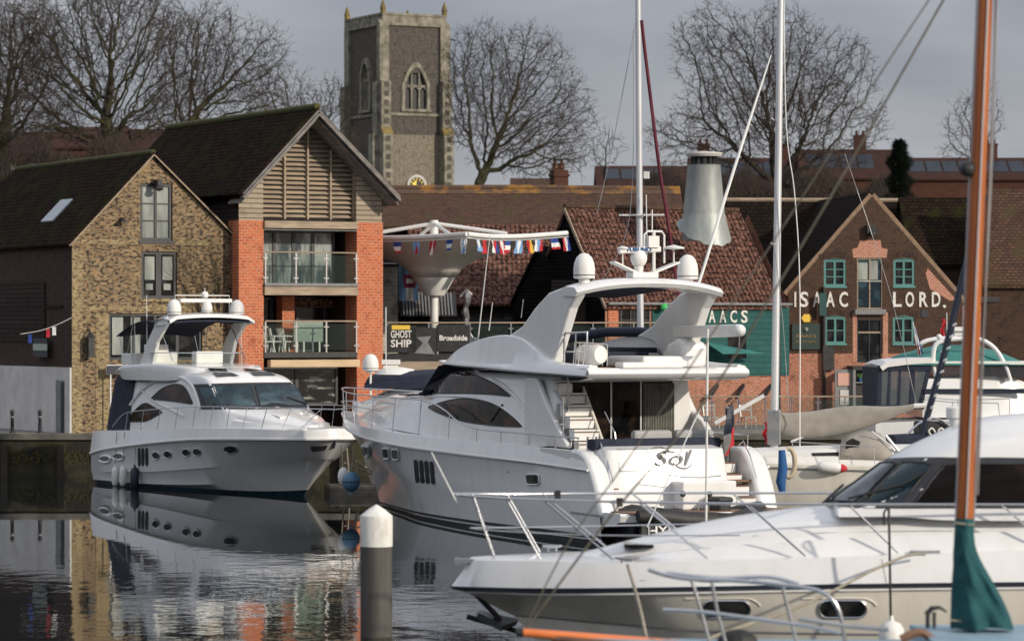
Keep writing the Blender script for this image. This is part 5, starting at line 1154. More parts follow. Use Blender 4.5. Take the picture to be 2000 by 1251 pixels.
# side glass
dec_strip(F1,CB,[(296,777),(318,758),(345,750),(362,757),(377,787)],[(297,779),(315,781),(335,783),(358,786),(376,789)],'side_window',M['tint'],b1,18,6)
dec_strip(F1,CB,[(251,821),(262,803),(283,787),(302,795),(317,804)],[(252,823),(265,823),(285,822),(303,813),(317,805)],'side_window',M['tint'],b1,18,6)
for py in ((723,735,396,418,5),(720,734,482,504,6)):
    y0,y1,x0,x1,_k=py
for pts in ([(405,721),(440,722),(446,727),(410,726)],[(415,729),(452,730),(468,736),(424,737)],[(474,721),(512,722),(520,726),(480,726)],[(486,728),(524,728),(540,735),(498,735)]):
    dec_poly(F1,CB,pts,'roof_hatch',M['glass'],b1,.055)
# white sweeping pillars, as thin raised bands
def band(fr,bv,pts,r,parent,name='arch_moulding',m='gel',off=.03):
    ps=[cast(fr,bv,x,y,off) for x,y in pts]; ps=[p for p in ps if p]
    if len(ps)>2: mb=MB(); mb.tube(curve([tuple(p) for p in ps],20),r,7); mb.build(name,M[m],parent,smooth=60)
band(F1,CB,[(246,826),(256,790),(278,762),(305,743),(335,735),(362,740),(378,755),(388,780),(392,797)],.06,b1)
band(F1,CB,[(276,760),(300,782),(330,797),(360,812)],.035,b1)
# navy canopy closing the cockpit
ca,CA,_=body([(.35,1.75,2.0,1.55,2.9,.1),(.75,1.8,2.0,1.6,3.9,.1),(1.4,1.8,2.0,1.6,4.0,.05),(2.4,1.82,2.0,1.6,4.02,.05)],'cockpit_canopy',M['navy'],b1,mult=3,rr=.1)
dec_poly(F1,CA,[(206,802),(214,770),(228,772),(216,806)],'canopy_window',M['glass'],ca,.02)
# portholes, vents and hull details
for cx,cy,rx,ry in ((451,877,12,7.5),):
    dec_poly(F1,HB,ell(cx,cy,rx,ry),'porthole',M['glass'],b1,.012,rim=M['steel'],rimw=1.12)
for cx,cy in ((305,889),(328,887),(364,883),(385,882)): dec_poly(F1,HB,ell(cx,cy,6.5,6.8),'porthole',M['glass'],b1,.012,rim=M['steel'],rimw=1.15)
for cx in (272,279,286.5): dec_poly(F1,HB,[(cx-2.6,876),(cx,873),(cx+2.6,876),(cx+3.2,890),(cx+3.2,905),(cx+1,911),(cx-2,907),(cx-2.8,890)],'engine_vent',M['black'],b1,.012)
for cx,cy in ((206,896),(232,891)): dec_poly(F1,HB,ell(cx,cy,10,6),'stern_light_recess',M['grey'],b1,.01,rim=M['gel'],rimw=1.2)
dec_poly(F1,HB,[(606,870),(640,868),(634,878),(610,880)],'anchor_pocket',M['black'],b1,.04)
mb=MB(); a=Vector((14.0,0.0,1.2)); mb.tube([(14.75,0,2.0),(14.6,0,1.75)],.09,8); mb.build('bow_roller',M['steel'],b1)
# rub rail
mb=MB()
for s in (1,-1): mb.tube([Vector((p.x,p.y*s,p.z-.03)) for p in curve(cv[1],40)],.045,6)
mb.build('rub_rail',M['gelmatt'],b1,smooth=60)
# radar arch
def archleg(s):
    mb=MB(); mb.prism([(2.9,s*1.66,4.4),(4.0,s*1.66,4.4),(4.4,s*1.66,5.3),(5.3,s*1.66,6.0),(5.2,s*1.66,6.22),(4.4,s*1.66,6.05),(3.7,s*1.66,5.4)],(0,-s*.16,0)); return mb
for s in (1,-1): archleg(s).build('arch_leg',M['gel'],b1,bevel=.04)
mb=MB(); rows=[]
for u_,z_ in ((4.3,6.0),(4.45,6.2),(5.1,6.26),(5.6,6.2),(5.65,6.08),(5.1,6.04),(4.5,6.0)): rows.append([(u_,v_,z_+.10*(1-(v_/1.7)**2)-(.12 if abs(v_)>1.6 else 0)) for v_ in [-1.72+3.44*k/12 for k in range(13)]])
rows.append(rows[0]); mb.grid(rows); at_=mb.build('arch_top',M['gel'],b1,smooth=50)
mb=MB(); rows=[[(u_,v_,5.98+.06*(1-(v_/1.6)**2)-abs(u_-5.0)*.02) for v_ in [-1.55+3.1*k/8 for k in range(9)]] for u_ in (4.0,4.6,5.2,5.6)]; mb.grid(rows); mb.build('bimini',M['navy'],b1,solid=.06)
# folded bimini behind the arch
fbm=MB(); fbm.grid([[(u_,v_,5.55+.55*math.sin((u_-.9)/3.0*math.pi*.62)-.08*(abs(v_)>1.3)) for v_ in (-1.6,-1.45,-.7,0,.7,1.45,1.6)] for u_ in (.9,1.4,2.0,2.7,3.4,4.1)]); fbm.build('bimini',M['navy'],b1,solid=.04,smooth=60)
mb=MB()
for s in (1,-1):
    mb.tube([(1.0,s*1.55,5.6),(1.5,s*1.6,4.4)],.018,5); mb.tube([(2.2,s*1.55,5.95),(1.6,s*1.6,4.4)],.018,5); mb.tube([(4.2,s*1.45,5.9),(5.4,s*1.5,4.6)],.018,5)
build_each(mb,'bimini_frame',M['steel'],b1)
def on1(px,py,v): return F1.hit(px,py,v)
for px,v,r in ((340,-1.35,.26),(463,1.35,.26)):
    p=on1(px,616,v); dome(b1,(p.x,v,6.27),r)
p=on1(404,616,0); dome(b1,(p.x,0,6.36),.2)
mb=MB(); mb.box(4.9,5.15,-1.05,1.05,6.72,6.86); o=mb.build('radar_bar',M['gelmatt'],b1,bevel=.03); mb=MB(); mb.tube([(5.0,0,6.4),(5.0,0,6.75)],.06,8); mb.tube([(4.8,-1.1,6.3),(4.8,-1.1,6.98),(4.8,1.1,6.98),(4.8,1.1,6.3)],.02,6); mb.tube([(4.8,.1,6.9),(4.8,.1,7.25)],.015,5); mb.ball((4.8,.1,7.0),.14); mb.build('mast_frame',M['gelmatt'],b1)
# flybridge windscreen, helm seat
mb=MB(); rows=[]
for j in range(4):
    z_=4.46+.14*j; rows.append([(7.0-.06*j-2.9*abs(t)**2.6,t*1.72,z_) for t in [-1+2*k/16 for k in range(17)]])
mb.grid(rows); mb.build('flybridge_screen',M['clear'],b1); mb=MB(); mb.tube([Vector(p)+Vector((0,0,.02)) for p in rows[-1]],.018,6); mb.build('screen_rail',M['steel'],b1)
mb=MB(); mb.box(3.0,3.8,-1.45,-.5,4.5,4.92); mb.box(2.9,3.05,-1.45,-.5,4.5,5.2); mb.build('seat',M['gelmatt'],b1,bevel=.05)
mb=MB(); mb.box(4.9,5.3,-.5,.6,4.5,4.95); mb.box(4.0,4.5,.2,.8,4.5,4.85); mb.build('helm_console',M['gelmatt'],b1,bevel=.05)
mb=MB(); mb.box(1.5,2.3,-1.7,-.9,4.45,4.86); mb.build('deck_locker',M['gelmatt'],b1,bevel=.04)
# foredeck details
mb=MB(); mb.grid([[(u_,v_,2.90-.13*(u_-10.2)+.02) for v_ in (-.75,0,.75)] for u_ in (10.3,11.3,12.2)]); mb.build('sun_pad',M['gelmatt'],b1,solid=.08)
for px,py in ((276,832),(368,829),(520,833),(548,833),(640,832)):
    p=F1.hit(px,py,2.32,'z'); mb=MB(); mb.tube([(p.x-.13,p.y,p.z+.1),(p.x+.13,p.y,p.z+.1)],.025,6); mb.tube([(p.x,p.y,p.z),(p.x,p.y,p.z+.1)],.03,6); mb.build('cleat',M['steel'],b1)
sh=curve(cv[0],60)
def sheer_at(u_,c=None):
    for a,b_ in zip(c or sh,(c or sh)[1:]):
        if a.x<=u_<=b_.x: f_=(u_-a.x)/(b_.x-a.x+1e-9); return a.lerp(b_,f_)
    return (c or sh)[-1]
for s in (1,-1):
    tp=[];ps=[]
    for u_,h_ in ((1.8,.15),(3.0,.62),(5,.72),(7,.74),(9,.74),(11,.74),(12.6,.74),(13.8,.74),(14.8,.72)):
        p=sheer_at(u_); tp.append((u_,(p.y-.06)*s if u_<14.5 else .0*s,p.z+h_))
    for u_ in (3.0,4.4,5.8,7.2,8.5,9.7,10.8,11.8,12.8,13.7,14.3):
        p=sheer_at(u_); t_=interp(tp,u_+.22); ps.append(((u_,(p.y-.06)*s,p.z),(u_+.22,t_[0],t_[1])))
    rails(b1,tp,ps,.017)
for x,y,z,l in ((3.3,-1.5,4.4,2.6),(2.5,-1.6,4.4,1.7),(5.0,1.5,4.5,2.2)):
    mb=MB(); mb.tube([(x,y,z),(x-.05,y,z+l)],[.02,.012],6); mb.build('whip_aerial',M['gelmatt'],b1)
g1='fenders hanging from the first motor yacht'
for px,lab,m_,py,hh,rr in ((225,'white cylindrical fender nearest the stern of the bow-on motor yacht',M['gelmatt'],930,.72,.13),(240,'white cylindrical fender, second from the stern, beside the navy one',M['gelmatt'],930,.72,.13),(263,'navy and white fender hanging by the engine vents of the bow-on yacht',M['navyline'],934,.85,.16)):
    p=F1.hit(px,py,-2.42); fender(lab,F1,(p.x,-2.42,p.z),rr,hh,m_,(p.x,-2.36,2.0),g1)
# ================================================================== BOAT 2: large yacht seen over the port quarter
F2=Fr(4.69,89.9,0,math.atan2(.903,-.43))
b2=thing('motor_yacht','large white yacht with raised hardtop, twin domes and curved brown side windows, stern to camera','yacht',F2)
cv2=[[(.9,2.7,2.47),(4,2.74,2.53),(9,2.78,2.56),(13.5,2.62,2.60),(17.5,2.12,2.72),(20.8,1.3,2.86),(23,.52,2.96),(24.1,0,3.0)],
     [(.35,2.78,2.02),(4,2.84,2.12),(9,2.87,2.2),(13.5,2.70,2.28),(17.5,2.14,2.42),(20.8,1.25,2.56),(22.8,.48,2.66),(23.8,0,2.70)],
     [(.32,2.74,1.96),(4,2.80,2.06),(9,2.83,2.14),(13.5,2.64,2.22),(17.5,2.06,2.36),(20.8,1.17,2.5),(22.7,.42,2.6),(23.65,0,2.64)],
     [(-.05,2.74,1.25),(4,2.78,1.32),(9,2.74,1.4),(13.5,2.42,1.5),(17.3,1.70,1.66),(20.2,.88,1.82),(22.0,.28,1.93),(22.8,0,1.98)],
     [(-.2,2.70,.75),(4,2.70,.80),(9,2.58,.9),(13.5,2.14,1.05),(17,1.36,1.22),(19.7,.64,1.36),(21.3,.18,1.45),(21.9,0,1.5)],
     [(-.2,2.66,.27),(4,2.60,.26),(9,2.40,.23),(13.5,1.85,.20),(16.6,1.12,.17),(19.2,.48,.15),(20.6,.12,.14),(21.0,0,.14)],
     [(-.2,2.65,.17),(4,2.58,.16),(9,2.38,.14),(13.5,1.82,.12),(16.5,1.09,.10),(19.1,.46,.09),(20.5,.11,.08),(20.9,0,.08)],
     [(-.2,2.64,.13),(4,2.57,.12),(9,2.37,.10),(13.5,1.80,.08),(16.5,1.07,.07),(19.05,.45,.06),(20.45,.11,.05),(20.85,0,.05)],
     [(-.2,2.5,-.5),(4,2.4,-.5),(9,2.1,-.5),(13.5,1.5,-.5),(16.3,.8,-.5),(18.5,.3,-.5),(19.8,.05,-.5),(20.1,0,-.5)]]
mats2=[M['gel'],M['antiblack'],M['grey']]
# cockpit well: deck starts forward of u=3.6, so loft the deck separately
def hull2():
    mb=MB(); n=44; rows=[curve(c,n) for c in cv2]; bd=[0,0,0,0,0,1,0,1]
    for s in (1,-1): mb.grid([[Vector((p.x,p.y*s,p.z)) for p in r] for r in rows],flip=(s>0),mf=lambda i,k:bd[i])
    sh_=rows[0]; dk=[[Vector((p.x,p.y*t,p.z-.02+.06*(1-t*t))) for t in (1,.7,0,-.7,-1)] for p in sh_ if p.x>3.4]; mb.grid(dk,flip=True)
    bv=BVHTree.FromPolygons([Vector(v) for v in mb.v],mb.f); o=mb.build('hull',mats2,b2,smooth=32); return o,bv
h2o,HB2=hull2(); sh2=curve(cv2[0],60)
mb=MB()
for s in (1,-1): mb.tube([Vector((p.x,p.y*s,p.z-.03)) for p in curve(cv2[1],44)],.04,6)
mb.build('rub_rail',M['gelmatt'],b2,smooth=60)
mb=MB(); mb.box(.2,3.5,-2.6,2.6,1.6,1.66); mb.build('cockpit_sole',M['teak'],b2)
C2,CB2,_=body([(3.6,2.2,2.5,2.02,4.5,0),(5,2.26,2.52,2.05,4.52,.02),(8,2.30,2.54,2.05,4.52,.05),(10.6,2.28,2.56,1.98,4.52,.08),(11.5,2.26,2.57,1.92,4.45,.1),(12.3,2.22,2.58,1.88,4.10,.1),(13.1,2.16,2.6,1.82,3.74,.12),(14.5,2.05,2.64,1.68,3.66,.14),(17,1.70,2.70,1.30,3.62,.14),(19.3,1.2,2.78,.85,3.50,.12),(20.8,.8,2.85,.45,3.15,.08),(21.8,.35,2.9,.12,2.95,.02)],'deckhouse',M['gel'],b2,mult=4,rr=.26)
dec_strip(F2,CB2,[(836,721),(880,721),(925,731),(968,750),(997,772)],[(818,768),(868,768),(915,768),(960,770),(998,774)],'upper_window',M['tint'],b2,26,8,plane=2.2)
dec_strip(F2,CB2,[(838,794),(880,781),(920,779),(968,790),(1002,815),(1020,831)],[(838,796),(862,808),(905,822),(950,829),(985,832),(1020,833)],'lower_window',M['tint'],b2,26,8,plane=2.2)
for a,b_ in (((960,823),(983,790)),((894,815),(868,788))): 
    p=cast(F2,CB2,*a,.03); q_=cast(F2,CB2,*b_,.03)
    if p and q_: mb=MB(); mb.tube([p,q_],.03,5); mb.build('window_mullion',M['black'],b2)
p4=[cast(F2,CB2,x,y,.05) for x,y in ((790,771),(824,716),(837,716),(834,771))]
mb=MB(); mb.grid([[(13.25-1.2*j/6+.45*(1-abs(t)**2.5),t*(1.99-.08*j/6),3.74+.92*j/6) for t in [-1+2*k/12 for k in range(13)]] for j in range(7)]+[[(12.05-.35+.2*(1-abs(t)**2.5),t*1.9,4.7) for t in [-1+2*k/12 for k in range(13)]]]); mb.build('windscreen_cover',M['navy'],b2)
band(F2,CB2,[(796,776),(850,774),(915,775),(965,786),(1005,812),(1030,838)],.04,b2,off=.02)
band(F2,CB2,[(838,716),(880,715),(930,725),(975,746),(1008,775),(1035,812)],.045,b2,off=.02)
# portholes etc
for pts in (rrect(712,869,722,888,3,.12),rrect(750,875,761,894,3,.12),rrect(768,877,780,896,3,.12)): dec_poly(F2,HB2,pts,'porthole',M['glass'],b2,.03,rim=M['gelmatt'],rimw=1.14)
dec_poly(F2,HB2,rrect(1030,926,1054,945,5,.1),'porthole',M['glass'],b2,.03,rim=M['gelmatt'],rimw=1.12)
for k in range(4):
    cx=813+k*10.3; dec_poly(F2,HB2,[(cx-3.4,899+k),(cx+.3,896+k),(cx+3.4,899+k),(cx+5.0,919+k),(cx+6.6,938+k),(cx+3.6,942+k),(cx,939+k),(cx-1.8,919+k)],'engine_vent',M['black'],b2,.035)
dec_poly(F2,HB2,[(991,920),(994,920),(993,923)],'outlet',M['black'],b2,.014)
# bow details
for px,py in ((723,817),(888,838)):
    p=cast(F2,HB2,px,py,.02); 
    if p: mb=MB(); mb.tube([p+Vector((-.22,0,.02)),p+Vector((.22,0,.02))],.05,6); mb.build('fairlead',M['steeldull'],b2)
p=cast(F2,HB2,1085,868,.02) or Vector((2.2,2.75,2.5)); mb=MB(); mb.tube([p+Vector((.3,0,.06)),p+Vector((.1,.03,.1)),p+Vector((-.3,.03,.06)),p+Vector((-.3,.03,-.05)),p+Vector((.3,.03,-.05)),p+Vector((.3,0,.06))],.035,6); mb.build('fairlead',M['steel'],b2)
# flybridge: open well with raised coaming
path=[(1.0,2.42,4.70),(2.6,2.46,4.74),(3.8,2.46,4.86),(4.6,2.44,5.12),(5.6,2.40,5.42),(6.8,2.38,5.50),(8.2,2.36,5.40),(9.5,2.30,5.22),(10.7,2.16,4.95),(11.7,1.85,4.74),(12.5,1.25,4.66),(12.9,.55,4.64),(13.0,0,4.64)]
P1=curve(path,44); P2=[Vector((p.x,-p.y,p.z)) for p in P1[::-1][1:]]; PP=P1+P2; rows=[]
for p in PP:
    cen=Vector((5,0,0)); k=p.y; sx_=1
    def o_(fac,ad,z): return Vector((5+(p.x-5)*(1+ad*.02 if p.x>9 else 1),p.y*fac,z))
    zb=4.42+.024*max(0,min(12,p.x)); zm=zb+.30*max(0,min(1,(13-p.x)/10)); pz=max(p.z+.10,zm+.05); p=Vector((p.x,p.y,pz)); rows.append([o_(.90,0,zb),o_(1.0,0,zb),o_(1.05,2,zb+.06),o_(1.045,2,zb+.12),o_(1.0,1,zm),o_(.975,.5,(p.z+zm)/2),o_(.955,0,p.z-.03),o_(.93,0,p.z),o_(.90,-.5,p.z-.02),o_(.885,-1,4.72),o_(.6,-3,4.70)])
mb=MB(); mb.grid(rows,flip=True); mb.poly([rows[0][i] for i in range(len(rows[0]))]); mb.poly([rows[-1][i] for i in range(len(rows[0]))][::-1]); fl=mb.build('flybridge',M['gel'],b2,smooth=38)
mb=MB(); n_=16; rows=[]
for k in range(n_+1):
    v_=-2.48+4.96*k/n_; e_=.98-.12*(1-(v_/2.48)**2); rows.append([(3.5,v_,4.69),(e_+.1,v_,4.70),(e_-.04,v_,4.66),(e_-.10,v_,4.56),(e_,v_,4.44),(e_+.6,v_,4.36),(3.9,v_,4.36)])
mb.grid(rows); mb.build('flybridge_overhang',M['gel'],b2,smooth=60)
mb=MB(); mb.box(3.4,11.3,-1.75,1.75,4.66,4.71); mb.build('flybridge_sole',M['teak'],b2)
# seats and covers on the flybridge
mb=MB(); mb.box(5.2,10.2,-1.98,-1.35,4.71,5.08); mb.build('seat_base',M['gelmatt'],b2,bevel=.04)
mb=MB(); mb.box(5.3,10.1,-1.96,-1.3,5.09,5.24); mb.build('seat_cushion',M['navy'],b2,bevel=.04)
mb=MB(); mb.tube([(5.0,-2.08,5.56),(6.5,-2.1,5.68),(8.5,-1.98,5.68),(10.2,-1.7,5.52),(10.8,-1.4,5.35)],[.10,.14,.14,.14,.1],8); mb.build('canvas_cover',M['navy'],b2,smooth=60)
mb=MB(); mb.box(2.1,4.3,-1.6,.2,4.71,5.02); mb.build('sun_pad_base',M['gelmatt'],b2,bevel=.08)
mb=MB(); mb.box(4.35,6.8,-1.2,1.0,4.72,5.12); mb.build('seat_cushion',M['navy'],b2,bevel=.06)
mb=MB(); mb.box(1.75,2.25,-.9,1.0,4.70,4.86); mb.build('locker',M['gelmatt'],b2,bevel=.05)
# life raft canister in rails at the port side
pr=F2.hit(1145,690,1.35); mb=MB(); mb.lathe([(.02,-.45),(.24,-.42),(.29,-.3),(.29,.3),(.24,.42),(.02,.45)],(pr.x,1.2,5.06),14,axis=(1,.25,0)); mb.build('life_raft',M['gelmatt'],b2,smooth=50)
mb=MB(); 
for u_ in (-.3,0,.3): mb.tube([(pr.x+u_,.85,4.75),(pr.x+u_,.85,5.35),(pr.x+u_,1.55,5.4),(pr.x+u_,1.6,4.75)],.022,6)
mb.build('life_raft_cradle',M['steel'],b2)
mb=MB(); pr=F2.hit(1102,690,2.1); pq=F2.hit(1147,690,2.1); mb.tube([(pr.x,2.1,4.72),(pr.x,2.1,5.55),(pr.x-.12,2.1,5.66),(pq.x,2.1,5.68),(pq.x,2.1,4.72)],.03,7); mb.tube([(pr.x,2.1,5.15),(pq.x,2.1,5.15)],.022,6); mb.tube([((pr.x+pq.x)/2,2.1,5.66),((pr.x+pq.x)/2,2.1,4.72)],.022,6); mb.build('stair_gate_rail',M['steel'],b2,smooth=60)
# davit crane to starboard
pd=F2.hit(1330,700,-1.6); mb=MB(); mb.prism([(pd.x+1.0,-1.3,4.70),(pd.x-.6,-1.3,4.70),(pd.x-.7,-1.3,5.35),(pd.x-.2,-1.3,5.5),(pd.x+.3,-1.3,5.35)],(0,-.8,0)); mb.build('davit_base',M['gel'],b2,bevel=.12)
a=F2.hit(1340,652,-1.7); b_=F2.hit(1445,645,-2.0); a=Vector((a.x,-1.7,a.z));b_=Vector((b_.x,-2.0,b_.z))
mb=MB(); mb.bar(a+Vector((.6,0,.05)),b_,.26,.34); d_o=mb.build('davit_arm',M['grey'] if False else M['gelmatt'],b2,bevel=.06)
mb=MB(); mb.ball(b_,.17); mb.build('davit_head',M['gel'],b2,smooth=60); mb=MB(); mb.tube([b_,b_+Vector((.05,0,-.55))],.02,5); mb.build('davit_hook',M['steeldull'],b2)
# hardtop: two raked legs and a cambered roof
for s in (1,-1):
    pr=[(6.6,5.55),(5.5,5.40),(4.7,4.85),(3.6,4.80),(3.35,5.2),(2.6,6.35),(2.15,6.70),(2.3,6.90),(3.0,6.93),(3.9,6.78),(4.8,6.35),(5.6,5.85)]
    mb=MB(); mb.prism([(u_,s*2.22,z_) for u_,z_ in pr],(0,-s*.30,0)); mb.build('hardtop_leg',M['gel'],b2,bevel=.06)
rows=[]
for k in range(25):
    v_=-2.28+4.56*k/24; cam=.26*(1-abs(v_/2.28)**2.4); e_=-.18*(1-(v_/2.28)**2)
    rows.append([(2.1+e_,v_,6.66+cam),(1.98+e_,v_,6.76+cam),(2.15+e_,v_,6.90+cam),(2.7,v_,6.93+cam),(2.9+.9*(1-abs(v_/2.28)**3),v_,6.90+cam*.9),(3.0+1.1*(1-abs(v_/2.28)**3),v_,6.80+cam*.85),(2.9+.9*(1-abs(v_/2.28)**3),v_,6.70+cam*.85),(2.9,v_,6.68+cam),(2.1+e_,v_,6.66+cam)])
mb=MB(); mb.grid(rows,flip=True); mb.poly(rows[0][:-1]); mb.poly(rows[-1][:-1][::-1]); mb.build('hardtop_roof',M['gel'],b2,smooth=40)
mb=MB(); mb.prism([(3.4,-1.3,6.86),(3.4,.6,6.92),(6.6,.5,6.72),(6.6,-1.2,6.66)],(0,0,.05)); mb.build('hardtop_canvas',M['navy'],b2)
for px,v_ in ((1141,1.75),(1343,-1.75)):
    p=F2.hit(px,555,v_); dome(b2,(p.x,v_,7.14),.30,h=1.28,ped=.14)
# aerial mast: V wings, radar bar, camera dome, hoop
p=F2.hit(1255,545,0); ux_=p.x
mb=MB(); mb.bar((ux_,-.05,7.2),(ux_,.95,7.62),.34,.06); mb.bar((ux_,.05,7.2),(ux_,-1.1,7.62),.34,.06); mb.box(ux_-.2,ux_+.25,-.4,.4,7.18,7.34); mb.build('aerial_wing',M['gelmatt'],b2,bevel=.02)
zr2=F2.hit(1236,491,0).z
mb=MB(); mb.bar((ux_,.75,zr2),(ux_,-.55,zr2+.06),.16,.16); ro=mb.build('radar_bar',M['gelmatt'],b2,bevel=.03); text('FURUNO',.17,'lettering',M['bluecloth'],ro,(ux_-.10,.15,zr2+.035),rot=(R(90),0,R(-90)),width=.75,bold=.004,ext=.004)
mb=MB(); mb.tube([(ux_,-.35,7.3),(ux_,-.35,zr2+.55)],.05,8); mb.box(ux_-.15,ux_+.15,-.45,-.12,zr2+.1,zr2+.42); mb.tube([(ux_,-.05,zr2+.1),(ux_,-.05,zr2+.45),(ux_,-.15,zr2+.55),(ux_,-.6,zr2+.55),(ux_,-.68,zr2+.45),(ux_,-.68,7.6)],.03,7); mb.tube([(ux_,-.3,zr2+.55),(ux_,-.3,zr2+1.15)],.02,6); mb.build('aerial_hoop',M['gelmatt'],b2)
mb=MB(); mb.ball((ux_,.12,7.72),.24,sz=1.05); mb.lathe([(.1,0),(.14,.2)],(ux_,.12,7.3),10); mb.build('searchlight_dome',M['gelmatt'],b2,smooth=50)
mb=MB(); mb.lathe([(.01,-.05),(.3,-.02),(.30,.02),(.01,.09)],(ux_,-.98,8.02),16); mb.tube([(ux_,-.98,7.55),(ux_,-.98,8.0)],.025,6); mb.build('tv_aerial',M['gelmatt'],b2,smooth=50); mb=MB(); mb.lathe([(.01,-.05),(.16,-.02),(.16,.02),(.01,.06)],(ux_,.62,8.0),12); mb.tube([(ux_,.62,7.5),(ux_,.62,8.0)],.02,6); mb.build('satnav_aerial',M['gelmatt'],b2,smooth=50)
# brow aerials and horn
for (px,py,qx,qy,v_,r_) in ((933,668,957,458,2.0,.022),(955,645,962,590,1.5,.02),(1018,620,1022,585,2.0,.015)):
    a=F2.hit(px,py,v_); c=F2.hit(qx,qy,v_); mb=MB(); mb.tube([(a.x,v_,a.z),(c.x,v_,c.z)],[r_,r_*.6],6); mb.build('whip_aerial',M['gelmatt'],b2)
a=F2.hit(930,668,2.0); mb=MB(); mb.box(a.x-.1,a.x+.14,1.95,2.1,a.z-.02,a.z+.14); mb.build('aerial_base',M['steeldull'],b2)
# hull quarter blocks and cockpit sides
for s in (1,-1):
    pr=curve([(1.6,2.52),(1.1,2.52),(.62,2.35),(.2,1.9),(-.12,1.3),(-.3,.75)],10)
    pts=[(p[0],p[1]) for p in [(v.x,v.y) for v in [Vector((a[0],a[1],0)) for a in [cr_pt([(1.6,2.52),(1.1,2.52),(.62,2.35),(.2,1.9),(-.12,1.3),(-.3,.75)],i/10) for i in range(11)]]]]
    mb=MB(); mb.prism([(u_,s*2.745,z_) for u_,z_ in pts]+[(1.6,s*2.745,.75)],(0,-s*.60,0)); mb.build('quarter_block',M['gel'],b2,smooth=30,bevel=.10)
    mb=MB(); mb.tube([(1.0,s*2.2,2.56),(.75,s*2.2,2.7),(.35,s*2.2,2.3),(.0,s*2.2,1.7)],.02,6); mb.build('handrail',M['steel'],b2)
    mb=MB(); mb.prism([(3.3,s*2.76,2.5),(1.5,s*2.76,2.48),(1.5,s*2.76,1.6),(3.3,s*2.76,1.6)],(0,-s*.3,0)); mb.build('cockpit_side',M['gel'],b2)
    pw=[cr_pt([(5.4,4.42),(4.7,4.40),(4.1,3.95),(3.6,3.45),(2.9,3.1),(2.5,2.55)],i/12) for i in range(13)]
    if s<0: mb=MB(); mb.prism([(u_,s*2.34,z_) for u_,z_ in pw]+[(5.4,s*2.34,2.5)],(0,-s*.22,0)); mb.build('cabin_wing',M['gel'],b2,smooth=30,bevel=.05)
    else: mb=MB(); mb.prism([(u_-.1,s*2.30,z_) for u_,z_ in [(5.4,4.42),(4.6,4.4),(4.0,3.7),(3.2,3.0),(2.6,2.5),(5.4,2.5)]],(0,-s*.16,0)); mb.build('cabin_wing',M['gel'],b2,smooth=30,bevel=.05)
# aft bulkhead and dark saloon doors
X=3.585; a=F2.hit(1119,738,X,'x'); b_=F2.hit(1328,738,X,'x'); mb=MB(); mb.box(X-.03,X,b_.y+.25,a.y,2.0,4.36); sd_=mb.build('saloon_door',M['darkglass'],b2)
for px in (1192,1250): c=F2.hit(px,790,X,'x'); mb=MB(); mb.box(X-.06,X-.031,c.y-.025,c.y+.025,2.0,4.34); mb.build('door_frame',M['steeldull'],sd_)
c0=F2.hit(1255,790,X,'x').y; c1=F2.hit(1316,790,X,'x').y; rows=[[(X-.045+.02*math.sin(k*1.9),c0+(c1-c0)*k/40,z_) for k in range(41)] for z_ in (2.3,3.2,4.25)]; mb=MB(); mb.grid(rows); mb.build('curtain',pbr('curtain_grey',(.20,.20,.17),(.13,.13,.11),rough=.9,scale=3),sd_)
mb=MB(); mb.box(X-.07,X-.0,b_.y,a.y+.05,4.3,4.37); mb.build('door_head',M['gelmatt'],b2)
mb=MB(); mb.box(1.15,1.75,-1.6,1.6,1.66,2.35); mb.build('cockpit_seat',M['gelmatt'],b2,bevel=.05)
for v_ in (-1.1,.2): mb=MB(); mb.box(1.45,1.75,v_-.6,v_+.6,2.55,3.0); mb.build('cushion',pbr('grey_cushion',(.42,.42,.42),(.36,.36,.36),rough=.9),b2,bevel=.1)
# port stairs to the flybridge
st0=F2.hit(1140,868,1.7,'y'); 
for k in range(7):
    u_=1.95+.28*k; z_=2.35+.33*k; mb=MB(); mb.box(u_,u_+.32,1.35,2.1,z_-.30,z_-.05); mb.box(u_-.03,u_+.3,1.33,2.12,z_-.05,z_,1); mb.build('stair_tread',[M['gelmatt'],M['gelmatt']],b2)
    mb=MB(); mb.box(u_-.035,u_+.0,1.34,2.1,z_-.075,z_-.052); mb.build('tread_edge',M['teak'],b2)
mb=MB(); mb.prism([(1.6,1.33,1.8),(1.9,1.33,1.8),(4.0,1.33,4.35),(3.7,1.33,4.35)],(0,-.06,0)); mb.build('stair_stringer',M['cream'],b2)
mb=MB(); mb.tube([(1.7,1.22,2.3),(1.8,1.22,2.95),(2.4,1.22,3.5)],.02,6); mb.tube([(3.0,2.2,2.6),(3.0,2.2,3.9)],.025,6); mb.build('handrail',M['steel'],b2)
mb=MB(); mb.tube([F2.hit(1110,736,2.05)*1,F2.hit(1110,803,2.05)*1],.035,6); mb.tube([F2.hit(1082,760,2.25),F2.hit(1108,803,2.1)],.03,6); mb.build('support_strut',M['steeldull'],b2)
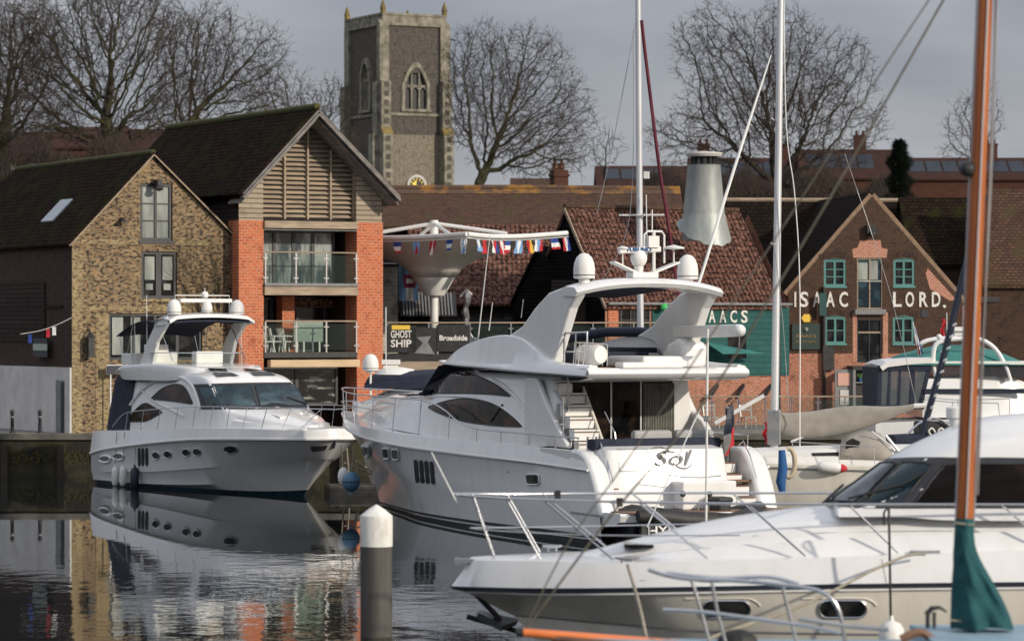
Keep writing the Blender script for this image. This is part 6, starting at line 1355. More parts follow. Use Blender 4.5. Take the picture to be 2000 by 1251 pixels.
# transom
X=.25; a=F2.hit(1182,900,X,'x').y; b_=F2.hit(1422,900,X,'x').y; vm_=(a+b_)/2; hw_=(a-b_)/2
rows=[]
for j in range(9):
    t_=j/8; z_=.9+1.62*t_; uu=X-.22+.30*t_**1.5; w_=hw_*(1.03-.05*t_) ; r_=.22
    row=[(1.1,vm_+w_,z_)]
    for k in range(5): an=math.pi/2*k/4; row.append((uu+r_-r_*math.sin(an),vm_+w_-r_+r_*math.cos(an),z_))
    for k in range(1,8): x_=-1+2*k/8; row.append((uu-.10*(1-x_*x_),vm_-x_*(w_-r_),z_))
    for k in range(5): an=math.pi/2*k/4; row.append((uu+r_-r_*math.cos(an),vm_-w_+r_-r_*math.sin(an),z_))
    row.append((1.1,vm_-w_,z_)); rows.append(row)
top_=[(x_*.6+.5,vm_+(y_-vm_)*.9,z_+.09) for x_,y_,z_ in rows[-1]]; rows.append([(max(x_,rows[-1][i][0]+.05),y_,z_) for i,(x_,y_,z_) in enumerate(top_)]); 
mb=MB(); mb.grid(rows); mb.poly(rows[-1]); TB=BVHTree.FromPolygons([Vector(v) for v in mb.v],mb.f); tro=mb.build('transom',M['gel'],b2,smooth=35)
mb=MB(); mb.box(.75,1.2,vm_-hw_*1.04,vm_+hw_*1.04,2.52,2.80); mb.build('cockpit_backrest',M['navy'],b2,bevel=.06)
for pts in ([(1205,878),(1264,878),(1270,920),(1210,920)],[(1370,882),(1415,884),(1422,918),(1378,918)]):
    ps=[cast(F2,TB,x,y,.012) for x,y in pts]
    if all(ps): mb=MB(); mb.tube(ps+[ps[0]],.010,4,cap=False); mb.build('locker_seam',M['grey'],tro)
c=cast(F2,TB,1308,896,.03) or Vector((0,0,1.9))
try: text('Sol',.62,'yacht_name',M['grey'],b2,(c.x-.02,c.y,c.z),rot=(R(90),0,R(-90)),width=1.15,ext=.01,shear=.3)
except Exception as e: print(e)
for pts in ([(1266,884),(1275,876),(1290,874),(1305,880),(1322,884)],[(1313,902),(1325,912),(1340,914),(1352,906)]):
    ps=[cast(F2,TB,x,y,.02) for x,y in pts]
    if all(ps): mb=MB(); mb.tube(curve([tuple(p) for p in ps],14),[.006+.018*math.sin(math.pi*i/14) for i in range(15)],5); mb.build('name_swoosh',M['grey'],b2)
# lower garage box, lamps and vents
c=cast(F2,TB,1312,950,0); d=cast(F2,TB,1414,950,0)
if c and d: mb=MB(); mb.box(-.62,.2,d.y,c.y,.92,1.68); mb.build('garage_box',M['gel'],b2,bevel=.05); zbx=-.62
for px in (1333,1385):
    p=F2.hit(px,964,-.63,'x'); mb=MB(); mb.lathe([(.08,0),(.08,-.05),(.05,-.08)],p,12,axis=(1,0,0)); mb.build('stern_lamp',M['black'],b2)
mb=MB(); pa=F2.hit(1295,925,-.64,'x'); pb=F2.hit(1408,928,-.64,'x'); mb.tube([pa,pa.lerp(pb,.33)+Vector((0,0,-.07)),pa.lerp(pb,.66)+Vector((0,0,-.07)),pb],.015,5); mb.build('grab_line',M['steeldull'],b2)
# side steps and bathing platform
for s,(pa,pb) in ((1,(1166,1182)),(-1,(1425,1500))):
    v0=F2.hit(pa,940,.3,'x').y; v1=F2.hit(pb,940,.3,'x').y
    v0,v1=(2.02,vm_+hw_-.02) if s>0 else (vm_-hw_+.02,-2.02)
    for k in range(4):
        z_=.92+.30*k; u_=-.30+.38*k; mb=MB(); mb.box(u_,1.6,v1,v0,z_,z_+.26); st_=mb.build('step',M['gel'],b2,bevel=.02)
        mb=MB(); mb.box(u_-.02,u_+.36,v1+.02,v0-.02,z_+.262,z_+.29); mb.build('tread',M['teak'],st_)
rows=[]
for k in range(17):
    v_=-2.62+5.24*k/16; e_=-1.55+.35*abs(v_/2.62)**4; rows.append([(.3,v_,.90),(e_,v_,.90),(e_-.05,v_,.84),(e_,v_,.68),(e_+.25,v_,.60),(.3,v_,.52)])
mb=MB(); mb.grid(rows); mb.poly(rows[0]); mb.poly(rows[-1][::-1]); mb.build('bathing_platform',M['gel'],b2,smooth=40)
mb=MB(); mb.box(-1.45,.2,-2.4,2.4,.903,.925); mb.build('platform_teak',M['teak'],b2)
mb=MB(); mb.box(-.9,.2,-2.2,2.2,-.4,.5); mb.build('underbody',M['antiblack'],b2)
# gates
for (v0,v1) in ((2.05,vm_+hw_),(vm_-hw_,-2.05)):
    mb=MB(); mb.tube([(1.3,v0,1.7),(1.3,v0,2.85),(1.3,v1,2.85),(1.3,v1,1.7)],.03,7); 
    for z_ in (2.1,2.5): mb.tube([(1.3,v0,z_),(1.3,v1,z_)],.018,6)
    mb.build('stern_gate',M['steel'],b2)
mb=MB(); x_,y_=1.7,-1.7
# pulpit and side rails
for s in (1,-1):
    tp=[(1.2,2.62*s,2.83),(4.5,2.66*s,2.86),(7.5,2.7*s,2.9),(8.9,2.68*s,3.08),(10.0,2.62*s,3.38),(11.4,2.56*s,3.62),(13.5,2.46*s,3.66),(17.5,2.0*s,3.68),(20.8,1.25*s,3.72),(23.2,.42*s,3.78),(24.0,.0,3.8)]
    ps=[]
    for u_ in (1.25,2.6,4.2,6.0,7.6,9.6,11.9,14.2,16.5,18.8,21,22.6,23.6):
        p=sheer_at(u_,sh2); t_=interp(tp,u_); ps.append(((u_,(p.y-.08)*s,p.z),(u_,t_[0],t_[1])))
    rails(b2,tp,ps,.022)
mb=MB(); mb.tube(curve([(16,2.05,3.2),(20.8,1.2,3.3),(23.3,.4,3.35),(23.9,0,3.35),(23.3,-.4,3.35),(20.8,-1.2,3.3)],24),.013,5); mb.build('lower_rail',M['steel'],b2)
mb=MB(); mb.box(15.4,16.2,.9,1.4,3.7,3.74); mb.build('deck_hatch',M['glass'],b2)
# ensign
en=thing('ensign','dark navy and red ensign hanging limp at the stern of the large yacht','flag',F2)
p=F2.hit(1424,795,-.8); p2=F2.hit(1424,905,-.8); b0=Vector((.9,vm_-hw_+.1,2.6)); b0=Vector((p.x,-.8-0,0))
b0=F2.hit(1424,880,.9,'x'); b1_=b0+Vector((-.15,0,1.35)); mb=MB(); mb.tube([b0-Vector((0,0,.4)),b1_],.02,6); mb.build('staff',M['black'],en)
rows=[[b1_.lerp(b0,.05+.85*j/10)+Vector((-.05-.32*(i/8)*math.sin(.5+j*.28),.12*math.sin(i*1.5+j*.5)+.30*(i/8),-.35*(i/8)*(j/10+.3))) for i in range(9)] for j in range(11)]
mb=MB(); mb.grid(rows,mf=lambda i,k:(0 if i<5 else (1 if k<5 else 2))); mb.build('cloth',[M['navyline'],M['red'],M['grey']],en)
tk=thing('rigging_pole','thin tall white pole standing by the transom of the large yacht','pole',None)
a=P(1382,642,86.5); b_=P(1379,1018,86.5); tk.location=b_; mb=MB(); mb.tube([(0,0,-.2),a-b_],.032,8); mb.build('shaft',M['gelmatt'],tk)
mb=MB(); mb.box(-.06,.06,-.06,.06,2.6,2.75); mb.build('clamp',M['steeldull'],tk)
# ================================================================== dinghy between the yachts
FD=Fr(*P(1238,1048,87.5)[:2],0,R(22)); 
dg=thing('inflatable_dinghy','black inflatable dinghy with HYP lettering lying across the stern of the large yacht','dinghy',FD)
def dz(py): return HC-(py-YH)/FPX*87.5
L_=4.0
for s in (0,1):
    mb=MB(); mb.tube([(.12,s*1.3,dz(1008)),(.5,s*1.3,dz(1007)),(1.5,s*1.35,dz(1018)),(2.8,s*1.3,dz(1024)),(3.6,.65+(s-.5)*.8,dz(1012)),(4.0,.65,dz(1000))],[.16,.24,.25,.25,.24,.2],12); mb.build('tube',M['black'],dg,smooth=60)
mb=MB(); mb.prism([(.1,0.15,dz(1030)),(3.6,.15,dz(1030)),(3.2,.5,.15),(.1,.5,.12)],(0,1.0,0)); mb.build('hull',M['antiblack'],dg)
mb=MB(); mb.box(.2,3.2,-.06,.1,dz(1052),dz(1024)); mb.build('side_panel',M['antiblack'],dg)
text('HYPE',.34,'lettering',M['white'],dg,(.86,-.09,dz(1037)),width=1.0,bold=.006,ext=.004)
mb=MB(); mb.box(2.6,3.0,.3,.9,dz(1015),dz(985)); mb.box(2.55,3.05,.25,.95,dz(987),dz(975)); mb.build('outboard_engine',M['black'],dg,bevel=.08)
mb=MB(); mb.tube([(.3,-.02,dz(1000)),(1.5,-.1,dz(1012)),(3,0,dz(1018))],.015,5); mb.tube([(2.0,.3,dz(1000)),(2.05,.3,dz(980)),(2.2,.3,dz(975)),(2.3,.3,dz(1000))],.02,5); mb.build('grab_rope',M['rope'],dg)
dc=thing('black_fender','black round fender at the right end of the dinghy','fender',Fr(*P(1500,1012,88)[:2],hz(1015,88),0)); mb=MB(); mb.lathe([(.02,.28),(.28,.2),(.34,0),(.28,-.2),(.02,-.28)],(0,0,0),14); mb.build('float',M['black'],dc,smooth=60)
# ================================================================== BOAT 3: foreground cruiser, bow left
F3=Fr((1935-1000)/FPX*54.3,54.3,0,R(180))
b3=thing('motor_cruiser','white motor cruiser across the foreground with steel pulpit rails and navy sheer stripe','yacht',F3)
U=lambda px,d=54.3: (1935-px)/FPX*d      # forward distance
ut=U(881)
def zf(py,d): return HC-(py-YH)/FPX*d
c3=[[(-3,1.85,2.34),(0,1.9,2.28),(3,1.9,2.18),(5,1.72,2.12),(6.4,1.35,2.08),(7.4,.9,2.06),(8.15,.42,2.04),(8.45,.12,2.02),(8.5,0,2.0)],
    [(-3,2.06,1.82),(0,2.08,1.80),(3,2.02,1.76),(5,1.85,1.71),(6.4,1.48,1.66),(7.5,.98,1.62),(8.3,.5,1.60),(8.72,.15,1.585),(ut-.0,0,1.58)],
    [(-3,2.07,1.78),(0,2.09,1.76),(3,2.03,1.72),(5,1.86,1.67),(6.4,1.48,1.62),(7.5,.98,1.58),(8.3,.5,1.56),(8.68,.14,1.545),(ut-.03,0,1.54)],
    [(-3,2.04,1.755),(0,2.06,1.735),(3,1.99,1.695),(5,1.81,1.645),(6.4,1.42,1.595),(7.4,.9,1.55),(8.1,.42,1.54),(8.5,.10,1.52),(8.6,0,1.51)],
    [(-3,1.95,.97),(0,1.95,1.0),(3,1.82,1.03),(5,1.55,1.06),(6.1,1.08,1.10),(6.9,.62,1.12),(7.45,.25,1.14),(7.75,.05,1.14),(7.85,0,1.14)],
    [(-3,1.93,.93),(0,1.93,.96),(3,1.79,.99),(5,1.5,1.02),(6.05,1.02,1.06),(6.85,.56,1.09),(7.38,.2,1.11),(7.68,.03,1.11),(7.77,0,1.11)],
    [(-3,1.8,-.4),(0,1.75,-.4),(3,1.45,-.4),(4.6,1.0,-.4),(5.4,.6,-.4),(6,.3,-.4),(6.3,.1,-.4),(6.4,.02,-.4),(6.5,0,-.4)]]
o3,HB3,_=hull(c3,[0,1,1,2,2,2],n=48,mats=[M['gel'],M['navyline'],M['cream']],parent=b3,camber=.05)
C3,CB3,_=body([(-3.2,1.72,2.25,1.45,3.02,.2),(-1,1.72,2.22,1.45,3.0,.2),(1.4,1.72,2.18,1.4,2.86,.17),(3.2,1.70,2.14,1.3,2.72,.15),(4.6,1.50,2.11,1.02,2.52,.14),(5.8,1.2,2.08,.75,2.26,.11),(6.7,.92,2.06,.5,2.09,.05),(7.4,.6,2.05,.3,2.06,.01)],'coachroof',M['gel'],b3,mult=5,rr=.4)
# wheelhouse: raked windscreen and domed roof
w3,WB,_=body([(-3.5,1.62,2.75,1.30,4.0,.28),(-1.2,1.62,2.75,1.30,4.12,.30),(.2,1.60,2.75,1.26,4.05,.28),(1.0,1.56,2.76,1.22,3.82,.22),(1.55,1.52,2.8,1.24,3.55,.2),(2.1,1.48,2.8,1.28,3.18,.18),(2.62,1.42,2.8,1.26,2.92,.12)],'wheelhouse',M['gel'],b3,mult=4,rr=.3)
dec_strip(F3,WB,[(1724,896),(1800,893),(1935,893),(2010,894)],[(1604,986),(1700,992),(1850,992),(2010,992)],'window_surround',M['darkframe'],b3,34,12,off=.012,plane=1.45)
for up,lo in (([(1722,905),(1738,905),(1752,905)],[(1622,980),(1650,981),(1678,982)]),([(1762,905),(1792,905),(1822,907)],[(1692,982),(1728,983),(1762,984)]) ):
    dec_strip(F3,WB,up,lo,'windscreen_pane',M['blueglass'],b3,8,10,off=.028,plane=1.45)
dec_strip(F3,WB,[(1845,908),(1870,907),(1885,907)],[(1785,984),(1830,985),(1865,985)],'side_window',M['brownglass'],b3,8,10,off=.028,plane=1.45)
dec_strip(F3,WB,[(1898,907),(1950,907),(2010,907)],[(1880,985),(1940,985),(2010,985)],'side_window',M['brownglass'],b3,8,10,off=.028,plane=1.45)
for a,b_,c_ in (((1660,980),(1760,948),(1800,925)),((1648,945),(1640,952),(1612,985))):
    ps=[cast(F3,WB,x,y,.07) or F3.hit(x,y,1.5) for x,y in (a,b_,c_)]; mb=MB(); mb.tube(ps,.022,6); mb.build('wiper',M['black'],b3)
for cx in (1419,1646):
    pts=rrect(cx-44,1172,cx+44,1204,15.9,0,5); o=dec_poly(F3,HB3,pts,'porthole',M['glass'],b3,.014,rim=M['steel'],rimw=1.10)
    ps=[cast(F3,HB3,x,y,.012) for x,y in ((cx-80,1168),(cx+30,1167),(cx+55,1172),(cx+66,1182))]
    if all(ps): mb=MB(); mb.tube(curve([tuple(p) for p in ps],12),.012,5); mb.build('hull_moulding',M['cream'],b3)
mb=MB(); mb.tube([Vector((p.x,p.y,p.z)) for p in curve(c3[1],48)],.02,6); mb.tube([Vector((p.x,-p.y,p.z)) for p in curve(c3[1],48)],.02,6); mb.build('rub_rail',M['navyline'],b3,smooth=60)
mb=MB(); mb.tube([Vector((p.x,p.y+.01,p.z-.02)) for p in curve(c3[3],48)],.018,6); mb.build('white_strake',M['gel'],b3,smooth=60)
mb=MB(); mb.tube([Vector((p.x,p.y+.005,p.z)) for p in curve(c3[5],48)],.02,5); mb.build('chine_line',M['grey'],b3,smooth=60)
# hatch, cleats, windlass
p=cast(F3,CB3,1225,1070,.03) or F3.hit(1225,1070,.4)
mb=MB(); h_=F3.hit(1225,1070,.5); mb.grid([[(p.x+u_,p.y+v_,p.z-.03*abs(u_)+.01) for v_ in (-.3,.3)] for u_ in (-.42,.05)]); mb.build('deck_hatch',M['glass'],b3,solid=.05)
def cleat(parent,p,s=.16,m=None):
    p=Vector(p); mb=MB(); mb.tube([p+Vector((-s,0,.1)),p+Vector((-s*.4,0,.085)),p+Vector((s*.4,0,.085)),p+Vector((s,0,.1))],[.018,.03,.03,.018],7); mb.tube([p+Vector((-s*.4,0,0)),p+Vector((-s*.4,0,.085))],.022,6); mb.tube([p+Vector((s*.4,0,0)),p+Vector((s*.4,0,.085))],.022,6); return mb.build('cleat',m or M['steel'],parent,smooth=60)
cleat(b3,(U(1079),-.3,2.13)); 
for pts in (((1470,1046),(1600,1040),(1740,1037),(1860,1036)),((1722,1092),(1728,1120),(1731,1138)),((1500,1140),(1380,1136),(1250,1133))):
    ps=[cast(F3,CB3,x,y,.002) or cast(F3,HB3,x,y,.002) for x,y in pts]
    if all(ps): mb=MB(); mb.tube(ps,.006,4); mb.build('moulding_seam',M['grey'],b3)

pc=cast(F3,HB3,1225,1101,.0) or Vector((U(1225),1.75,2.1)); cleat(b3,(pc.x,pc.y-.05,pc.z),.2,M['steeldull'])
pc2=cast(F3,CB3,1806,1082,.0) or cast(F3,HB3,1806,1082,0) or Vector((U(1806),1.8,2.2)); cleat(b3,(pc2.x,pc2.y+.03,pc2.z-.05),.24,M['steeldull'])
mb=MB(); mb.box(8.15,8.75,-.13,.13,1.98,2.04); mb.tube([(8.7,-.1,2.0),(8.7,.1,2.0)],.06,8); mb.build('bow_roller',M['steel'],b3)
mb=MB(); mb.tube([(8.55,0,1.62),(8.0,0,1.05)],.05,6); mb.prism([(8.35,-.25,1.18),(7.95,-.3,.98),(7.7,-.1,1.05),(7.7,.1,1.05),(7.95,.3,.98),(8.35,.25,1.18)],(.05,0,-.09)); mb.tube([(8.55,0,1.1),(8.2,0,1.0),(7.7,0,.85)],.05,6); mb.build('anchor',M['antiblack'],b3)
# rails: near (port) and far side
zt3=3.02
def side_rail(s,dn):
    tp=[(-3.6,1.8*s,zt3),(0,1.85*s,zt3),(3,1.8*s,zt3),(5,1.6*s,zt3+.01),(6.5,1.25*s,zt3+.02),(7.6,.85*s,zt3+.03),(8.3,.5*s,zt3+.05),(8.72,.16*s,zt3+.07),(8.78,0,zt3+.08)]
    ps=[]
    for ub,ut_ in ((-2.4,-1.5),(-.7,.1),(1.72,2.5),(3.18,4.1),(4.72,5.8),(6.2,7.30),(7.35,7.9),(8.1,8.45)):
        a=sheer_at(ub,curve(c3[0],60)); t_=interp(tp,ut_); ps.append(((ub,(a.y-.1)*s,a.z+.03),(ut_,t_[0],t_[1])))
    rails(b3,tp,ps,.021)
side_rail(1,0); side_rail(-1,0)
mb=MB(); mb.tube(curve([(4.2,1.62,2.52),(6.4,1.25,2.50),(8.0,.45,2.52),(8.5,0,2.54),(8.0,-.45,2.52),(6.4,-1.25,2.50),(4.2,-1.62,2.52)],30),.011,5); mb.build('lower_rail',M['steel'],b3)
mb=MB(); mb.tube([(8.70,.2,2.95),(9.12,.2,3.78)],[.014,.010],6); mb.build('jack_staff',M['gelmatt'],b3)
for u_,s in ((7.05,-1),(6.1,1)): mb=MB(); t_=zt3+.02; mb.box(u_-.05,u_+.05,s*(1.05 if u_>7 else 1.4)-.04,s*(1.05 if u_>7 else 1.4)+.04,t_-.08,t_+.06); mb.build('rail_clamp',M['black'],b3)
mb=MB(); mb.lathe([(.12,0),(.12,.45),(.17,.46),(.17,.62),(.1,.65)],F3.hit(1868,870,-.2)*1,12); mb.build('horn_pod',M['gelmatt'],b3,smooth=50)
def rope(label,pts,r=.02,cat='rope',name='mooring_rope',m=None,n=None):
    a=Vector(pts[0]); o=MB(); o.tube([Vector(p)-a for p in curve([tuple(p) for p in pts],n or 8*len(pts))] if len(pts)>2 else [Vector(p)-a for p in pts],r,6); t_=o.build(name,m or M['rope'],None,smooth=60); t_.location=a; return tag(t_,label,cat)
rope('beige mooring rope running down from the foredeck cleat across the cream hull',[P(1226,1103,52.2),P(1240,1150,51.6),P(1252,1195,51),P(1266,1262,50.3)],.028)
rope('beige mooring rope from the midships cleat sloping down left over the porthole hull',[P(1806,1082,52.2),P(1770,1085,51.9),P(1700,1115,51.2),P(1560,1185,50),P(1420,1232,49),P(1330,1270,48)],.022)
rope('dark vertical fender line hanging from the rail beside the rear porthole',[P(1736,988,51.9),P(1738,1100,51.7),P(1740,1226,51.7)],.022,m=M['black'])
rope('short loose black rope tail hanging from the rail left of the vertical fender line',[P(1737,990,51.9),P(1727,1000,51.85),P(1727,1025,51.85)],.016,m=M['black'])
fender('white fender at the lower edge hanging on the dark line by the rear porthole',Fr(*P(1741,1250,51.7),0),(0,0,0),.2,.62,M['gelmatt'],(0,0,.5))
# ================================================================== BOAT 6: wooden masted yacht nearest the camera
D6=42.0; F6=Fr(*P(1885,1240,D6)[:2],0,R(180))
def L6(px,py,v=0): return F6.hit(px,py,v)
b6=thing('wooden_masted_yacht','yacht in the near foreground with orange wooden mast, teal sail cover and orange bowsprit','sailing yacht',F6)
a=L6(1884,1012); top=L6(1926,-30); top=a+(top-a)*1.35
mb=MB(); n_=14; mb.tube([a.lerp(top,i/n_)+Vector((0,0,-.2 if i==0 else 0)) for i in range(n_+1)],[.105-.02*i/n_ for i in range(n_+1)],14); ms=mb.build('mast',M['wood'],b6,smooth=60)
mb=MB(); e=a.lerp(top,.0); mb.tube([a+Vector((.11,-.05,-.1)),top+Vector((.10,-.05,0))],.013,5); mb.tube([a+Vector((.0,.12,-.1)),top+Vector((-.02,.10,0))],.010,5); mb.tube([a+Vector((-.16,0,.3)),top+Vector((-.14,0,0))],.014,5,1); mb.build('halyard',[M['alu'],M['steeldull']],ms)
mp_=L6(1902,330); mb=MB(); mb.ball(mp_+Vector((.08,.0,.0)),.10); mb.box(mp_.x-.02,mp_.x+.12,-.07,.07,mp_.z-.06,mp_.z+.08); mb.build('mast_light',M['black'],ms)
# teal cover around mast foot and boom
rows=[]; random.seed(4)
sec=[(1011,1866,1902),(1040,1864,1902),(1075,1862,1908),(1110,1861,1925),(1150,1858,1948),(1190,1857,1968),(1225,1856,1980)]
sec=[cr_pt(sec,i/26) for i in range(27)]
for (py,x0,x1) in sec:
    p0=L6(x0,py); p1=L6(x1,py); c_=(p0+p1)/2; hw_=(p0.x-p1.x)/2; row=[]
    for k in range(44):
        an=2*math.pi*k/44; fo_=(py-1000)/225; th_=.14+.06*math.sin(an*5+py*.012)*fo_+.03*math.sin(an*9-py*.05)*fo_+.10*fo_; row.append((c_.x+hw_*math.cos(an),th_*1.1*math.sin(an)+.012*math.sin(py*.15+an*3),c_.z+.02*math.sin(an*4)*fo_))
    rows.append(row)
mb=MB(); mb.grid(rows,closed=True); mb.poly(rows[-1]); mb.build('sail_cover',M['teal'],b6,smooth=70)
for py,x0,x1 in ((1020,1864,1903),(1210,1856,1900)):
    p0=L6(x0,py,.17); p1=L6(x1,py+5,.17); mb=MB(); mb.tube([p0,p1],.012,5); mb.build('cover_tie',M['rope'],b6)
mb=MB(); rows=[[(u_,v_,zf(1236,D6)+.03*(1-(v_/1.3)**2)) for v_ in (-1.25,-.6,0,.6,1.25)] for u_ in (-3,-1,0,.55)]; mb.grid(rows,flip=True); mb.build('coach_roof',M['paleblue'],b6,solid=.3)
hc6=[[(-3,1.35,1.88),(0,1.4,1.86),(2.2,1.15,1.88),(4,.6,1.92),(5.2,0,1.96)],[(-3,1.3,.8),(0,1.3,.8),(2.2,1.0,.8),(3.8,.45,.85),(4.7,0,.9)],[(-3,1,-.4),(0,1,-.4),(2,.6,-.4),(3,.25,-.4),(3.8,0,-.4)]]
hull([[ (x,y,z-.12) for x,y,z in c_] for c_ in hc6],[0,0],n=20,mats=[M['paleblue'],M['wood']],parent=b6)
mb=MB(); mb.tube(curve([(x,y,z-.08) for x,y,z in hc6[0]],24),.05,6); mb.build('toe_rail',M['teak'],b6)
mb=MB(); q0=L6(1795,1250,.3); mb.tube(curve([(L6(1760,1248,.6)),(L6(1780,1238,.6)),(L6(1800,1234,.6)),(L6(1822,1248,.6))],10),.06,6); mb.build('cabin_coaming',M['teak'],b6)
q0=L6(1812,1226,.6); mb=MB(); mb.tube([q0,q0+Vector((0,0,.22))],.03,6); mb.tube([q0+Vector((-.08,0,0)),q0+Vector((-.08,0,.2))],.025,6); mb.tube([q0+Vector((.02,0,.17)),q0+Vector((-.05,0,.25)),q0+Vector((-.15,0,.26)),q0+Vector((-.24,0,.20))],[.035,.035,.025,.012],6); mb.build('winch',M['black'],b6,smooth=60)
# bowsprit
mb=MB(); p0=L6(1022,1234); p1=L6(1420,1266); mb.tube([p0,p1],[.055,.075],10); bs_=mb.build('bowsprit',M['orange'],b6,smooth=60); mb=MB(); mb.tube([p0+Vector((.09,0,0)),p0],.06,10); mb.build('bowsprit_cap',M['black'],bs_)
# stainless pulpit
V_=.5
def T6(pts,r=.022,v=V_): return [tuple(Vector((L6(x,y,v).x,v,L6(x,y,v).z))) for x,y in pts]
for v,pts in ((V_,[(1266,1111),(1300,1122),(1350,1130),(1440,1133),(1512,1140),(1535,1146)]),(V_,[(1470,1134),(1540,1142),(1590,1150),(1620,1165),(1640,1195),(1652,1262)]),(-.35,[(1300,1118),(1400,1128),(1500,1126),(1560,1140)]),(V_,[(1294,1190),(1370,1194),(1480,1208),(1580,1222),(1640,1235)])):
    mb=MB(); mb.tube(curve(T6(pts,v=v),20),.026,8); mb.build('pulpit_rail',M['steel'],b6,smooth=60)
for pts in ([(1350,1130),(1366,1180),(1388,1262)],[(1390,1134),(1402,1200),(1420,1262)],[(1528,1144),(1542,1200),(1558,1262)]):
    mb=MB(); mb.tube(T6(pts),.022,8); mb.build('pulpit_stanchion',M['steel'],b6,smooth=60)
mb=MB(); mb.tube(T6([(1560,1207),(1660,1222),(1735,1228)]),.03,7); mb.build('boat_hook',M['steeldull'],b6)
mb=MB(); mb.ball(L6(1440,1252,.3),.16,sx=1.6); mb.build('deck_block',M['black'],b6)
# stays from the mast to the bowsprit end
rope('upper olive stay of the wooden mast sagging from top right down to the bowsprit tip',[P(1860,-30,D6),P(1707,238,D6),P(1520,555,D6),P(1367,797,D6),P(1188,1013,D6),P(1024,1232,D6)],.016,'rigging','forestay',M['stay'])
rope('second thinner olive stay left of the first, running down to the bowsprit',[P(1828,-20,D6-.3),P(1722,140,D6-.3),P(1570,380,D6-.3),P(1312,770,D6-.3),P(1206,925,D6-.3),P(1110,1060,D6-.3),P(1030,1215,D6-.3)],.011,'rigging','forestay',M['stay'])
rope('thin bright halyard running down left from the white wing of the large yacht',[P(1368,797,86),P(1330,880,86),P(1264,1028,86)],.022,'rigging','halyard',M['white'])
rope('thin dark shroud right of the orange mast',[P(1945,-20,43),P(1938,300,43),P(1912,800,43),P(1898,1090,43)],.016,'rigging','shroud',M['steeldull'])
bst=rope('navy furled stay with white lashings leaning right in front of the moored cruiser',[P(1924,380,60),P(1876,560,60),P(1852,660,60),P(1820,780,60),P(1800,850,60)],.065,'rigging','furled_stay',M['navyline'])
mb=MB()
for k in range(9):
    a=P(1858-k*6.2,636+k*23,60)-bst.location; mb.tube([a+Vector((-.08,0,-.05)),a+Vector((.08,-.07,.04))],.02,5)
mb.build('lashing',M['white'],bst)
# ================================================================== BOAT 4: white sloop behind the large yacht's stern
F4=Fr(*P(1512,900,100)[:2],0,math.atan2(.12,-1))
b4=thing('sailing_yacht','cream sailing yacht with tall white mast, grey boom cover and grey spray hood','sailing yacht',F4)
c4_=[[(-8,1.1,1.62),(-5,1.5,1.66),(-1,1.65,1.76),(2,1.2,1.86),(4.3,.5,1.95),(5.4,0,2.0)],[(-8,1.1,1.5),(-5,1.5,1.54),(-1,1.66,1.64),(2,1.2,1.74),(4.3,.48,1.83),(5.3,0,1.88)],[(-8,1.0,.9),(-5,1.42,.85),(-1,1.55,.85),(2,1.0,.9),(3.9,.35,.95),(4.8,0,1.0)],[(-8,.7,.2),(-5,1.2,.1),(-1,1.3,.1),(2,.75,.1),(3.4,.2,.1),(4.1,0,.1)],[(-8,.4,-.4),(-5,.9,-.4),(-1,1,-.4),(2,.5,-.4),(3.2,.1,-.4),(3.8,0,-.4)]]
_,HB4,_=hull(c4_,[0,0,0,1],n=30,mats=[M['cream'],M['antifoul']],parent=b4)
mb=MB(); mb.tube([Vector((p.x,p.y+.01,p.z)) for p in curve(c4_[1],30)],.03,5); mb.build('cove_line',M['grey'],b4)
cb4,CB4,_=body([(-4.2,1.0,1.7,.85,2.25,.08),(-2,1.1,1.75,.95,2.22,.08),(.6,1.0,1.8,.8,2.12,.08),(2.2,.6,1.85,.4,1.98,.04)],'coachroof',M['gelmatt'],b4,mult=4)
dec_strip(F4,CB4,[(1585,884),(1660,882),(1705,882)],[(1587,890),(1660,889),(1705,889)],'cabin_window',M['glass'],b4,8,2,plane=1.0)
mb=MB(); zt4=F4.hit(1522,-40,0).z; a=F4.hit(1512,880,0); top=F4.hit(1525,-30,0); mb.tube([(a.x,0,a.z-.3),(top.x,0,top.z)],[.125,.10],14); ms=mb.build('mast',M['alu'],b4,smooth=60)
for (py,w_) in ((478,1.0),(235,.6)):
    z_=F4.hit(1515,py,0).z; mb=MB(); mb.tube([(.05,-w_,z_+.06),(0,0,z_),(.05,w_*.85,z_+.03)],.03,6); mb.build('spreader',M['alu'],ms)
mb=MB(); mb.box(-.2,.2,-.2,.2,F4.hit(1512,868,0).z,F4.hit(1512,800,0).z); mb.build('mast_collar',M['steeldull'],ms,bevel=.03)
# boom with grey cover
rows=[]
for i in range(15):
    t_=i/14; px=1516+(1785-1516)*t_; yt=805+(787-805)*t_+3*math.sin(t_*9); yb=850+(800-850)*t_**1.6+4*math.sin(t_*14+1)*(1-t_)
    yb=[842,850,853,854,853,852,850,847,842,836,829,822,814,806,799][i]
    p0=F4.hit(px,yt,0); p1=F4.hit(px,yb,0); c_=(p0.z+p1.z)/2; h_=(p0.z-p1.z)/2; rows.append([(p0.x,(.16*math.sin(2*math.pi*k/16))*(1-.3*t_)+.012*math.sin(k*3+i*2),c_+h_*math.cos(2*math.pi*k/16)) for k in range(16)])
mb=MB(); mb.grid(rows,closed=True); mb.poly(rows[0]); mb.poly(rows[-1]); mb.build('boom_cover',M['greycanvas'],b4,smooth=70)
p=F4.hit(1785,792,0); mb=MB(); mb.tube([p,p+Vector((-.45,0,.02))],.07,8); mb.ball(p+Vector((-.5,0,.03)),.12); mb.build('boom_end',M['gelmatt'],b4)
mb=MB(); mb.tube([F4.hit(1545,862,0),F4.hit(1600,838,0)],.04,6); mb.build('kicker',M['gelmatt'],b4)
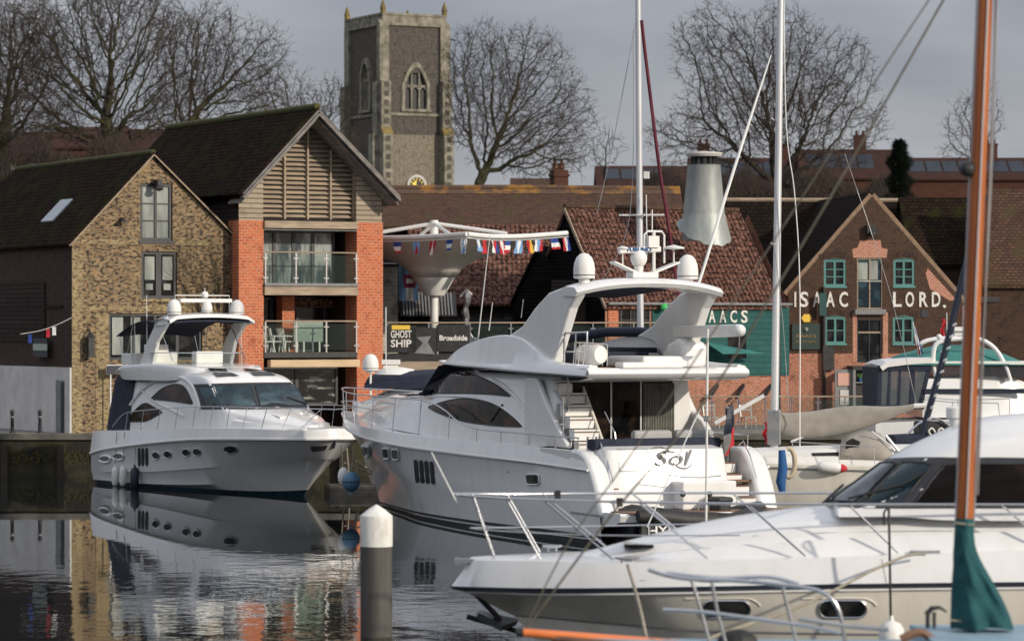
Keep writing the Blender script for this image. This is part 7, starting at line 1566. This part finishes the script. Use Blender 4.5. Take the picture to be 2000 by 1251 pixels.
# spray hood
rows=[]
for i,(px,yt) in enumerate(((1640,878),(1645,858),(1662,846),(1690,841),(1718,846),(1742,876))):
    p0=F4.hit(px,yt,0); zb4=1.9; rows.append([(p0.x,1.05*math.cos(math.pi*k/10),zb4+(p0.z-zb4)*max(0,math.sin(math.pi*k/10))**.6) for k in range(11)])
mb=MB(); mb.grid(rows); mb.build('spray_hood',M['greycanvas'],b4,smooth=60,solid=.02)
ps=[F4.hit(x,y,1.02) for x,y in ((1652,862),(1665,855),(1680,862),(1676,880),(1652,882))]; mb=MB(); mb.poly(ps); mb.build('hood_window',M['glass'],b4)
mb=MB(); mb.tube([F4.hit(1730,850,.9),F4.hit(1775,905,.9)],.05,6); mb.tube([F4.hit(1702,842,.9),F4.hit(1740,870,.9),F4.hit(1748,880,.9)],.03,6); mb.build('cockpit_frame',M['alu'],b4)
for s in (1,):
    tp=[]; ps=[]
    for px,py in ((1548,862),(1640,868),(1708,872)): p=F4.hit(px,py,1.45); tp.append((p.x,1.45,p.z))
    rails(b4,tp,[((x,1.5,1.78),(x,1.45,z)) for x,_,z in tp],.014,m=M['steel'])
rope('white furled headsail slanting down left from the tall white mast',[P(1506,108,98.5),P(1440,310,98),P(1372,530,97.5),P(1310,720,97)],[.018+.034*min(1,i/9) for i in range(33)],'rigging','furled_headsail',M['white'])
rope('thin halyard hanging beside the tall white mast on its right',[P(1531,0,99.5),P(1536,250,99.5),P(1552,380,99.5),P(1562,560,99.5),P(1562,905,99.5)],.018,'rigging','halyard',M['white'])
rope('thin backstay left of the teal name board, close to the tall mast',[P(1512,470,99.5),P(1530,640,99.5),P(1540,800,99.5)],.014,'rigging','shroud',M['steeldull'])
rope('thin line from the masthead down to the boom cover end',[P(1650,300,101),P(1735,560,101),P(1790,790,101)],.010,'rigging','topping_lift',M['steeldull'])
ls=thing('horseshoe_lifebuoy','cream horseshoe lifebuoy at the bow rail of the sailing yacht','lifebuoy',Fr(*P(1541,903,97.5),0))
mb=MB(); mb.tube([(.16*math.cos(a_)*1.1,0,.42*math.sin(a_)) for a_ in [math.radians(-110+i*20) for i in range(12)]],.075,8); mb.build('ring',pbr('buoy_cream',(.5,.42,.3),rough=.7),ls,smooth=60)
bcv=thing('blue_canvas_roll','royal blue canvas roll strapped upright below the tall mast','canvas roll',Fr(*P(1527,920,97),0)); mb=MB(); mb.tube([(0.02,0,-.62),(-.03,0,-.3),(.03,0,.1),(0,0,.62)],[.09,.15,.14,.10],10); mb.build('roll',M['bluecloth'],bcv,smooth=60)
ff_=thing('fender','long white fender with a red end hung along the side of the sailing yacht','fender',Fr(*P(1622,912,98),0)); mb=MB(); mb.lathe([(.02,-.42),(.12,-.36),(.17,-.22),(.175,0),(.16,.2),(.12,.3)],(0,0,0),14,axis=(1,0,-.08)); mb.build('float',M['gelmatt'],ff_,smooth=60); mb=MB(); mb.lathe([(.125,.30),(.12,.38),(.07,.46),(.02,.50)],(0,0,0),14,axis=(1,0,-.08)); mb.build('red_end',M['red'],ff_,smooth=60)
fd=bpy.data.objects[-1] if False else None
rc=thing('red_flag','small red flag furled at the foot of the tall mast','flag',Fr(*P(1496,845,101),0)); mb=MB(); rows=[[(.06*math.sin(j*1.1)+.13*(i/4-.5),.05*math.sin(i*2+j),.32-.64*j/8) for i in range(5)] for j in range(9)]; mb.grid(rows); mb.build('cloth',M['red'],rc)
# ================================================================== BOAT 8: sloop hidden behind the large yacht, only its mast shows
F8=Fr(*P(1250,1000,112)[:2],0,R(80))
b8=thing('sailing_yacht','sailing yacht moored behind the large yacht, showing a white mast and maroon furled sail','sailing yacht',F8)
c8=[[(-3.5,1.2,1.4),(0,1.35,1.45),(3,.8,1.55),(4.8,0,1.6)],[(-3.5,1.0,.3),(0,1.1,.3),(3,.5,.3),(4.2,0,.3)],[(-3.5,.7,-.4),(0,.8,-.4),(2.5,.3,-.4),(3.8,0,-.4)]]
hull(c8,[0,1],n=16,mats=[M['gel'],M['antifoul']],parent=b8)
a=F8.hit(1251,640,0); top=F8.hit(1246,-30,0); mb=MB(); mb.tube([(0,0,1.4),(a.x,0,a.z),(top.x,top.y,top.z)],[.12,.115,.095],12); ms=mb.build('mast',M['alu'],b8,smooth=60)
for py,w0,w1 in ((420,-38,44),):
    p=F8.hit(1248,py,0); mb=MB(); mb.tube([(p.x,(1248-1210)/FPX*112+.02,p.z),(p.x,-.85*1,p.z)],.035,6); mb.build('spreader',M['gelmatt'],ms)
p=F8.hit(1255,342,0); mb=MB(); mb.box(p.x-.1,p.x+.1,-.22,-.05,p.z-.12,p.z+.12); mb.build('steaming_light',M['gelmatt'],ms)
rope('maroon furled sail running down right from the first white mast',[P(1253,40,111),P(1262,120,111),P(1288,330,111),P(1304,430,111),P(1328,602,111)],.065,'rigging','furled_sail',pbr('maroon_canvas',(.13,.02,.035),(.09,.015,.025),rough=.9))
rope('thin shroud left of the first white mast',[P(1246,20,112),P(1195,290,112),P(1165,420,112)],.014,'rigging','shroud',M['steeldull'])
rope('thin bright line just left of the first white mast',[P(1237,60,111.6),P(1230,420,111.6),P(1168,560,111.6)],.012,'rigging','shroud',M['steeldull'])
rope('thin line right of the first white mast down to the aerials',[P(1262,380,111.6),P(1264,500,111.6)],.02,'rigging','halyard',M['white'])
# ================================================================== BOAT 5: cruiser with navy enclosure at right
F5=Fr(*P(1960,1000,108)[:2],0,math.atan2(.06,1))
D5=108
def z5(py): return zf(py,D5)
def x5(px): return (px-1960)/FPX*D5
b5=thing('motor_cruiser','white cruiser with navy framed enclosure, teal hood and white arch at the right','yacht',F5)
mb=MB(); mb.box(x5(1700),x5(2080),-1.8,1.8,.3,z5(800)); 
hc5=[[(x5(1690),1.75,z5(822)),(x5(1850),1.85,z5(815)),(x5(1960),1.6,z5(808)),(x5(2060),.8,z5(800)),(x5(2110),0,z5(795))],[(x5(1692),1.7,.9),(x5(1850),1.75,.9),(x5(1960),1.4,1),(x5(2050),.5,1.1),(x5(2090),0,1.2)],[(x5(1695),1.5,-.4),(x5(1850),1.5,-.4),(x5(1960),1.0,-.4),(x5(2030),.3,-.4),(x5(2060),0,-.4)]]
hull(hc5,[0,0],n=20,mats=[M['gel'],M['navyline']],parent=b5)
ww,WB5,_=body([(x5(1783),1.6,z5(812),1.5,z5(738),.03),(x5(1850),1.6,z5(812),1.45,z5(735),.05),(x5(1960),1.4,z5(810),1.2,z5(735),.05),(x5(2040),.8,z5(808),.6,z5(770),.05)],'deckhouse',M['gel'],b5,mult=3,rr=.1)
mb=MB(); mb.box(x5(1786),x5(1990),-1.62,-1.5,z5(766),z5(757)); mb.build('blue_stripe',M['bluecloth'] if False else M['navyline'],b5)
# navy enclosure
X0,X1=x5(1696),x5(1790); mb=MB()
for (a,b_) in ((1694,1702),(1714,1719),(1734,1739),(1757,1766)): mb.prism([(x5(a),-1.6,z5(792)),(x5(b_),-1.6,z5(792)),(x5(b_)+.06,-1.5,z5(716)),(x5(a)+.06,-1.5,z5(716))],(0,.06,0))
mb.prism([(x5(1776),-1.6,z5(785)),(x5(1784),-1.6,z5(785)),(x5(1800),-1.5,z5(716)),(x5(1792),-1.5,z5(716))],(0,.06,0))
mb.box(x5(1697),x5(1800),-1.55,-1.46,z5(722),z5(712)); mb.box(x5(1692),x5(1785),-1.66,-1.56,z5(796),z5(788)); mb.box(x5(1697),x5(1700),-1.5,1.5,z5(792),z5(716)); mb.build('enclosure_frame',M['navy'],b5)
mb=MB(); mb.prism([(x5(1697),-1.57,z5(790)),(x5(1780),-1.57,z5(790)),(x5(1796),-1.50,z5(716)),(x5(1700),-1.50,z5(716))],(0,.02,0)); mb.build('enclosure_glazing',glassmat('vinyl_window',(.12,.13,.14),.12,.35),b5)
mb=MB(); mb.box(x5(1703),x5(1780),-1.2,1.5,z5(792),z5(760)); mb.box(x5(1740),x5(1752),-1.3,-.9,z5(760),z5(735),1); mb.build('cockpit_seat',[M['grey'],M['red']],b5)
mb=MB(); rows=[]
for x_,zt_ in ((1700,714),(1712,706),(1760,700),(1800,698)): rows.append([(x5(x_),v_,z5(zt_)+.08*(1-(v_/1.6)**2)) for v_ in (-1.62,-1,0,1,1.62)])
mb.grid(rows,flip=True); mb.build('cockpit_roof',M['gelmatt'],b5,solid=.16)
mb=MB(); mb.grid([[(x5(x_),v_,z5(712)+hh*(1-(v_/1.6)**2)) for v_ in (-1.6,-1,0,1,1.6)] for x_,hh in ((1714,.05),(1760,.35),(1830,.62),(1900,.62),(1950,.4),(2000,.05))]); mb.build('teal_hood',M['tealtop'],b5,smooth=60,solid=.03)
mb=MB(); mb.box(x5(1780),x5(2000),-1.55,1.55,z5(712),z5(704)); mb.build('flybridge_rail_board',M['gelmatt'],b5)
mb=MB(); mb.box(x5(1812),x5(1985),-1.5,1.4,z5(735),z5(712)); mb.build('flybridge_front',glassmat('smoke_screen',(.05,.05,.06),.1,.3),b5)
for v_ in (-1.45,1.2):
    mb=MB(); mb.tube(curve([(x5(1812),v_,z5(737)),(x5(1806),v_,z5(715)),(x5(1806),v_,z5(685)),(x5(1815),v_,z5(668)),(x5(1850),v_,z5(661)),(x5(1895),v_,z5(662)),(x5(1925),v_,z5(680)),(x5(1945),v_,z5(712)),(x5(1955),v_,z5(740))],24),.075,8); mb.build('radar_arch',M['gel'],b5,smooth=60)
mb=MB(); mb.box(x5(1858),x5(1882),-.5,.2,z5(655),z5(638)); mb.box(x5(1856),x5(1884),-.52,.22,z5(649),z5(646),1); mb.ball((x5(1817),-1.4,z5(657)),.09); mb.build('aerial_box',[M['gelmatt'],M['grey']],b5)
tp=[(x5(x_),-1.7,z5(y_)) for x_,y_ in ((1786,772),(1850,778),(1950,776))]; rails(b5,tp,[((x,-1.7,z5(805)),(x,-1.7,z)) for x,_,z in tp],.014)
ft=thing('tricolour_flag','faded red white and blue flag furled on its staff in front of the teal hood','flag',Fr(*P(1783,665,107),0)); mb=MB(); mb.tube([(0,0,.6),(.22,0,-.65)],.015,5); mb.build('staff',M['gelmatt'],ft)
rows=[[(.02+.19*j/10+.15*(i/6-.2)*(.5+j/14),.05*math.sin(i*2+j*.6),.45-1.0*j/10) for i in range(7)] for j in range(11)]; mb=MB(); mb.grid(rows,mf=lambda i,k:(1 if k<3 and i>5 else (2 if k>4 else 0))); mb.build('cloth',[M['white'],M['red'],M['blue']],ft)
rf2=thing('red_ensign','red ensign hanging above the white arch at the right','flag',Fr(*P(1842,640,110),0)); rows=[[(.12*(i/4-.5)+.03*math.sin(j),.04*math.sin(i*2+j),.3-.65*j/8) for i in range(5)] for j in range(9)]; mb=MB(); mb.grid(rows); mb.build('cloth',M['red'],rf2); mb=MB(); mb.tube([(.12,0,.5),(.12,0,-.5)],.015,5); mb.build('staff',M['gelmatt'],rf2)
# small grey hooped boat between the sloop and the right cruiser
DH=104; Fh=Fr(*P(1820,900,DH)[:2],0,R(4)); hb=thing('open_launch','dark grey launch with steel hoops between the spray hood and the orange mast','launch',Fh)
hz8=lambda py: zf(py,DH)
hull([[(-2.6,1.0,1.35),(0,1.15,1.4),(2.4,.9,1.5),(3.8,0,1.65)],[(-2.6,.95,.8),(0,1.05,.8),(2.2,.7,.85),(3.4,0,.95)],[(-2.6,.6,-.3),(0,.7,-.3),(2,.3,-.3),(2.8,0,-.3)]],[0,0],n=16,mats=[M['grey'],M['navyline']],parent=hb)
body([(-1.3,.95,1.35,.85,hz8(850),.03),(0,1.0,1.38,.9,hz8(848),.05),(1.0,.95,1.4,.8,hz8(852),.05),(1.7,.6,1.45,.45,1.7,.03)],'cockpit_shelter',M['navy'],hb,mult=3,rr=.15)
for dx,r_ in ((0,.55),(.12,.62)):
    mb=MB(); mb.tube([(-.9+1.6*(k/10),-.7+dx,hz8(846)+.5*math.sin(math.pi*k/10)) for k in range(11)],.03,7); mb.build('hoop',M['steel'],hb,smooth=60)
mb=MB(); mb.box(-.5,.45,-.6,.5,hz8(849),hz8(822)); mb.build('engine_box',M['black'],hb,bevel=.08)
for k in (-.15,.15): mb=MB(); mb.tube(curve([(k,-.75,hz8(850)),(k-.1,-.78,hz8(840)),(k,-.8,hz8(834)),(k+.1,-.78,hz8(842))],10),.03,6); mb.build('hose_loop',M['gelmatt'],hb)
# ================================================================== BOAT 7: cruiser behind, between the two yachts
F7=Fr(*P(800,1000,116)[:2],0,R(176)); D7=116
def z7_(py): return zf(py,D7)
def x7(px): return (800-px)/FPX*D7
b7=thing('motor_cruiser','white cruiser with navy canvas and dome on a pole, half hidden behind large yacht','yacht',F7)
hc7=[[(-3,1.5,z7_(800)),(-.5,1.6,z7_(797)),(1.0,1.1,z7_(792)),(2.0,0,z7_(788))],[(-3,1.4,1.0),(-.5,1.45,1.0),(.8,.8,1.1),(1.6,0,1.2)],[(-3,1.2,-.4),(-.5,1.1,-.4),(.5,.5,-.4),(1.1,0,-.4)]]
hull(hc7,[0,0],n=16,mats=[M['gel'],M['navyline']],parent=b7)
body([(-3,1.35,z7_(800),1.1,z7_(757),.1),(-.8,1.35,z7_(800),1.1,z7_(757),.1),(.6,1.0,z7_(798),.8,z7_(765),.1),(1.6,.4,z7_(795),.2,z7_(785),.03)],'deckhouse',M['gel'],b7,mult=3)
body([(-3,1.2,z7_(757),1.0,z7_(722),.15),(-.5,1.2,z7_(757),1.0,z7_(728),.12),(1.2,1.0,z7_(758),.85,z7_(735),.1),(1.5,.95,z7_(758),.8,z7_(750),.05)],'canvas_cover',M['navy'],b7,mult=3)
mb=MB(); mb.tube([(x7(729),.9,z7_(770)),(x7(729),.9,z7_(722))],.04,7); mb.tube([(x7(757),.6,z7_(770)),(x7(757),.6,z7_(600))],.02,6); mb.build('aerial_pole',M['gelmatt'],b7)
dome(b7,(x7(729),.9,z7_(724)),.28,ped=.05)
mb=MB(); mb.box(x7(780),x7(747),-.3,.3,z7_(711),z7_(702)); mb.box(x7(776),x7(750),-.3,.3,z7_(719),z7_(713)); mb.lathe([(.01,0),(.6,-.1),(.8,-.28)],(x7(775),0,z7_(715)),14); mb.build('radar_stack',M['gelmatt'],b7,smooth=40)
# ================================================================== buoys, pontoon, pile
by=thing('blue_buoy','faded blue and white round mooring buoy between the bows of the two yachts','buoy',Fr(*P(686,940,106),0)); mb=MB(); mb.ball((0,0,0),.29,sz=1.1); mb.lathe([(.06,-.4),(.03,-.28)],(0,0,0),8); mb.build('float',M['buoyblue'],by,smooth=60); mb=MB(); mb.lathe([(.292,-.02),(.292,.02)],(0,0,0),16); mb.build('seam',M['navyline'],by); mb=MB(); mb.tube([(0,0,.3),(.1,.1,1.2)],.015,5); mb.build('lanyard',M['rope'],by)
fw=thing('white_buoy','white round fender just left of the blue buoy','buoy',Fr(*P(671,930,106.6),0)); mb=MB(); mb.ball((0,0,0),.19,sz=1.6); mb.build('float',M['gelmatt'],fw,smooth=60); mb=MB(); mb.tube([(0,0,.25),(-.1,.1,1.0)],.015,5); mb.build('lanyard',M['rope'],fw)
pn=thing('pontoon','grey floating pontoon with clutter behind the bows of the two yachts','pontoon',Fr(*P(705,935,116)[:2],0,R(8)))
mb=MB(); mb.box(-1.2,5,-1,1,-.3,.30); mb.build('float',M['antiblack'],pn,bevel=.04); mb=MB(); mb.box(-1.15,4.9,-.95,.95,.304,.35); mb.build('decking',M['pile'],pn)
random.seed(6); mb=MB()
for k in range(16): mb.tube([(random.uniform(-.8,1.2),random.uniform(-.6,.6),.47) for _ in range(1)]+[(random.uniform(-.8,1.2),random.uniform(-.6,.6),random.uniform(.8,1.8))],.03,5)
mb.build('rope_and_pipe_heap',M['greycanvas'],pn)
pl=thing('mooring_pile','grey mooring pile with a white conical cap standing in the near water','pile',Fr(*P(735,1065,59)[:2],0,0))
zp=lambda py: zf(py,59); mb=MB(); mb.lathe([(.281,-2),(.281,zp(1066))],(0,0,0),40); mb.build('shaft',M['pile'],pl,smooth=60)
mb=MB(); mb.lathe([(.2825,-1),(.284,.28),(.283,.34)],(0,0,0),40); mb.build('tide_band',pbr('tide_weed',(.02,.024,.012),(.045,.042,.03),rough=.8,scale=6,bump=.01),pl); mb=MB(); mb.lathe([(.288,zp(1066)),(.29,zp(1012)),(.283,zp(1006)),(.15,zp(994)),(.02,zp(985)),(.001,zp(984.5))],(0,0,0),40); mb.build('cap',M['pilecap'],pl,smooth=25)
pg=thing('boarding_plank','pale gangway pole sloping up to the right behind the ensign','gangway',None); a=P(1396,826,112); b_=P(1492,772,112); pg.location=a; mb=MB(); mb.bar((0,0,0),b_-a,.3,.12); mb.build('plank',M['gelmatt'],pg); mb=MB(); mb.tube([(0,-.1,.05),(b_-a)+Vector((0,-.1,.05))],.02,5); mb.build('handrail',M['steel'],pg)
